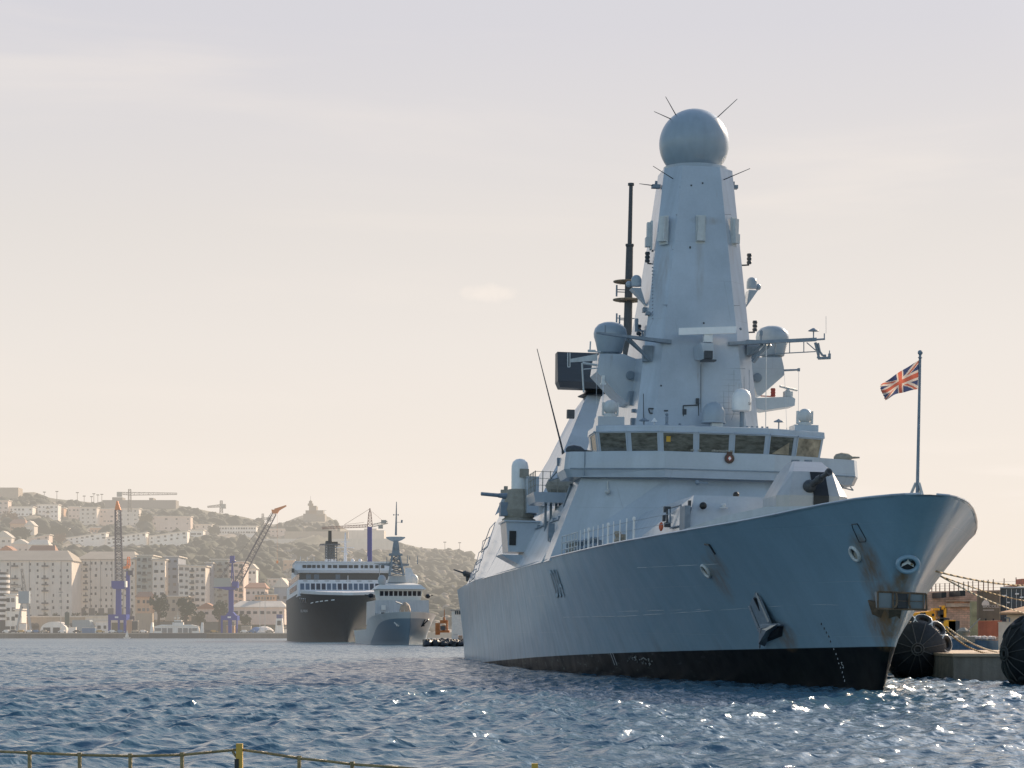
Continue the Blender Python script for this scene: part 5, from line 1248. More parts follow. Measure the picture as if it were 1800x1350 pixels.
    mb.loft([[(a+.7,l+.5,zb),(b-.7,l+.5,zb),(b-.7,44,zb),(a+.7,44,zb)],[(a+.2,l+.1,zw),(b-.2,l+.1,zw),(b-.2,44,zw),(a+.2,44,zw)],[(a-.5,l-.8,zw+.05),(b+.5,l-.8,zw+.05),(b+.5,44,zw+.05),(a-.5,44,zw+.05)],[(a+.6,l+.2,z(1028,l)),(b-.6,l+.2,z(1028,l)),(b-.6,44,z(1028,l)),(a+.6,44,z(1028,l))],[(a+2,l+4,z(1024,l)),(b-2.2,l+4,z(1024,l)),(b-2.2,44,z(1024,l)),(a+2,44,z(1024,l))]])
    br=mb.build('bridge',MPW,T)
    n=9
    for i in range(n):
        x0=a+.5+(b-a-1)*(i+.12)/n; x1=a+.5+(b-a-1)*(i+.88)/n; q=MB(); q.hexa([(x0,l+.33,z(1047.5,l)),(x1,l+.33,z(1047.5,l)),(x1,l+.6,z(1047.5,l)),(x0,l+.6,z(1047.5,l))],[(x0,l+.06,z(1039,l)),(x1,l+.06,z(1039,l)),(x1,l+.5,z(1039,l)),(x0,l+.5,z(1039,l))]); q.build('bridge_window',MPK,br)
    # foredeck gun and clutter
    mb=MB(); g=Q(712,1066,20); mb.lathe([(1.1,-1.8),(1.3,-.8),(1.0,.2),(.3,.9)],g,9); mb.build('covered_deck_gun',MPO,T); mb=MB(); mb.tube(g+Vector((-.3,-.5,.3)),g+Vector((-2.3,-2.4,1.0)),.16,.1,6); mb.build('gun_barrel',MPM,T)
    for i in range(26):
        px=662+ i*3.6+random.uniform(-1,1); l2=random.uniform(18,27); q=Q(px,1074+random.uniform(-2,2),l2); mb=MB(); mb.cbox((q.x,l2,dk(l2)+.3),(random.uniform(.3,.9),.5,random.uniform(.4,1.1))); mb.build('deck_fitting',[MPM,MPW,MPO,MPK][i%4],T)
    mb=MB(); mb.cbox(Q(674,1068,27.8),(1.0,.2,1.1)); mb.build('pale_panel',MPW,T)
    mb=MB()
    for px in range(662,760,7):
        q=Q(px,1077,10+abs(px-712)*.2); mb.tube((q.x,q.y,dk(q.y)-.2),(q.x,q.y,dk(q.y)+.9),.04,.04,4)
    mb.build('guard_rail',MPW,T)
    # mast
    l=34; 
    mb=MB(); w0,w1=Q(682,1024,l),Q(714,1024,l); mb.hexa([(w0.x,l,w0.z),(w1.x,l,w0.z),(w1.x,l+5,w0.z),(w0.x,l+5,w0.z)],[(Q(685,1012,l).x,l,z(1012,l)),(Q(712,1012,l).x,l,z(1012,l)),(Q(712,1012,l).x,l+4,z(1012,l)),(Q(685,1012,l).x,l+4,z(1012,l))]); ms=mb.build('mast_house',MP,T)
    mb=MB(); b0=Q(697,1012,l); b1=Q(695.5,975,l); lattice(mb,b0,b1,3.2,1.5,5,.24,rd=.14); b2=Q(696,950,l); mb.hexa([(b1.x-.9,l-.8,b1.z),(b1.x+.9,l-.8,b1.z),(b1.x+.9,l+.8,b1.z),(b1.x-.9,l+.8,b1.z)],[(b2.x-.5,l-.5,b2.z),(b2.x+.5,l-.5,b2.z),(b2.x+.5,l+.5,b2.z),(b2.x-.5,l+.5,b2.z)]); mb.cbox(b1,(2.9,2.2,.5)); mb.cbox(b1+Vector((0,0,-1)),(2.4,1.9,.2)); mb.tube(b1.lerp(b2,.5),b1.lerp(b2,.5)+Vector((0,-1,0)),.45,.45,10); mb.build('mast',MPM,T)
    mb=MB(); c=Q(695.5,945,l); mb.loft([[(c.x-2.0,l-.4,c.z-.5),(c.x+2.0,l-.4,c.z-.5),(c.x+2.0,l+.4,c.z-.5),(c.x-2.0,l+.4,c.z-.5)],[(c.x-2.1+.0,l-.4,c.z-.1),(c.x+2.1,l-.4,c.z-.1),(c.x+2.1,l+.4,c.z-.1),(c.x-2.1,l+.4,c.z-.1)]]) if False else mb.loft([[(c.x+sx*w,l+sy,zz) for sx,sy in ((-1,-.4),(1,-.4),(1,.4),(-1,.4))] for w,zz in ((.5,c.z-.9),(1.4,c.z-.55),(2.1,c.z-.1),(2.1,c.z+.12),(1.2,c.z+.2))]); mb.build('radar_antenna',MP,T)
    mb=MB(); mb.tube(Q(696,941,l),Q(697,882,l),.26,.08,8); mb.tube(Q(697,918,l),Q(706,918,l),.05,.05,4); mb.tube(Q(706,919,l),Q(706.5,914,l),.2,.2,6); mb.cbox(Q(692,905,l),(.2,.2,.3)); mb.cbox(Q(700,905,l),(.2,.2,.3)); mb.tube(Q(692,905,l),Q(700,905,l),.05,.05,4); mb.build('topmast',MPM,T)
    mb=MB(); mb.hexa([Q(657,991,l),Q(690,996,l),Q(690,996,l+1),Q(657,991,l+1)],[Q(657,990.5,l),Q(690,990,l),Q(690,990,l+1),Q(657,990.5,l+1)]); mb.hexa([Q(700,996,l),Q(718,995,l),Q(718,995,l+1),Q(700,996,l+1)],[Q(700,990,l),Q(720,991,l),Q(720,991,l+1),Q(700,990,l+1)])
    for px,y0,y1 in ((680,990,979),(684,990,984),(716,990,976),(720,984,978),(734,992,977),(667,992,1028)): mb.tube(Q(px,y0,l),Q(px,y1,l),.12,.06,5)
    mb.build('yard',MPM,T)
    mb=MB(); q=Q(671.5,1020,l-3); mb.ball(q,.95,16,sz=1.25); mb.tube(q+Vector((0,0,-1.0)),q+Vector((0,0,-2.3)),.5,.6,10); mb.build('radome',MP,T,smooth=40)
    mb=MB(); mb.hexa([Q(712,1024,44),Q(735,1024,44),Q(735,1024,50),Q(712,1024,50)],[Q(712,998,46),Q(722,998,46),Q(722,998,50),Q(712,998,50)]); mb.build('funnel',MPW,T)
    mb=MB(); q=Q(727,1020,42); mb.ball(q,1.1,14,sz=1.3); mb.build('radome',MPW,T,smooth=True)
    for px,py in ((652,1047),(752,1048)): mb=MB(); q=Q(px,py,30); mb.ball(q,.7,8,sz=.8); mb.tube(q,q+Vector((-1.4 if px<700 else 1.2,-.2,.2)),.1,.08,5); mb.build('covered_machine_gun',MPK,T)
    # anchors
    for px,py,px2,py2 in ((693,1094,701,1101),(747,1089,741,1101)):
        def hit(px,py,off=.1):
            last=None
            for k in range(900):
                l_=.5+k*.05; q=Q(px,py,l_); t=min(1,max(0,q.z/dk(l_))); f=abs(q.x)-hull_b(l_,t)
                if last is not None and f<=0<last: return Vector((q.x,l_-off,q.z))
                last=f
            return Q(px,py,8)
        mb=MB(); A_=hit(px,py); B_=hit(px2,py2); mb.tube(A_,B_,.15,.2,5); mb.tube(A_+Vector((.8,0,0)),B_,.12,.15,5); mb.tube(B_+Vector((-.6,0,.2)),B_+Vector((.6,0,.2)),.22,.22,6); mb.build('anchor',MPW if px<700 else MPK,T)
patrol()
# ------------------------------------------------------------------ ferry
MFK=mat('ferry_dark_hull',(.022,.040,.052),.55,spec=.25,var=.12,scale=.15,haze=True,streak=.12)
MFW=mat('ferry_white_paint',(.74,.73,.74),.5,var=.04,scale=.2,haze=True,streak=.05)
MFG=mat('ferry_dark_glass',(.03,.045,.07),.12,var=.3,haze=True)
MFB=mat('ferry_blue_glass',(.09,.14,.20),.15,var=.2,haze=True)
MFL=mat('ferry_white_lettering',(.75,.76,.77),.5,haze=True)
MFS=mat('ferry_funnel_grey',(.10,.115,.13),.5,haze=True)
FMX=ship_frame(612,645,6.8); FINV=FMX.inverted(); FO=FINV@Vector((0,0,EYE))
def ferry():
    T=thing('car_ferry','large dark hulled ferry with white superstructure and rows of windows','ferry'); T.matrix_world=FMX
    Q=lambda px,py,l: local(FINV,FO,px,py,l)
    zt=12.9; L_=170
    bd=itp([(0,1.5),(3,5.5),(8,9),(15,11.6),(24,12.8),(34,13.1),(170,13.1)]); bw=itp([(0,.25),(6,1.8),(16,4.6),(30,8.2),(45,11),(65,12.7),(90,13.0),(170,12.8)])
    def lsf(t): return 6*(1-t)
    us=[0,.003,.01,.02,.035,.055,.08,.11,.15,.2,.27,.36,.5,.75,1]; ts=[-.04,0,.15,.3,.45,.6,.75,.88,1]
    mb=MB()
    for sd in (-1,1):
        vs=[];fs=[]; n=len(ts)
        for u in us:
            for t in ts:
                tt=max(0,t); ls=lsf(tt); l=ls+u*(L_-ls); s=l-ls
                b=bw(s)+(bd(s)-bw(s))*tt**1.25 if u>0 else .12+1.2*tt**3
                vs.append((sd*b,l,t*zt+ (0 if t<1 else .8*min(1,l/20))))
        for i in range(len(us)-1):
            for j in range(n-1): fs.append((i*n+j,(i+1)*n+j,(i+1)*n+j+1,i*n+j+1))
        mb.add(vs,fs)
        if sd==-1: n0=[vs[j] for j in range(n)]
        else: mb.add(n0+[vs[j] for j in range(n)],[(j,j+1,n+j+1,n+j) for j in range(n-1)])
    mb.box(-12.8,12.8,L_-.1,L_+.1,0,zt)
    mb.build('hull',MFK,T,smooth=35)
    def hb2(l,z):
        tt=min(1,max(0,z/zt)); ls=lsf(tt); s=max(0,l-ls); return bw(s)+(bd(s)-bw(s))*tt**1.25
    # white bulwark that follows the bow
    mb=MB(); ring=[]
    lv=[0,1,3,6,10,15,20,28,40]
    for (z0,o) in ((zt+.02,.0),(zt+.8,.2)):
        pts=[(-bd(l)-o+.3,l,z0+.8*min(1,l/20)+ (0 if o==0 else .2*min(1,l/20))) for l in lv[::-1]]+[(bd(l)+o-.3,l,z0+.8*min(1,l/20)+(0 if o==0 else .2*min(1,l/20))) for l in lv]
        ring.append(pts)
    n=len(ring[0]); mb.add(ring[0]+ring[1],[(i,i+1,n+i+1,n+i) for i in range(n-1)]); mb.add(ring[1],[tuple(range(n))]); mb.build('bow_bulwark',MFW,T)
    # superstructure tiers (from the photograph's rows)
    f=22
    z=lambda py,l=f: Q(600,py,l).z
    hw=13.0
    mb=MB()
    mb.loft([[(-hw,f,13),(hw,f,13),(hw,L_-8,13),(-hw,L_-8,13)],[(-hw,f+2.0,z(1019)),(hw,f+2.0,z(1019)),(hw,L_-8,z(1019)),(-hw,L_-8,z(1019))]]); s1=mb.build('lower_superstructure',MFW,T)
    mb=MB(); f2=f+2.3; mb.box(-hw+.3,hw-.3,f2+.4,L_-20,z(1018.9),z(1006.9)); s2=mb.build('glazed_lounge',MFG,T)
    for px0,px1 in ((538,546.5),(552,561),(590,598)):
        q=MB(); a=Q(px0,1013,f2);b=Q(px1,1013,f2); q.box(a.x,b.x,f2+.3,f2+.41,z(1017.5),z(1009)); q.build('pale_blue_pane',MFB,s2)
    mb=MB(); wx=hw+.9
    mb.loft([[(-hw,f+1.6,z(1006.8)),(hw,f+1.6,z(1006.8)),(hw,f+30,z(1006.8)),(-hw,f+30,z(1006.8))],[(-wx,f+1.0,z(1002)),(wx,f+1.0,z(1002)),(wx,f+30,z(1002)),(-wx,f+30,z(1002))],[(-wx,f+1.4,z(989)),(wx,f+1.4,z(989)),(wx,f+30,z(989)),(-wx,f+30,z(989))],[(-wx-.2,f+1.0,z(988.6)),(wx+.2,f+1.0,z(988.6)),(wx+.2,f+30,z(988.6)),(-wx-.2,f+30,z(988.6))],[(-wx,f+1.0,z(986.8)),(wx,f+1.0,z(986.8)),(wx,f+30,z(986.8)),(-wx,f+30,z(986.8))]])
    br=mb.build('bridge',MFW,T)
    mb=MB(); mb.box(-hw+1,hw-1,f+30.1,L_-30,z(1006.8),z(990)); mb.build('upper_deckhouse',MFW,T)
    for x0,x1 in ((532,538.5),(540,547.5),(549,555),(557.5,563),(566,571),(576.5,583),(585.5,593),(596,611),(613,620.5),(622.5,630),(634.5,639),(641,647),(650,656),(660,666),(670,676)):
        q=MB(); a=Q(x0,996,f);b=Q(x1,996,f); q.box(a.x,b.x,f+1.05,f+1.45,z(998.5),z(993)); q.build('bridge_window',MFG,br)
    k=0
    for i in range(17):
        x0=528+9.42*i; a=Q(x0,1031,f);b=Q(x0+7,1031,f); q=MB()
        lf=lambda zz:f+2.0*(zz-13)/(z(1019)-13)
        z0,z1=z(1036.5),z(1025.5); q.hexa([(a.x,lf(z0)-.06,z0),(b.x,lf(z0)-.06,z0),(b.x,lf(z0)+.3,z0),(a.x,lf(z0)+.3,z0)],[(a.x,lf(z1)-.06,z1),(b.x,lf(z1)-.06,z1),(b.x,lf(z1)+.3,z1),(a.x,lf(z1)+.3,z1)])
        q.build('lounge_window',MFB if i in (0,1,5,6,9,10,11,12) else MFG,s1)
    for x0 in (569,588,608,627):
        a=Q(x0,1043,f);b=Q(x0+9,1043,f); q=MB(); q.box(a.x,b.x,f-.1,f+.3,z(1045),z(1041.5)); q.build('mooring_slot',MFG,s1)
    for i in range(7):
        a=Q(533+i*19,1021,f);b=Q(541+i*19,1021,f); q=MB(); q.box(a.x,b.x,f+1.7,f+2.1,z(1021.4),z(1020.6)); q.build('deck_lamp',MFS,s1)
    mb=MB(); a=Q(611,1012,f-4); mb.tube((a.x,f-6,13.5),(a.x,f-6,a.z),.14,.08,6); mb.tube((a.x-.9,f-6,z(1023)),(a.x+.9,f-6,z(1023)),.06,.06,4); mb.build('foremast',MFW,T)
    # funnel: slatted casing and black uptake
    l=60; z2=lambda py:Q(590,py,l).z; x2=lambda px:Q(px,970,l).x
    mb=MB(); mb.box(x2(573),x2(592),l,l+10,z(990)-.5,z2(982.5)); fn=mb.build('funnel',MFW,T)
    mb=MB(); mb.box(x2(575),x2(589),l+1,l+9,z2(983),z2(959)); mb.build('funnel_core',mat('ferry_funnel_inner',(.22,.25,.27),.5,haze=True),fn)
    mb=MB()
    for i in range(6): xx=x2(572)+(x2(592)-x2(572))*i/5; mb.box(xx-.12,xx+.12,l-.2,l+.2,z2(982.5),z2(957))
    for i in range(6): zz=z2(980)+(z2(958)-z2(980))*i/5; mb.box(x2(572),x2(592),l-.3,l+.3,zz-.13,zz+.13)
    mb.box(x2(563),x2(598),l-.6,l+9,z2(957.5),z2(956)); mb.build('funnel_slats',MFS,fn)
    mb=MB(); mb.tube((x2(579),l+4,z2(957)),(x2(579),l+4,z2(950)),1.2,1.0,10); mb.tube((x2(581),l+4,z2(950)),(x2(581),l+4,z2(932)),.6,.55,8); mb.cbox((x2(588),l+4,z2(955)),(2.2,2,1.2)); mb.build('exhaust_pipe',MPK,fn)
    text_flat('ELYROS',Vector((x2(575.8),l-.05,z2(988))),1.5,MFS,fn,squash=1.0)
    mb=MB(); mb.tube((x2(602.5),l-16,z(986)),(x2(602.5),l-16,z2(940)),.55,.2,6)
    for py,w in ((966,2.6),(956,1.3),(972,1.2)): mb.tube((x2(602.5)-w,l-16,z2(py)),(x2(602.5)+w,l-16,z2(py)),.12,.12,4)
    mb.cbox((x2(603.5),l-16.5,z2(977)),(.9,.6,.6)); mb.build('radar_mast',MFW,T)
    for px in (620,633,552,540,528,646): mb=MB(); q=Q(px,985.5,f+8); mb.ball(q,.55,8) if px in (620,633) else mb.tube(q,q+Vector((0,0,1.2)),.1,.05,4); mb.build('roof_aerial',MFW,T)
    # hull lettering and white dashes on the dark bow
    def hit(px,py,off=.12):
        last=None
        for k in range(2500):
            l_=.5+k*.04; q=Q(px,py,l_); f_=-q.x-hb2(l_,q.z)
            if last is not None and f_<=0<last: return Vector((q.x-off*.5,l_-off,q.z))
            last=f_
        return Q(px,py,20)
    for i,(a,b) in enumerate((((546,1060.5),(551,1059)),((555,1058.5),(560,1057.5)),((562.5,1057.2),(568,1056.4)),((571,1056.2),(577,1055.6)),((582.5,1055),(588.5,1054.3)))):
        mb=MB(); A_,B_=hit(*a),hit(*b); mb.hexa([A_-Vector((0,0,.13)),B_-Vector((0,0,.13)),B_-Vector((0,-.1,.13)),A_-Vector((0,-.1,.13))],[A_+Vector((0,0,.13)),B_+Vector((0,0,.13)),B_+Vector((0,.1,.13)),A_+Vector((0,.1,.13))]); mb.build('white_dash',MFL,T)
    for i in range(4):
        mb=MB(); a=hit(527.5+i*3,1051.5+.3*i); b=hit(529+i*3,1058+.3*i); mb.path([a,b],.16,4); mb.build('bow_emblem_bar',MFL,T)
    def ht(s,px,py,wpx,size):
        me=text_mesh(s,1.0); w=max(v.co.x for v in me.vertices)
        for v in me.vertices: v.co=hit(px+wpx*v.co.x/w,py-size*v.co.y,.15)
        me.materials.clear(); me.materials.append(MFL); link(bpy.data.objects.new('lettering',me),T)
    ht('ELYROS',529,1076,12,6)
    mb=MB()
    for k in range(6): q=Q(515.5,1003,f+2+k); 
    q=Q(515,1003,f+3); mb.cbox(q,(.8,1.5,1.2)); mb.build('wing_lamp',MFG,T)
    # side openings on the starboard side
    for i in range(6):
        q=MB(); q.box(-13.12,-13.0,40+i*14,50+i*14,15.0,16.6); q.build('side_window',MFG,s1)
ferry()
# dark rubber fenders and yard behind the patrol ship
MBR=mat('black_wet_rubber',(.02,.022,.026),.5,var=.4,scale=.8,bump=.6,haze=True)
for i,px in enumerate((752,757,762,767,772,777,782,787,792,797,802,807,812,817,822,827)):
    p=W(px,1128,430+4*(i%3)); mb=MB(); mb.ball((0,0,0),1.0,12,sz=.8); mb.v=[(x*random.uniform(.75,1.2),y*random.uniform(.8,1.2),z*random.uniform(.7,1.25)) for x,y,z in mb.v]
    o=mb.build('dock_fender',MBR,None,smooth=False,label='one of the wet black lumpy fenders in the low row right of the patrol ship',cat='fender',group='black fenders right of the patrol ship')
    o.location=(p.x,p.y,.4+.15*(i%2)); o.scale=(random.uniform(.75,1.05),1.2,random.uniform(.9,1.25))
mb=MB(); a=W(742,1130,436); b=W(900,1130,436); mb.box(a.x,b.x,438,520,-1,1.35); mb.build('dock_edge',mat('dock_stone',(.26,.21,.17),.9,haze=True),None,kind='structure')
MOR=mat('orange_machine_paint',(.50,.17,.05),.6,var=.15,haze=True)
t=thing('dock_machinery','orange steel dock machinery frame right of the patrol ship','machine',(0,0,0))
y=445
for (x0,x1,y0,y1) in ((765,773,1095,1116),(773,787,1090,1096),(779,782,1085,1092),(784,787,1096,1112),(766,790,1108,1112),(777,783,1099,1108)):
    mb=MB(); a=W(x0,y1,y); b=W(x1,y0,y); mb.box(a.x,b.x,y+random.random(),y+2+random.random(),a.z,b.z); mb.build('machine_frame',MOR,t)
mb=MB(); mb.cbox(W(778,1104,y-.5),(.9,.5,.8)); mb.build('machine_window',MFG,t)
mb=MB(); p=W(781,1085,y+1); mb.tube(p,p+Vector((0,0,1.5)),.1,.06,5); mb.build('machine_aerial',MOR,t)
t=thing('yard_office','white two storey yard cabin left of the destroyer stern','building',(0,0,0))
MYO=mat('white_yard_office',(.78,.72,.65),.7,haze=True)
a=W(794,1115,470); b=W(824,1073,470); mb=MB(); mb.box(a.x,b.x,470,480,1,b.z); mb.build('wall',MYO,t)
mb=MB(); mb.box(a.x-.3,b.x+.3,469.7,480.3,b.z,b.z+.15); mb.build('roof',MPM,t)
for px in (801,804.5,808): q=MB(); c=W(px,1077,469.95); q.cbox(c,(.28,.1,.7)); q.build('window',MFG,t)
for i,(px,w,h,c_) in enumerate(((797,9,8,'pale'),(806,7,6,'tan'),(814,8,9,'orange'))):
    t=thing('stacked_crate','%s crate standing on the dock under the white yard cabin'%c_,'crate',(0,0,0)); a=W(px,1116,455); mb=MB(); mb.box(a.x,a.x+w*.1,455,457,1.3,1.3+h*.11); mb.build('crate_box',[MPW,MPO,MOR][i],t); mb=MB(); mb.box(a.x-.03,a.x+w*.1+.03,454.9,457.1,1.3+h*.11,1.36+h*.11); mb.build('crate_lid',[MPM,MOR,MPM][i],t)
# ------------------------------------------------------------------ far shore: quay, hill, town
SIL=[(-900,870),(-300,850),(0,860),(32,866),(62,865),(80,873),(100,877),(150,882),(180,885),(300,886),(310,888),(345,894),(380,901),(430,909),(460,917),(478,922),(500,918),(520,910),(536,905),(545,904),(572,906),(590,917),(600,926),(620,934),(660,938),(690,951),(720,958),(740,963),(800,967),(825,975),(840,991),(870,1010),(930,1045),(1000,1075),(1100,1098),(1500,1108),(2600,1108)]
sil=itp(SIL)
def gpy(px,t):
    w=6*math.sin(px*.031+t*5)+4*math.sin(px*.07-t*9+1)
    return 1106-(1106-sil(px))*(max(t,0)**.72)+w*t*(1-t)*1.6
def gY(t): return 1275+950*t
def gpos(px,t): return W(px,gpy(px,t),gY(t))
def gt(px,py):
    a,b=0,1
    if py<=gpy(px,1): return 1
    for _ in range(30):
        m=(a+b)/2
        if gpy(px,m)>py: a=m
        else: b=m
    return a
def build_hill():
    pxs=list(range(-900,1000,10))+list(range(1000,2600,60)); ts=np.linspace(0,1,60)
    mb=MB(); vs=[];fs=[]; nt=len(ts)+2
    for px in pxs:
        for t in ts:
            p=gpos(px,t); p.z+=rng.normal(0,1.2)*min(1,t*(1-t)*8); vs.append(p)
        p=gpos(px,1); vs.append(Vector((p.x*1.05,p.y+120,p.z-15))); vs.append(Vector((p.x*1.3,p.y+700,-2)))
    for i in range(len(pxs)-1):
        for j in range(nt-1): a=i*nt+j; fs.append((a,a+1,a+nt+1,a+nt))
    mb.add(vs,fs)
    m=mat('hillside_scrub_and_rock',(.2,.2,.2),.95,var=.25,scale=.05,bump=1,bscale=.15,haze=True); N=m.node_tree.nodes; L=m.node_tree.links; p=N['Principled BSDF']
    tc=N.new('ShaderNodeTexCoord'); nz=N.new('ShaderNodeTexNoise'); nz.inputs['Scale'].default_value=.018; nz.inputs['Detail'].default_value=10; nz.inputs['Roughness'].default_value=.68; L.new(tc.outputs['Object'],nz.inputs[0])
    cr=N.new('ShaderNodeValToRGB'); e=cr.color_ramp.elements; e[0].position=.42; e[0].color=(.07,.075,.045,1); e[1].position=.60; e[1].color=(.34,.28,.22,1); x=cr.color_ramp.elements.new(.5); x.color=(.15,.135,.085,1)
    L.new(nz.outputs[0],cr.inputs[0]); L.new(cr.outputs[0],p.inputs['Base Color'])
    mb.build('hillside',m,None,smooth=True,kind='structure')
build_hill()
BR=[]   # building rectangles on the slope: woods keep out of them
def woods(name,label,col,n,rmin,rmax,sel,cat,seed):
    g=np.random.default_rng(seed)
    bm=bmesh.new(); bmesh.ops.create_icosphere(bm,subdivisions=2,radius=1); bv=np.array([v.co[:] for v in bm.verts]); bf=np.array([[v.index for v in f.verts] for f in bm.faces]); bm.free()
    V=[];Fc=[];k=0;tries=0
    while k<n and tries<n*12:
        tries+=1; px=g.uniform(-120,900); t=g.random()*.955
        if not sel(px,t,g): continue
        py=gpy(px,t); r=g.uniform(rmin,rmax); rp=r*F/gY(t)
        if t>.85: r*=.6; rp*=.6
        if any(a-rp*.6<px<b+rp*.6 and c+1<py-rp*.5<d+rp*.9 and t<=tt+.01 for a,b,c,d,tt in BR): continue
        c=np.array(gpos(px,t)); c[2]+=r*.35
        q=bv*np.array([r*g.uniform(.8,1.3),r,r*g.uniform(.7,1.15)])*(1+g.normal(0,.16,(len(bv),1)))
        V.append(q+c); Fc.append(bf+k*len(bv)); k+=1
    V=np.concatenate(V); Fc=np.concatenate(Fc); me=bpy.data.meshes.new(name); me.from_pydata(V.tolist(),[],Fc.tolist()); me.materials.append(mat(name+'_foliage',col,.9,var=.55,scale=.22,bump=1,bscale=.9,haze=True,detail=8)); me.shade_smooth()
    link(bpy.data.objects.new(name,me),None,label=label,cat=cat,kind='stuff')
# ---- buildings
def hm(n,c,**k): return mat(n,c,.85,var=.10,scale=.12,haze=True,streak=.10,**k)
B_CR=hm('cream_facade',(.72,.62,.53)); B_PK=hm('pink_facade',(.70,.54,.45)); B_GR=hm('grey_green_facade',(.36,.36,.33)); B_BL=hm('blue_grey_facade',(.27,.29,.33)); B_WH=hm('white_facade',(.85,.77,.69)); B_OR=hm('orange_facade',(.60,.36,.22)); B_TN=hm('tan_stone',(.40,.32,.24)); B_RF=hm('terracotta_roof',(.42,.21,.13)); B_RT=hm('tan_roof',(.40,.34,.27)); B_RW=hm('pale_roof',(.66,.58,.49)); B_DK=hm('dark_opening',(.05,.055,.06)); B_MID=hm('mid_tone_opening',(.22,.19,.17)); B_BAL=hm('balcony_shadow',(.13,.12,.115)); B_PIPE=hm('grey_downpipe',(.24,.22,.21))  # B_MID is the lighter tone some windows get at random
WM={}
def wmesh(w,h,d=.5,m=None):
    key=(round(w,1),round(h,1),m.name if m else '')
    if key not in WM:
        mb=MB(); mb.box(-w/2,w/2,-d/2,d/2,-h/2,h/2); me=bpy.data.meshes.new('window'); me.from_pydata(mb.v,[],mb.f); me.materials.append(m or B_DK); WM[key]=me
    return WM[key]
def block(label,px0,px1,pyt,pyb,Y=None,dep=14,wall=None,rows=3,cols=4,roof='flat',roofm=None,name='apartment_block',group=None,ww=1.3,wh=1.6,balc=(),skip=.0,cat='building',over=.8,rise=3.5,slope=0,keep=True):
    if Y is None:
        t=gt((px0+px1)/2,pyb); Y=gY(t); BR.append((px0,px1,pyt,pyb,t))
    a=W(px0,pyb,Y); b=W(px1,pyt,Y); T=thing(name,label,cat,(a.x,Y,a.z),group=group); w=b.x-a.x; h=b.z-a.z; wall=wall or B_CR
    dz=slope*h
    mb=MB(); mb.hexa([(0,0,-4),(w,0,-4),(w,dep,-4),(0,dep,-4)],[(0,0,h-dz),(w,0,h),(w,dep,h),(0,dep,h-dz)]); mb.build('wall',wall,T)
    mb=MB(); rm=roofm or B_RW
    if roof=='flat': mb.hexa([(-over,-over,h-dz+.02),(w+over,-over,h+.02),(w+over,dep+over,h+.02),(-over,dep+over,h-dz+.02)],[(-over,-over,h-dz+.55),(w+over,-over,h+.55),(w+over,dep+over,h+.55),(-over,dep+over,h-dz+.55)])
    elif roof=='hip':
        mb.loft([[(-over,-over,h+.02),(w+over,-over,h+.02),(w+over,dep+over,h+.02),(-over,dep+over,h+.02)],[(-over,-over,h+.4),(w+over,-over,h+.4),(w+over,dep+over,h+.4),(-over,dep+over,h+.4)],[(w*.12,dep*.45,h+rise),(w*.9,dep*.45,h+rise),(w*.9,dep*.55,h+rise),(w*.12,dep*.55,h+rise)]])
    elif roof=='gable':
        mb.hexa([(-over,-over,h+.02),(w+over,-over,h+.02),(w+over,dep+over,h+.02),(-over,dep+over,h+.02)],[(w*.5-.2,-over,h+rise),(w*.5+.2,-over,h+rise),(w*.5+.2,dep+over,h+rise),(w*.5-.2,dep+over,h+rise)])
    mb.build('roof',rm,T)
    g=random.Random(int(px0*7+pyt)); n=0
    for r in range(rows):
        for c in range(cols):
            if g.random()<skip: continue
            x=w*(c+.5)/cols; z=(h-dz+dz*x/w)-(h-dz)*(r+.55)/rows
            if c in balc:
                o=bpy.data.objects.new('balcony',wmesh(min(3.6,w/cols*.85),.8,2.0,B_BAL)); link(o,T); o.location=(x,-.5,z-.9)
            if n<100:
                o=bpy.data.objects.new('window',wmesh(min(ww,w/cols*.6),min(wh,(h-dz)/rows*.55),.5,B_DK if g.random()<.72 else B_MID)); link(o,T); o.location=(x+g.uniform(-.1,.1)*w/cols,.1,z); o.scale=(g.choice((.7,1,1,1.3)),1,g.choice((.8,1,1))); n+=1
    return T,a,b,w,h
QY=1147
# quay and ground
mb=MB(); a=W(-900,1114.4,QY); e=W(562,1114.4,QY); zq=a.z
mb.box(a.x,e.x,QY,1300,-3,zq); mb.build('far_quay',mat('far_quay_stone',(.13,.12,.11),.9,var=.35,scale=.1,haze=True,streak=.3),None,kind='structure')
mb=MB(); mb.box(a.x,e.x,QY-.5,1276,zq+.01,zq+.5); mb.build('far_quay_paving',hm('far_quay_paving',(.40,.33,.26)),None,kind='structure')
mb=MB(); mb.box(e.x,W(1400,1113,1240).x,1240,1300,-3,3); mb.build('shore_bank',B_TN,None,kind='structure')
# apartment blocks along the front
T,a,b,w,h=block('long cream apartment block at far left, hipped tan roof over nine window rows',-60,126,986,1084,1222,38,B_CR,9,14,'hip',B_RT,ww=.9,wh=1.4,balc=(6,10),skip=.22,rise=6)
for f_ in (.42,.60,.74,.9): mb=MB(); mb.box(w*f_-.15,w*f_+.15,-.2,.0,-2,h-.3); mb.build('downpipe',B_PIPE,T)
mb=MB(); 
for f_ in (.36,.55,.68,.82): mb.box(w*f_,w*f_+w*.07,-.3,.1,-3.8,1)
mb.build('ground_floor_opening',B_DK,T)
T,a,b,w,h=block('cream apartment block behind the first blue crane, joined to the longer block',137,237,984,1081,1250,38,B_CR,9,11,'hip',B_RT,ww=.9,wh=1.4,balc=(1,9),skip=.2,rise=5)
for f_ in (.22,.4,.6,.8): mb=MB(); mb.box(w*f_-.12,w*f_+.12,-.2,.0,-2,h-.3); mb.build('downpipe',B_PIPE,T)
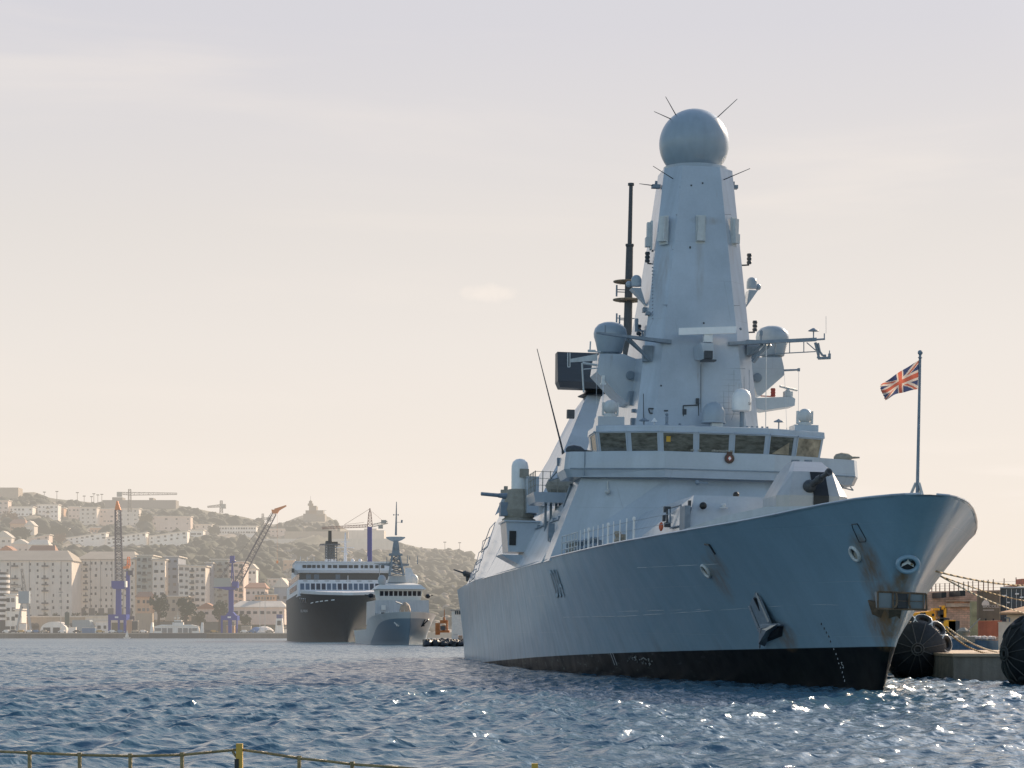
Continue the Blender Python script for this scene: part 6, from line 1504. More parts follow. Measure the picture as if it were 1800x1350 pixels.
for i in range(6): mb=MB(); mb.box(w*(.03+i*.165),w*(.03+i*.165)+w*.1,-.3,.1,-.5,3.6); mb.build('arcade_opening',B_BAL,T)
BX=dict(ww=1.6,wh=1.5)
block('grey green apartment tower with dark balconies right of the second blue column crane',240,267,977,1072,1246,30,B_GR,8,3,'flat',balc=(1,),**BX)
block('beige tower section with two columns of square windows, fifth block from the left',268,290,984,1076,1240,30,B_CR,7,2,'flat',**BX)
block('blue grey recessed tower between two beige apartment sections',290,313,979,1074,1252,30,B_BL,7,2,'flat',**BX)
block('beige apartment block with balconies under a pale slanting roof, left of the jib crane',314,361,996,1068,1232,24,B_CR,7,5,'flat',balc=(2,),slope=-.03,**BX)
block('grey green tower partly hidden by the jib crane, tallest of its row',362,372,990,1066,1250,24,B_BL,6,1,'flat',**BX)
block('cream apartment block behind the jib crane with a pale flat roof',371,402,984,1062,1262,24,B_GR,7,3,'flat',balc=(1,),**BX)
block('pink apartment block right of the jib crane column',402,428,988,1062,1258,24,B_PK,7,3,'flat',balc=(2,),**BX)
block('small pink house with three windows beside the first dark quay tree',240,265,1050,1078,1212,12,B_OR,2,3,'hip',B_RF,name='house',ww=1.2,wh=1.6,rise=3)
block('low red roofed house between the quay trees',346,380,1070,1084,1205,12,B_PK,1,3,'gable',B_RF,name='house',rise=3)
block('grey warehouse behind the first dark quay tree',290,330,1049,1078,1218,14,B_TN,2,4,'flat',name='warehouse')
block('long pink roofed warehouse right of the jib crane',408,500,1068,1084,1200,20,B_PK,1,8,'hip',B_RW,name='warehouse',rise=3.5,ww=3)
block('pink terraced house above the long warehouse',432,466,1034,1064,1230,16,B_PK,2,4,'hip',B_RF,name='house',rise=3)
block('orange pink house with arcaded top floor above the long warehouse',448,484,1046,1066,1218,12,B_OR,2,7,'flat',name='house',ww=.8)
block('pale grey gabled hall beside the ferry bow',482,506,1032,1066,1226,26,B_BL,1,2,'gable',B_RW,name='hall',rise=5)
block('white house with pointed roof half hidden above the jib crane base',436,450,1000,1024,1300,12,B_WH,2,2,'gable',B_RW,name='house',rise=3,skip=.3)
# terrace wall, arcade
t=thing('terrace_wall','long low tan terrace wall with arches behind the quay sheds','wall',(0,0,0))
a=W(-60,1111,1196); b=W(190,1085,1196); mb=MB(); mb.box(a.x,b.x,1196,1199,zq,b.z); mb.build('wall_face',B_TN,t); mb=MB(); mb.box(a.x-.3,b.x+.3,1195.5,1199.5,b.z+.01,b.z+.7); mb.build('coping',B_RW,t)
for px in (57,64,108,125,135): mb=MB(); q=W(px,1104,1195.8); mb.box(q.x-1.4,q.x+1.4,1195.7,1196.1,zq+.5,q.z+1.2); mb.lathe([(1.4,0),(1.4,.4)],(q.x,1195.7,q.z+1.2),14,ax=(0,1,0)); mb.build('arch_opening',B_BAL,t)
t=thing('terrace_wall','dark stone retaining wall between the blue cranes and the quay trees','wall',(0,0,0)); a=W(238,1112,1190); b=W(268,1078,1190); mb=MB(); mb.box(a.x,b.x,1190,1194,zq,b.z); mb.build('wall_face',B_TN,t)
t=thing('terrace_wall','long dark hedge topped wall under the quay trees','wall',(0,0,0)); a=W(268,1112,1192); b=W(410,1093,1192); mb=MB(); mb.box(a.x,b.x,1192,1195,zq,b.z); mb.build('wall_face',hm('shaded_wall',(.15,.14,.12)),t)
# left edge: striped tower, white hall, A frame
t=thing('balcony_tower','rounded tower with white balcony bands over dark glass at the left edge','tower',(0,0,0))
c=W(-6,1100,1175); r=23/F*1175
mb=MB(); mb.lathe([(r*.9,0),(r*.9,W(0,1008,1175).z-zq)],(c.x,c.y,zq+.5),24); mb.build('dark_glass_wall',B_DK,t)
for i in range(9):
    mb=MB(); z=W(0,1090-i*9.4,1175).z; mb.lathe([(r,z),(r,z+1.25)],(c.x,c.y,0),24); mb.build('balcony_band',B_WH,t)
block('white quay building with dark windows beside the striped tower',8,28,1046,1111,1172,12,B_WH,4,2,'flat',B_WH,name='office',ww=2.6,wh=2)
block('low white annexe at the foot of the white quay building',26,38,1072,1111,1170,12,B_WH,2,2,'flat',B_WH,name='office')
t=thing('a_frame_gantry','pale grey two legged gantry holding a blue grey container high up','gantry',(0,0,0)); m=hm('gantry_grey',(.38,.38,.38))
for (x0,x1) in ((38,30),(48,54)): mb=MB(); mb.tube(W(x0,1060,1160),W(x1,1111,1160),.55,.75,6); mb.build('gantry_leg',m,t)
mb=MB(); p=W(43,1059,1160); mb.box(W(36,0,1160).x,W(51,0,1160).x,1159,1162,p.z-.6,p.z+.8); mb.build('gantry_beam',m,t)
mb=MB(); p=W(43,1050,1160); mb.cbox(p,(5.2,4,6)); mb.build('hung_cabin',hm('cabin_grey',(.32,.36,.38)),t)
mb=MB(); lattice(mb,W(44,1043,1160),W(38,1000,1160),1.6,.8,9,.14); lattice(mb,W(38,1030,1160),W(20,1034,1160),1.0,.8,3,.1); mb.build('lattice_mast',hm('thin_lattice',(.20,.19,.18)),t)
# sheds on the quay
t=thing('dome_tent','white domed hall with two dark doorways on the quay','tent',(0,0,0)); c=W(94,1111,1162); r=23/F*1162
mb=MB(); ring=[]
for k in range(15): a_=math.pi*k/14; ring.append((c.x-math.cos(a_)*r,zq+2.0+math.sin(a_)*4.1))
mb.loft([[(x,1162,z) for x,z in ring]+[(c.x+r,1162,zq),(c.x-r,1162,zq)],[(x,1176,z) for x,z in ring]+[(c.x+r,1176,zq),(c.x-r,1176,zq)]]); mb.build('tent_shell',B_WH,t)
for dx in (-5,-.2): mb=MB(); mb.box(c.x+dx,c.x+dx+3.4,1161.7,1162,zq,zq+3.2); mb.build('doorway',B_DK,t)
def qbox(name,label,px0,px1,pyt,y,m,cat,dep=3,pyb=1111,part='body',lid=None):
    t=thing(name,label,cat,(0,0,0)); a=W(px0,pyb,y); b=W(px1,pyt,y); mb=MB(); mb.box(a.x,b.x,y,y+dep,zq+.5,b.z); mb.build(part,m,t); mb=MB(); mb.box(a.x-.1,b.x+.1,y-.1,y+dep+.1,b.z+.01,b.z+.25); mb.build('lid',lid or B_RW,t); return t
M_CBL=hm('container_blue',(.06,.16,.30)); M_SIL=hm('silo_dark_green',(.05,.08,.07)); M_GYS=hm('grey_tank_paint',(.30,.35,.37)); M_OCH=hm('ochre_paint',(.50,.30,.10))
qbox('storage_box','low blue container on the quay left of the first blue crane',144,167,1104,1158,M_CBL,'container')
qbox('storage_box','small white hut between the dome tent and the blue container',120,133,1103,1158,B_WH,'hut')
t=thing('storage_tank','large grey tank shed with sloping right side behind the blue container','tank',(0,0,0)); y=1175; a=W(127,1111,y); b=W(157,1090,y); c_=W(170,1111,y)
mb=MB(); mb.hexa([(a.x,y,zq),(c_.x,y,zq),(c_.x,y+8,zq),(a.x,y+8,zq)],[(a.x,y,b.z),(b.x,y,b.z),(b.x,y+8,b.z),(a.x,y+8,b.z)]); mb.build('tank_body',M_GYS,t)
t=thing('silo','tall dark green cylinder silo behind the dome tent','silo',(0,0,0)); c=W(118,1100,1168); mb=MB(); mb.lathe([(1.2,zq),(1.2,W(0,1077,1168).z),(.3,W(0,1075,1168).z)],(c.x,c.y,0),16); mb.build('silo_body',M_SIL,t)
mb=MB(); mb.lathe([(1.3,W(0,1100,1168).z),(1.3,W(0,1099,1168).z)],(c.x,c.y,0),16); mb.build('silo_ring',B_PIPE,t)
block('low white shed behind the grey tank, left of the first blue crane',168,190,1092,1111,1180,10,B_WH,1,2,'flat',name='shed')
block('pale lit wall house just left of the first blue crane',150,190,1084,1096,1194,5,B_RW,1,1,'flat',name='shed',skip=1)
qbox('storage_box','small orange roofed kiosk at the foot of the two legged gantry',34,46,1096,1156,B_WH,'kiosk',lid=B_OR)
qbox('storage_box','dark machine box under the first blue crane right leg',232,242,1092,1160,B_DK,'box')
qbox('storage_box','orange steel rack between the two blue column cranes',222,232,1090,1162,B_OR,'rack')
qbox('storage_box','brown container on the quay right of the jib crane',424,441,1101,1158,B_TN,'container')
qbox('storage_box','orange and white box under the jib crane portal',398,412,1100,1158,B_OR,'box')
t=thing('work_tent','blue and white rounded tarpaulin shelter left of the ferry','tent',(0,0,0)); c=W(463,1111,1160)
mb=MB(); mb.ball((c.x,1162,zq),5.4,18,sz=.72,z0=0); mb.build('white_cover',B_WH,t); mb=MB(); mb.ball((c.x-3.4,1160,zq+1.6),2.7,14,sz=.7); mb.build('blue_cover',hm('tarpaulin_blue',(.08,.22,.45)),t)
t=thing('pilot_tower','small white quay tower with blue top beside the ferry bow','tower',(0,0,0)); a=W(483,1111,1156)
mb=MB(); mb.hexa([(a.x,1156,zq),(a.x+4.2,1156,zq),(a.x+4.2,1160,zq),(a.x,1160,zq)],[(a.x+.6,1156.4,W(0,1087,1156).z),(a.x+3.6,1156.4,W(0,1087,1156).z),(a.x+3.6,1160,W(0,1087,1156).z),(a.x+.6,1160,W(0,1087,1156).z)]); mb.build('tower_body',B_WH,t)
mb=MB(); mb.box(a.x+.8,a.x+3.4,1156.5,1160,W(0,1086.9,1156).z,W(0,1080,1156).z); mb.build('blue_top',hm('tower_blue',(.04,.07,.22)),t)
mb=MB(); mb.box(a.x+1.2,a.x+3,1155.8,1156.1,W(0,1099,1156).z,W(0,1091,1156).z); mb.build('tower_window',B_DK,t)
for i,px in enumerate((107,457,466)):
    t=thing('lamp_mast',['thin quay lamp mast in front of the long cream block','left of two tall thin masts beside the tarpaulin shelter','right of two tall thin masts beside the tarpaulin shelter'][i],'mast',(0,0,0))
    mb=MB(); mb.tube(W(px,1111,1155),W(px,1042+ (0 if i==0 else 4),1155),.22,.12,5); mb.build('mast_pole',B_RW,t); mb=MB(); mb.cbox(W(px,1041+(0 if i==0 else 4),1155),(2.2,.6,.35)); mb.build('lamp_head',B_PIPE,t)
# parked vehicles / clutter along the quay edge
VC=[B_WH,B_DK,M_OCH,B_WH,M_CBL,B_TN]
desc=['white','dark','ochre','pale','blue','tan']; place=['left edge of the quay','foot of the gantry','front of the dome tent','foot of the small white hut','foot of the first blue crane','berth beside the white ferry boat','foot of the jib crane','front of the long warehouse']
k=0
for i,px in enumerate((12,24,38,52,64,78,110,136,176,198,212,238,252,366,376,430,444,474)):
    near=place[min(range(8),key=lambda j:abs((10,40,90,126,205,250,395,450)[j]-px))]
    t=thing('parked_car','%s vehicle parked on the far quay, number %d from the left'%(desc[i%6],i+1) if False else '%s vehicle parked at the %s'%(desc[i%6],near),'car',W(px,1111,1152)); t.location.z=zq+.5
    mb=MB(); mb.loft([[(-2.1,-.9,.3),(2.1,-.9,.3),(2.1,.9,.3),(-2.1,.9,.3)],[(-2.15,-.9,.85),(2.15,-.9,.8),(2.15,.9,.8),(-2.15,.9,.85)],[(-1.5,-.8,.95),(1.1,-.8,.95),(1.1,.8,.95),(-1.5,.8,.95)],[(-1.2,-.7,1.5),(.6,-.7,1.5),(.6,.7,1.5),(-1.2,.7,1.5)]]); mb.build('car_body',VC[i%6],t)
    for x in (-1.3,1.3): mb=MB(); mb.lathe([(.36,-.95),(.36,-.7)],(x,0,.36),10,ax=(0,1,0)); mb.build('wheel',B_DK,t)
# white double ended ferry boat
t=thing('small_ferry','small white double ended ferry boat with raised ramps at the far quay','ferry',(0,0,0)); y=1140
X=lambda px:W(px,0,y).x; Z=lambda py:W(0,py,y).z
mb=MB(); mb.hexa([(X(262),y,-.5),(X(361),y,-.5),(X(361),y+5,-.5),(X(262),y+5,-.5)],[(X(262),y,Z(1113)),(X(361),y,Z(1113)),(X(361),y+5,Z(1113)),(X(262),y+5,Z(1113))]); mb.build('hull',hm('dark_boat_hull',(.07,.08,.09)),t)
mb=MB(); mb.hexa([(X(270),y,Z(1112.8)),(X(350),y,Z(1112.8)),(X(350),y+4,Z(1112.8)),(X(270),y+4,Z(1112.8))],[(X(272),y,Z(1100.5)),(X(348),y,Z(1100.5)),(X(348),y+4,Z(1100.5)),(X(272),y+4,Z(1100.5))]); mb.loft([[(X(270),y-.3,Z(1101)),(X(350),y-.3,Z(1101)),(X(350),y+4,Z(1101)),(X(270),y+4,Z(1101))],[(X(284),y-.3,Z(1098)),(X(336),y-.3,Z(1098)),(X(336),y+4,Z(1098)),(X(284),y+4,Z(1098))]]); mb.box(X(303),X(322),y,y+3,Z(1098),Z(1094)); mb.box(X(306),X(319),y,y+3,Z(1092.5),Z(1090)); mb.build('cabin',B_WH,t)
mb=MB(); mb.box(X(306),X(319),y+.05,y+2.9,Z(1094),Z(1092.4)); mb.build('wheelhouse_glass',B_DK,t)
for px0,px1 in ((272,283),(285,293),(295,303),(313,320),(322,330),(332,337),(338,347)): mb=MB(); mb.box(X(px0),X(px1),y-.2,y+.1,Z(1109 if px0 in (272,338) else 1112.5),Z(1104)); mb.build('side_opening',B_PIPE,t)
for s,px in ((-1,266),(1,354)): mb=MB(); mb.hexa([(X(px-3),y,Z(1112.5)),(X(px+3),y,Z(1112.5)),(X(px+3),y+4,Z(1112.5)),(X(px-3),y+4,Z(1112.5))],[(X(px+1*(-s)*0),y,Z(1094)),(X(px+2),y,Z(1094)),(X(px+2),y+4,Z(1094)),(X(px),y+4,Z(1094))]); mb.build('ramp_tower',B_WH,t)
mb=MB(); mb.tube((X(312),y+1,Z(1090)),(X(312),y+1,Z(1076)),.18,.1,5); mb.tube((X(308),y+1,Z(1082)),(X(316),y+1,Z(1082)),.1,.1,4); mb.cbox((X(307),y+1,Z(1086)),(.8,.5,1)); mb.cbox((X(313),y+1,Z(1086)),(1.2,.5,1)); mb.build('boat_mast',B_RW,t)
t=thing('sailing_dinghy','tiny white sail at the foot of the first blue crane','boat',W(223,1121,1120)); t.location.z=0
mb=MB(); mb.hexa([(-1.4,-.4,.0),(1.4,-.4,0),(1.4,.4,0),(-1.4,.4,0)],[(-1.7,-.5,.5),(1.9,-.5,.5),(1.9,.5,.5),(-1.7,.5,.5)]); mb.build('dinghy_hull',B_WH,t); mb=MB(); mb.hexa([(-.9,0,.7),(.9,0,.7),(.9,.1,.7),(-.9,.1,.7)],[(.1,0,4.0),(.2,0,4.0),(.2,.1,4),(.1,.1,4)]); mb.build('sail',B_WH,t); mb=MB(); mb.tube((.15,0,.5),(.15,0,4.2),.06,.04,5); mb.build('dinghy_mast',B_PIPE,t)
# ---- cranes
C_BL=mat('crane_blue',(.0,.03,.27),.8,spec=.1,var=.1,scale=.3,haze=True); C_OR=mat('crane_orange',(.9,.22,.02),.6,var=.1,haze=True); C_GY=mat('crane_counterweight_grey',(.36,.35,.31),.7,haze=True); C_DK=mat('crane_dark_blue_lattice',(.015,.02,.06),.6,haze=True)
def X2(px,y): return W(px,0,y).x
def Z2(py,y): return W(0,py,y).z
def crane_a():
    y=1156; T=thing('harbour_crane','blue portal crane with tall upright lattice jib and orange tip','crane',(0,0,0)); X=lambda p:X2(p,y); Z=lambda p:Z2(p,y)
    mb=MB(); mb.box(X(190),X(222),y,y+10,Z(1090),Z(1080)); mb.build('portal_beam',C_BL,T)
    for x0,x1 in ((190,194),(207,210),(217,221)): mb=MB(); mb.box(X(x0),X(x1),y+.1,y+2,zq,Z(1089.9)); mb.build('portal_leg',C_BL,T)
    mb=MB(); mb.box(X(202),X(208),y-.1,y,Z(1086.5),Z(1083.5)); mb.build('number_plate',B_WH,T)
    mb=MB(); mb.tube((X(206),y+4,Z(1081)),(X(206),y+4,Z(1035)),1.5,1.35,14); mb.build('column',C_BL,T)
    mb=MB(); mb.hexa([(X(198),y+1,Z(1035)),(X(215),y+1,Z(1035)),(X(215),y+7,Z(1035)),(X(198),y+7,Z(1035))],[(X(195),y+1,Z(1031)),(X(218),y+1,Z(1031)),(X(218),y+7,Z(1031)),(X(195),y+7,Z(1031))]); mb.box(X(195),X(218),y+1,y+7,Z(1031),Z(1021)); mb.build('slewing_cabin',C_BL,T)
    mb=MB(); mb.box(X(217.9),X(220.5),y+1.2,y+6,Z(1032),Z(1021)); mb.build('cabin_side',B_WH,T)
    mb=MB(); lattice(mb,(X(207),y+4,Z(1021)),(X(206),y+2,Z(896)),3.4,2.5,24,.26,rd=.13,up=(0,1,0)); mb.build('jib',C_DK,T)
    mb=MB(); mb.hexa([(X(201),y+1,Z(896)),(X(211),y+1,Z(896)),(X(211),y+4,Z(896)),(X(201),y+4,Z(896))],[(X(204),y+1,Z(880)),(X(206),y+1,Z(880)),(X(206),y+3,Z(880)),(X(204),y+3,Z(880))]); mb.build('jib_tip',C_OR,T)
def crane_b():
    y=1172; T=thing('harbour_crane','slim blue column crane with orange head just right of the tall upright jib','crane',(0,0,0)); X=lambda p:X2(p,y); Z=lambda p:Z2(p,y)
    mb=MB(); mb.tube((X(225),y,zq),(X(225),y,Z(1004)),1.1,.95,12); mb.build('column',C_BL,T)
    mb=MB(); mb.box(X(225),X(234),y-1,y+1,Z(1011),Z(1003)); mb.box(X(221),X(236),y-1,y+1,Z(1094),Z(1083)); mb.build('platform',C_DK,T)
    mb=MB(); mb.hexa([(X(217),y-1,Z(1000)),(X(227),y-1,Z(999)),(X(227),y+1,Z(999)),(X(217),y+1,Z(1000))],[(X(217),y-1,Z(996)),(X(228),y-1,Z(994)),(X(228),y+1,Z(994)),(X(217),y+1,Z(996))]); lattice(mb,(X(226),y,Z(995)),(X(226),y,Z(979)),1.6,1.0,4,.2); mb.build('crane_head',C_OR,T)
def crane_c():
    y=1155; T=thing('harbour_crane','blue portal crane with long luffing lattice jib leaning right to an orange tip','crane',(0,0,0)); X=lambda p:X2(p,y); Z=lambda p:Z2(p,y)
    mb=MB(); mb.box(X(388),X(417),y,y+10,Z(1090),Z(1082)); mb.hexa([(X(396),y,Z(1082)),(X(414),y,Z(1082)),(X(414),y+8,Z(1082)),(X(396),y+8,Z(1082))],[(X(401),y,Z(1076)),(X(409),y,Z(1076)),(X(409),y+8,Z(1076)),(X(401),y+8,Z(1076))]); mb.build('portal_beam',C_BL,T)
    for x0,x1 in ((388,391),(401,407),(415,417)): mb=MB(); mb.box(X(x0),X(x1),y+.1,y+2,zq,Z(1089.9)); mb.build('portal_leg',C_BL,T)
    mb=MB(); mb.box(X(400),X(406),y-.1,y,Z(1086.5),Z(1083.5)); mb.build('number_plate',B_WH,T)
    mb=MB(); mb.tube((X(404.5),y+4,Z(1078)),(X(404.5),y+4,Z(1034)),1.3,1.3,14); mb.build('column',C_BL,T)
    mb=MB(); mb.hexa([(X(398),y+1,Z(1037)),(X(412),y+1,Z(1036)),(X(412),y+7,Z(1036)),(X(398),y+7,Z(1037))],[(X(372),y+1,Z(1032)),(X(414),y+1,Z(1031)),(X(414),y+7,Z(1031)),(X(372),y+7,Z(1032))]); mb.box(X(407),X(417),y+1,y+7,Z(1033),Z(1022)); mb.build('slewing_platform',C_BL,T)
    mb=MB(); mb.box(X(375),X(405),y+1.5,y+6.5,Z(1031.9),Z(1016)); mb.build('counterweight_housing',C_GY,T)
    mb=MB()
    for x,w in ((405,.3),(409,.3)): mb.tube((X(x),y+4,Z(1022)),(X(406.5),y+4,Z(980)),w,w,6)
    mb.cbox((X(406.5),y+4,Z(983)),(2.2,2,3.6)); mb.box(X(406),X(413),y+3,y+5,Z(988),Z(986)); mb.build('a_frame',C_BL,T)
    mb=MB(); 
    for dx in (0,2.5): mb.tube((X(384+dx),y+4,Z(1018)),(X(404+dx),y+4,Z(985)),.16,.16,4)
    mb.build('backstay',C_DK,T)
    mb=MB(); lattice(mb,(X(416),y+4,Z(1024)),(X(481),y+4,Z(902)),3.0,1.8,22,.2,rd=.1,up=(0,1,0)); mb.build('jib',C_DK,T)
    mb=MB(); mb.tube((X(411),y+4,Z(1022)),(X(475),y+4,Z(901)),.14,.14,4); mb.tube((X(409),y+4,Z(986)),(X(477),y+4,Z(899)),.07,.07,4); mb.build('jib_tie',C_DK,T)
    mb=MB(); mb.hexa([(X(477),y+3,Z(902)),(X(486),y+3,Z(902)),(X(486),y+5,Z(902)),(X(477),y+5,Z(902))],[(X(476),y+3,Z(895)),(X(490),y+3,Z(896)),(X(490),y+5,Z(896)),(X(476),y+5,Z(895))]); mb.tube((X(482),y+4,Z(897)),(X(502),y+4,Z(888)),1.1,.35,6); mb.build('jib_tip',C_OR,T)
    mb=MB(); mb.tube((X(486),y+4,Z(900)),(X(486),y+4,Z(985)),.05,.05,4); mb.tube((X(486),y+4,Z(985)),(X(486),y+4,Z(990)),.7,.5,6); mb.build('hook',C_OR,T)
def tower_crane(label,px,pyt,pyb,y,jl,jr,pyj,m,w=1.6,name='tower_crane',cw=True,top=8):
    T=thing(name,label,'crane',(0,0,0)); X=lambda p:X2(p,y); Z=lambda p:Z2(p,y)
    mb=MB(); lattice(mb,(X(px),y,Z(pyb)),(X(px),y,Z(pyt)),w,w*.7,8,w*.10,rd=w*.06,up=(0,1,0)); mb.build('tower',m,T)
    mb=MB(); lattice(mb,(X(px),y,Z(pyj)),(X(jl),y,Z(pyj+(2 if jl<px else 0))),w*.9,w*.5,10,w*.09,rd=w*.05); mb.build('jib',m,T)
    mb=MB(); lattice(mb,(X(px),y,Z(pyj)),(X(jr),y,Z(pyj-1)),w*.8,w*.7,4,w*.09,rd=w*.05); mb.build('counter_jib',m,T)
    if cw: mb=MB(); mb.cbox((X(jr)-1*(1 if jr>px else -1),y,Z(pyj+1)),(w*1.6,w,w*1.5)); mb.build('counterweight',C_GY,T)
    return T
crane_a(); crane_b(); crane_c()
M_TC=mat('distant_crane_steel',(.12,.11,.10),.7,haze=True)
tower_crane('distant tower crane above the long ridge wall behind the upright jib',228,860,900,1900,311,208,868,M_TC,2.6)
tower_crane('small distant tower crane on the ridge between the upright jib and the leaning jib',389,880,902,2050,365,395,889,M_TC,2.6)
tower_crane('tiny distant tower crane on the skyline right behind the leaning jib',462,903,921,2050,452,475,912,M_TC,2.2)
def crane_d():
    y=900; T=thing('harbour_crane','thick blue mast crane with red white horizontal lattice jib behind the ferry','crane',(0,0,0)); X=lambda p:X2(p,y); Z=lambda p:Z2(p,y)
    mb=MB(); mb.box(X(645.5),X(653.5),y,y+2,0,Z(926)); mb.build('column',C_BL,T)
    rw=mat('red_white_lattice',(.34,.17,.13),.6,haze=True)
    mb=MB(); lattice(mb,(X(650),y+1,Z(926)),(X(650),y+1,Z(900)),1.9,.9,5,.14,rd=.08,up=(0,1,0)); mb.tube((X(650),y+1,Z(900)),(X(650),y+1,Z(893)),.35,.2,5); mb.build('tower_head',rw,T)
    mb=MB(); lattice(mb,(X(647),y+1,Z(924)),(X(566),y+1,Z(928)),1.0,.7,16,.11,rd=.06); mb.build('jib',rw,T)
    mb=MB(); mb.tube((X(650),y+1,Z(894)),(X(605),y+1,Z(922)),.09,.09,4); mb.tube((X(605),y+1,Z(922)),(X(640),y+1,Z(918)),.07,.07,4); mb.tube((X(650),y+1,Z(896)),(X(672),y+1,Z(915)),.05,.05,4); mb.build('jib_stay',rw,T)
    mb=MB(); lattice(mb,(X(653),y+1,Z(924)),(X(681),y+1,Z(918)),1.0,.9,5,.12,rd=.07); mb.build('counter_jib',C_GY,T)
    mb=MB(); mb.box(X(665),X(673),y,y+1.6,Z(929),Z(923)); mb.box(X(670),X(679),y,y+1.6,Z(920),Z(914)); mb.build('counterweight',C_GY,T)
    mb=MB(); mb.cbox((X(568),y,Z(929.5)),(.6,.5,.4)); mb.build('trolley',rw,T)
crane_d()
# ---- hillside buildings
HH=dict(name='hillside_house',cat='house',ww=1.6,wh=1.5)
def hh(label,*a,**k): kk=dict(HH); kk.update(k); return block(label,*a,**kk)
hh('pink house cut by the left picture edge near the hilltop',-22,14,880,905,wall=B_PK,rows=3,cols=4)
hh('long white three storey house with small dark windows, second from the left near the hilltop',17,57,891,908,wall=B_WH,rows=2,cols=6,skip=.1)
hh('white villa with a wide dark glazed centre near the hilltop',66,102,887,911,wall=B_WH,rows=3,cols=5,balc=(2,))
hh('small orange lit house attached right of the white villa',102,112,893,909,wall=B_OR,rows=2,cols=1)
hh('low pale house half hidden by trees right of the orange house',120,140,891,912,wall=B_PK,rows=2,cols=3)
hh('tall cream house with a pale green glazed stair in the middle',140,170,892,921,wall=B_CR,rows=4,cols=3)
hh('pinkish cream row house left of the upright jib',170,205,895,920,wall=B_PK,rows=3,cols=6,skip=.3)
hh('cream block directly right of the upright jib, sunlit on its right',207,244,894,924,wall=B_CR,rows=4,cols=3)
hh('wide beige block with orange lit left end on the upper slope',268,335,908,932,wall=B_PK,rows=3,cols=7,skip=.4)
hh('flat roofed pale house right of the wide beige block',343,372,922,937,wall=B_CR,rows=2,cols=3)
hh('long white low terrace with a row of small windows under the ridge',385,450,925,939,wall=B_WH,rows=2,cols=14)
hh('pale wide house right of the leaning jib near the ridge',470,505,930,945,wall=B_PK,rows=2,cols=5,skip=.3)
hh('orange roofed villa among dark trees at the left',18,44,921,934,wall=B_OR,roofm=B_RF,roof='hip',rows=1,cols=3,rise=4)
hh('grey gabled house right of the orange roofed villa',44,60,924,940,wall=B_CR,roof='gable',rows=1,cols=2,rise=4)
hh('low cream garden house half way up the slope',78,118,929,940,wall=B_CR,rows=1,cols=4,skip=.4)
hh('tiny tan house above the first long wedge roofed terrace',158,180,928,938,wall=B_OR,rows=1,cols=3)
hh('wedge roofed white terrace, longest of the three, left of the upright jib',112,186,936,958,wall=B_WH,rows=2,cols=8,slope=.5,skip=.15)
hh('second wedge roofed terrace, crossing behind the upright jib',187,256,936,958,wall=B_WH,rows=2,cols=8,slope=.45,skip=.1)
hh('third wedge roofed terrace with dark patio windows, rightmost',262,329,933,957,wall=B_WH,rows=2,cols=6,slope=.42)
hh('small white rounded house right of the third terrace',333,357,932,944,wall=B_WH,rows=1,cols=2,ww=4)
hh('small wedge roofed pink house left of the round tree',52,86,940,962,wall=B_PK,rows=2,cols=3,slope=.35)
hh('sunlit cream gabled house at the left edge below the villa',-10,20,945,968,wall=B_CR,roof='gable',rows=2,cols=3,rise=5)
hh('pink house with low roof beside the sunlit gabled house',20,50,957,974,wall=B_PK,roof='gable',rows=1,cols=3,rise=4)
hh('broad pale house in front of the wedge roofed pink house',50,84,958,977,wall=B_CR,roof='hip',rows=1,cols=4,rise=4)
block('dark red roofed building behind the long cream block at far left',-10,32,975,990,1285,14,B_TN,1,2,'gable',B_RF,name='house',rise=5)
block('big orange hipped roof rising behind the long cream block',44,96,980,992,1290,20,B_PK,1,2,'hip',B_RF,name='house',rise=7)
hh('small house among trees right of the leaning jib foot',498,516,985,1000,wall=B_OR,rows=1,cols=2)
hh('ochre cottage above the ferry funnel on the wooded slope',455,475,1002,1012,wall=B_TN,rows=1,cols=2)
hh('pink block at the slope foot above the pale gabled hall',470,512,1018,1032,wall=B_PK,rows=2,cols=5,skip=.3)
# ridge walls and fort
def ridge(label,px0,px1,pyt,pyb,m=B_TN,dep=20,name='ridge_wall',cat='wall',crown=None):
    t=gt((px0+px1)/2,pyb); y=gY(t); BR.append((px0,px1,pyt-2,pyb+2,1)); T=thing(name,label,cat,(0,0,0)); a=W(px0,pyb,y); b=W(px1,pyt,y); mb=MB(); mb.box(a.x,b.x,y,y+dep,a.z-8,b.z); mb.build('wall_face',m,T)
    if crown:
        for (x0,x1,yt) in crown: mb=MB(); mb.box(W(x0,0,y).x,W(x1,0,y).x,y+.5,y+dep-2,b.z-.5,W(0,yt,y).z); mb.build('upper_block',m,T)
    return T
ridge('pale fort wall on the skyline at the left edge',-40,32,857,872)
ridge('long dark fort wall on the skyline behind the upright jib',180,309,879,892,m=hm('dark_ridge_stone',(.22,.19,.16)),crown=((197,215,874),(262,269,875)))
ridge('large cream castle wall standing on the slope behind the blue mast crane',612,675,932,962,m=B_CR,dep=30,crown=((640,662,929),))
T=ridge('hilltop fort with stepped tower and thin spire above the ferry',533,571,903,915,m=hm('fort_stone',(.30,.25,.20)),crown=((537,560,897),(543,556,889)))
t_=gt(552,915); y=gY(t_); mb=MB(); q=W(546,889,y); mb.lathe([(2.6,0),(2.6,2),(1.6,2.2),(1.6,4),(.3,5)],q,12); mb.tube(q,q+Vector((0,0,9)),.3,.1,5); mb.build('spire',B_TN,T)
mb=MB(); q=W(563,901,y); mb.cbox(q,(6,5,4)); q=W(570,903,y); mb.tube(q,q+Vector((0,0,3)),.2,.2,4); mb.tube(q+Vector((-7,0,3)),q+Vector((2,0,3)),.2,.2,4); mb.build('fort_platform',B_TN,T)
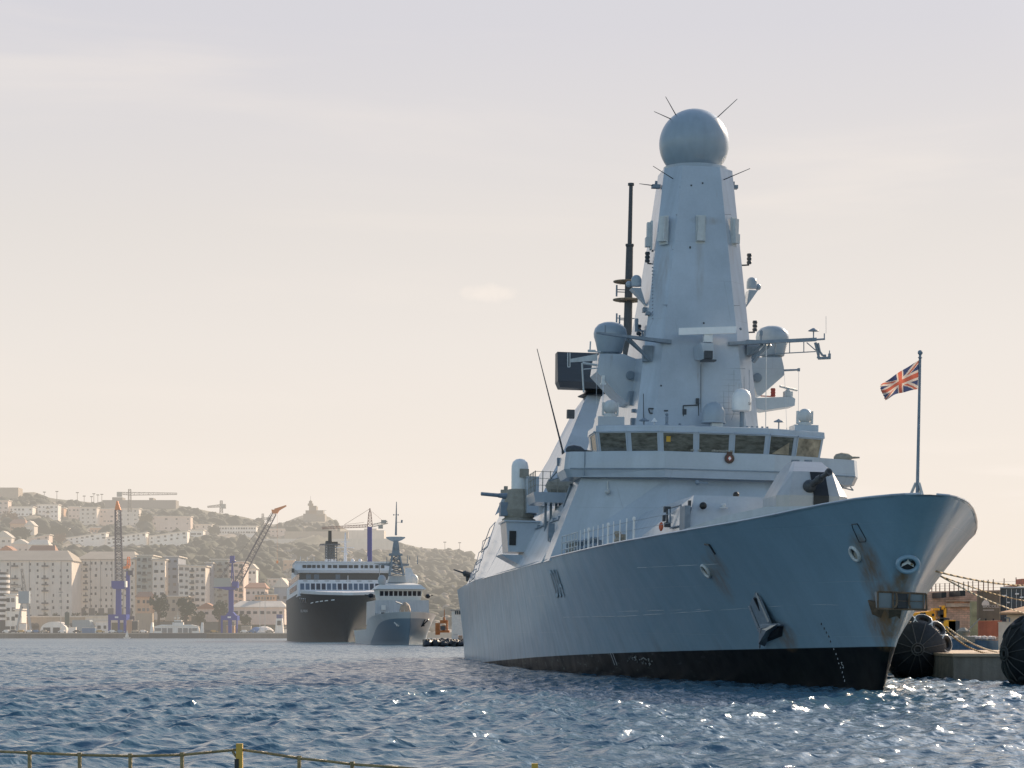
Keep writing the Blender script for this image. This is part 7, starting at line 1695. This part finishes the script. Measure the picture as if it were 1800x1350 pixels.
ridge('thin pale road wall running along the slope behind the ferry funnel',462,700,947,949.5,m=B_RW,dep=3,name='road_wall')
ridge('low stone terrace above the ferry, sunlit',500,612,934,944,m=B_TN,dep=6,name='terrace_wall')
for i,(px,y0,y1) in enumerate(((78,865,876),(100,864,880),(136,866,882),(148,872,884),(161,873,885),(165,868,885),(172,870,885),(179,869,886),(782,953,967),(808,954,970))):
    y=2150; t=thing('radio_mast','thin radio mast on the skyline, %s'%['first from the left','second from the left, taller','third from the left, tallest','fourth, short one of the close set','fifth, short one of the close set','sixth, tall one of the close set','seventh, beside the ridge wall','eighth, nearest the ridge wall','left one on the far right ridge','right one above the pale cliff'][i],'mast',(0,0,0)); mb=MB(); mb.tube(W(px,y1+3,y),W(px,y0,y),.35,.25,4); mb.build('mast_pole',M_TC,t); mb=MB(); mb.cbox(W(px,y0,y),(2.6,.8,.8)); mb.build('mast_head',M_TC,t)
# ---- trees one can tell apart
LEAF=[mat('dark_tree_leaves',(.035,.05,.025),.8,var=.5,scale=.6,haze=True),mat('olive_tree_leaves',(.075,.075,.035),.8,var=.5,scale=.6,haze=True),mat('autumn_tree_leaves',(.15,.09,.045),.8,var=.4,scale=.6,haze=True)]
TRK=mat('tree_bark',(.07,.05,.035),.9,haze=True)
def tree(label,px,pyb,pyt,wpx,Y=None,li=0,n=900,group=None):
    if Y is None: Y=gY(gt(px,pyb))
    b=W(px,pyb,Y); h=W(px,pyt,Y).z-b.z; w=wpx/F*Y/2; T=thing('broadleaf_tree',label,'tree',b,group=group); g=random.Random(px*13+pyt)
    mb=MB(); mb.tube((0,0,-1),(0,0,h*.5),.05*h,.03*h,7)
    for k in range(6):
        a=k*1.05+g.random(); mb.tube((0,0,h*(.25+.05*k)),(math.cos(a)*w*.6,math.sin(a)*w*.6,h*(.5+.07*k)),.022*h,.008*h,5)
    mb.build('trunk',TRK,T)
    cl=[(g.uniform(-.62,.62)*w,g.uniform(-.62,.62)*w,h*g.uniform(.34,.86),g.uniform(.26,.5)*w) for _ in range(16)]
    V=[];Fs=[]
    for i in range(n):
        c=cl[g.randrange(len(cl))]; u=g.uniform(-1,1); a=g.uniform(0,6.283); r=c[3]*g.uniform(.7,1.15); s=math.sqrt(1-u*u)
        p=Vector((c[0]+r*s*math.cos(a),c[1]+r*s*math.sin(a),min(h,c[2]+r*u*.9)))
        e=Vector((g.gauss(0,1),g.gauss(0,1),g.gauss(0,1))).normalized(); f=e.orthogonal().normalized(); sz=g.uniform(.35,.8)*w*.17
        k=len(V); V+= [p+e*sz,p+f*sz,p-e*sz,p-f*sz]; Fs.append((k,k+1,k+2,k+3))
    me=bpy.data.meshes.new('crown'); me.from_pydata(V,[],Fs); me.materials.append(LEAF[li]); link(bpy.data.objects.new('crown',me),T)
tree('large dark tree on the quay left of the small ferry boat mast',279,1104,1043,36,1186)
tree('large dark tree on the quay right of the small ferry boat mast',326,1104,1046,38,1186)
tree('dark tree directly left of the jib crane column',386,1106,1054,30,1188)
tree('greenish tree behind the jib crane portal',430,1108,1078,24,1190,li=1)
tree('small tree in front of the grey tower block',352,1106,1072,22,1189,li=1)
tree('rounded brown tree between two wedge roofed houses',106,957,937,22,li=2)
tree('dark bushy tree above the rounded brown tree',102,948,924,38,li=0)
tree('dark tree below the orange roofed villa',36,958,928,38,li=0)
tree('brownish tree near the hilltop at far left',18,930,899,30,li=2)
tree('tall olive tree between the cream block and the wide beige block',256,930,900,26,li=1)
tree('dark cypress clump on the upper slope right of the white rounded house',372,944,925,16,li=0)
tree('pointed dark tree in front of the first wedge roofed terrace',172,956,934,8,li=0)
for i,(px,nm) in enumerate(((82,'first'),(98,'second'),(129,'third'),(137,'fourth'),(151,'fifth'),(172,'sixth'),(186,'seventh'))):
    tree('%s of seven small round trees along the foot of the cream blocks'%nm,px,1090,1076,11,1205,li=1,n=300)
def dens(px,t): return .5+.5*math.sin(px*.021+t*7)*math.sin(px*.011-t*13+2)
woods('woodland','dark green woodland covering much of the hillside',(.034,.044,.026),3000,3.0,7.5,lambda px,t,g:g.random()<(.95 if px<480 else .22)*(.35+.65*dens(px,t)),'woods',1)
woods('scrub','olive and tan scrub patches over the slope and the cliff foot',(.085,.085,.055),2600,2.0,5.5,lambda px,t,g:g.random()<.9,'scrub',2)
woods('dry_brush','warm dry brush and pale rock clumps scattered on the hillside',(.27,.225,.175),1500,1.6,4.5,lambda px,t,g:g.random()<(.35 if px<500 else 1),'brush',3)
# ------------------------------------------------------------------ foreground railing
M_RB=mat('old_brass_rail',(.30,.22,.10),.55,var=.35,scale=30,bump=.3,bscale=60); M_RY=mat('yellow_post_paint',(.62,.38,.06),.5,var=.15,scale=20)
T=thing('boat_railing','rusty yellow deck railing with short uprights along the bottom left of the picture','railing',(0,0,0)); D=9.5
pts=[(-60,1321),(0,1321),(52,1323.5),(140,1327),(229,1329),(320,1327),(372,1322),(415,1318)]
mb=MB(); mb.path([W(x,y,D) for x,y in pts],.0055,8); mb.build('top_rail',M_RB,T,smooth=True)
pts=[(425,1318),(470,1324),(526,1333),(575,1338),(619,1343.5),(700,1349),(780,1356),(940,1366)]
mb=MB(); mb.path([W(x,y,D) for x,y in pts],.0055,8); mb.build('top_rail',M_RB,T,smooth=True)
for px,py in ((-38,1322),(52,1323),(140,1326.5),(229,1328),(320,1326),(526,1332),(619,1342)):
    mb=MB(); p=W(px,py,D); mb.tube(p+Vector((0,0,.004)),p+Vector((0,0,-.9)),.008,.008,8); mb.lathe([(.009,-.008),(.0105,0),(.009,.008)],p,10); mb.build('upright',M_RB,T)
mb=MB(); p=W(421,1307,D); mb.box(p.x-.013,p.x+.013,D-.013,D+.013,p.z-.95,p.z); po=mb.build('corner_post',M_RY,T)
mb=MB(); q=W(417,1338,D); mb.box(q.x-.009,q.x+.008,D-.018,D-.0135,q.z-.9,q.z+.01); mb.build('black_sleeve',M_BK,po)
mb=MB(); mb.path([W(409,1320,D),W(412,1326,D),W(416,1331,D)],.006,6); mb.build('rail_hook',M_RB,po)
mb=MB(); p=W(940,1342,D); mb.box(p.x-.013,p.x+.013,D-.013,D+.013,p.z-.95,p.z); mb.build('corner_post',M_RY,T)
# ------------------------------------------------------------------ pieces that are separate fittings become parts of their own
def islands(o):
    bm=bmesh.new(); bm.from_mesh(o.data); bm.verts.ensure_lookup_table(); seen=set(); out=[]
    for v in bm.verts:
        if v.index in seen: continue
        st=[v]; seen.add(v.index); isl=[]
        while st:
            a=st.pop(); isl.append(a.index)
            for e in a.link_edges:
                b=e.other_vert(a)
                if b.index not in seen: seen.add(b.index); st.append(b)
        out.append(isl)
    bm.free(); return out
SPLIT={'halyard','scraped_paint','chart_table_clutter','ceiling_lamp','roof_stanchion','lamp_box','turret_roof_fitting','platform_leg'}
for o in list(COL.objects):
    if o.type!='MESH' or o.name.split('.')[0] not in SPLIT: continue
    me=o.data; isl=islands(o)
    if len(isl)<2: continue
    for k,vi in enumerate(isl):
        ix={v:i for i,v in enumerate(vi)}; V=[me.vertices[v].co[:] for v in vi]; Fc=[tuple(ix[v] for v in p.vertices) for p in me.polygons if p.vertices[0] in ix]
        nm=bpy.data.meshes.new(me.name); nm.from_pydata(V,[],Fc)
        for m in me.materials: nm.materials.append(m)
        c=bpy.data.objects.new(o.name.split('.')[0],nm); link(c,o.parent)
    bpy.data.objects.remove(o)
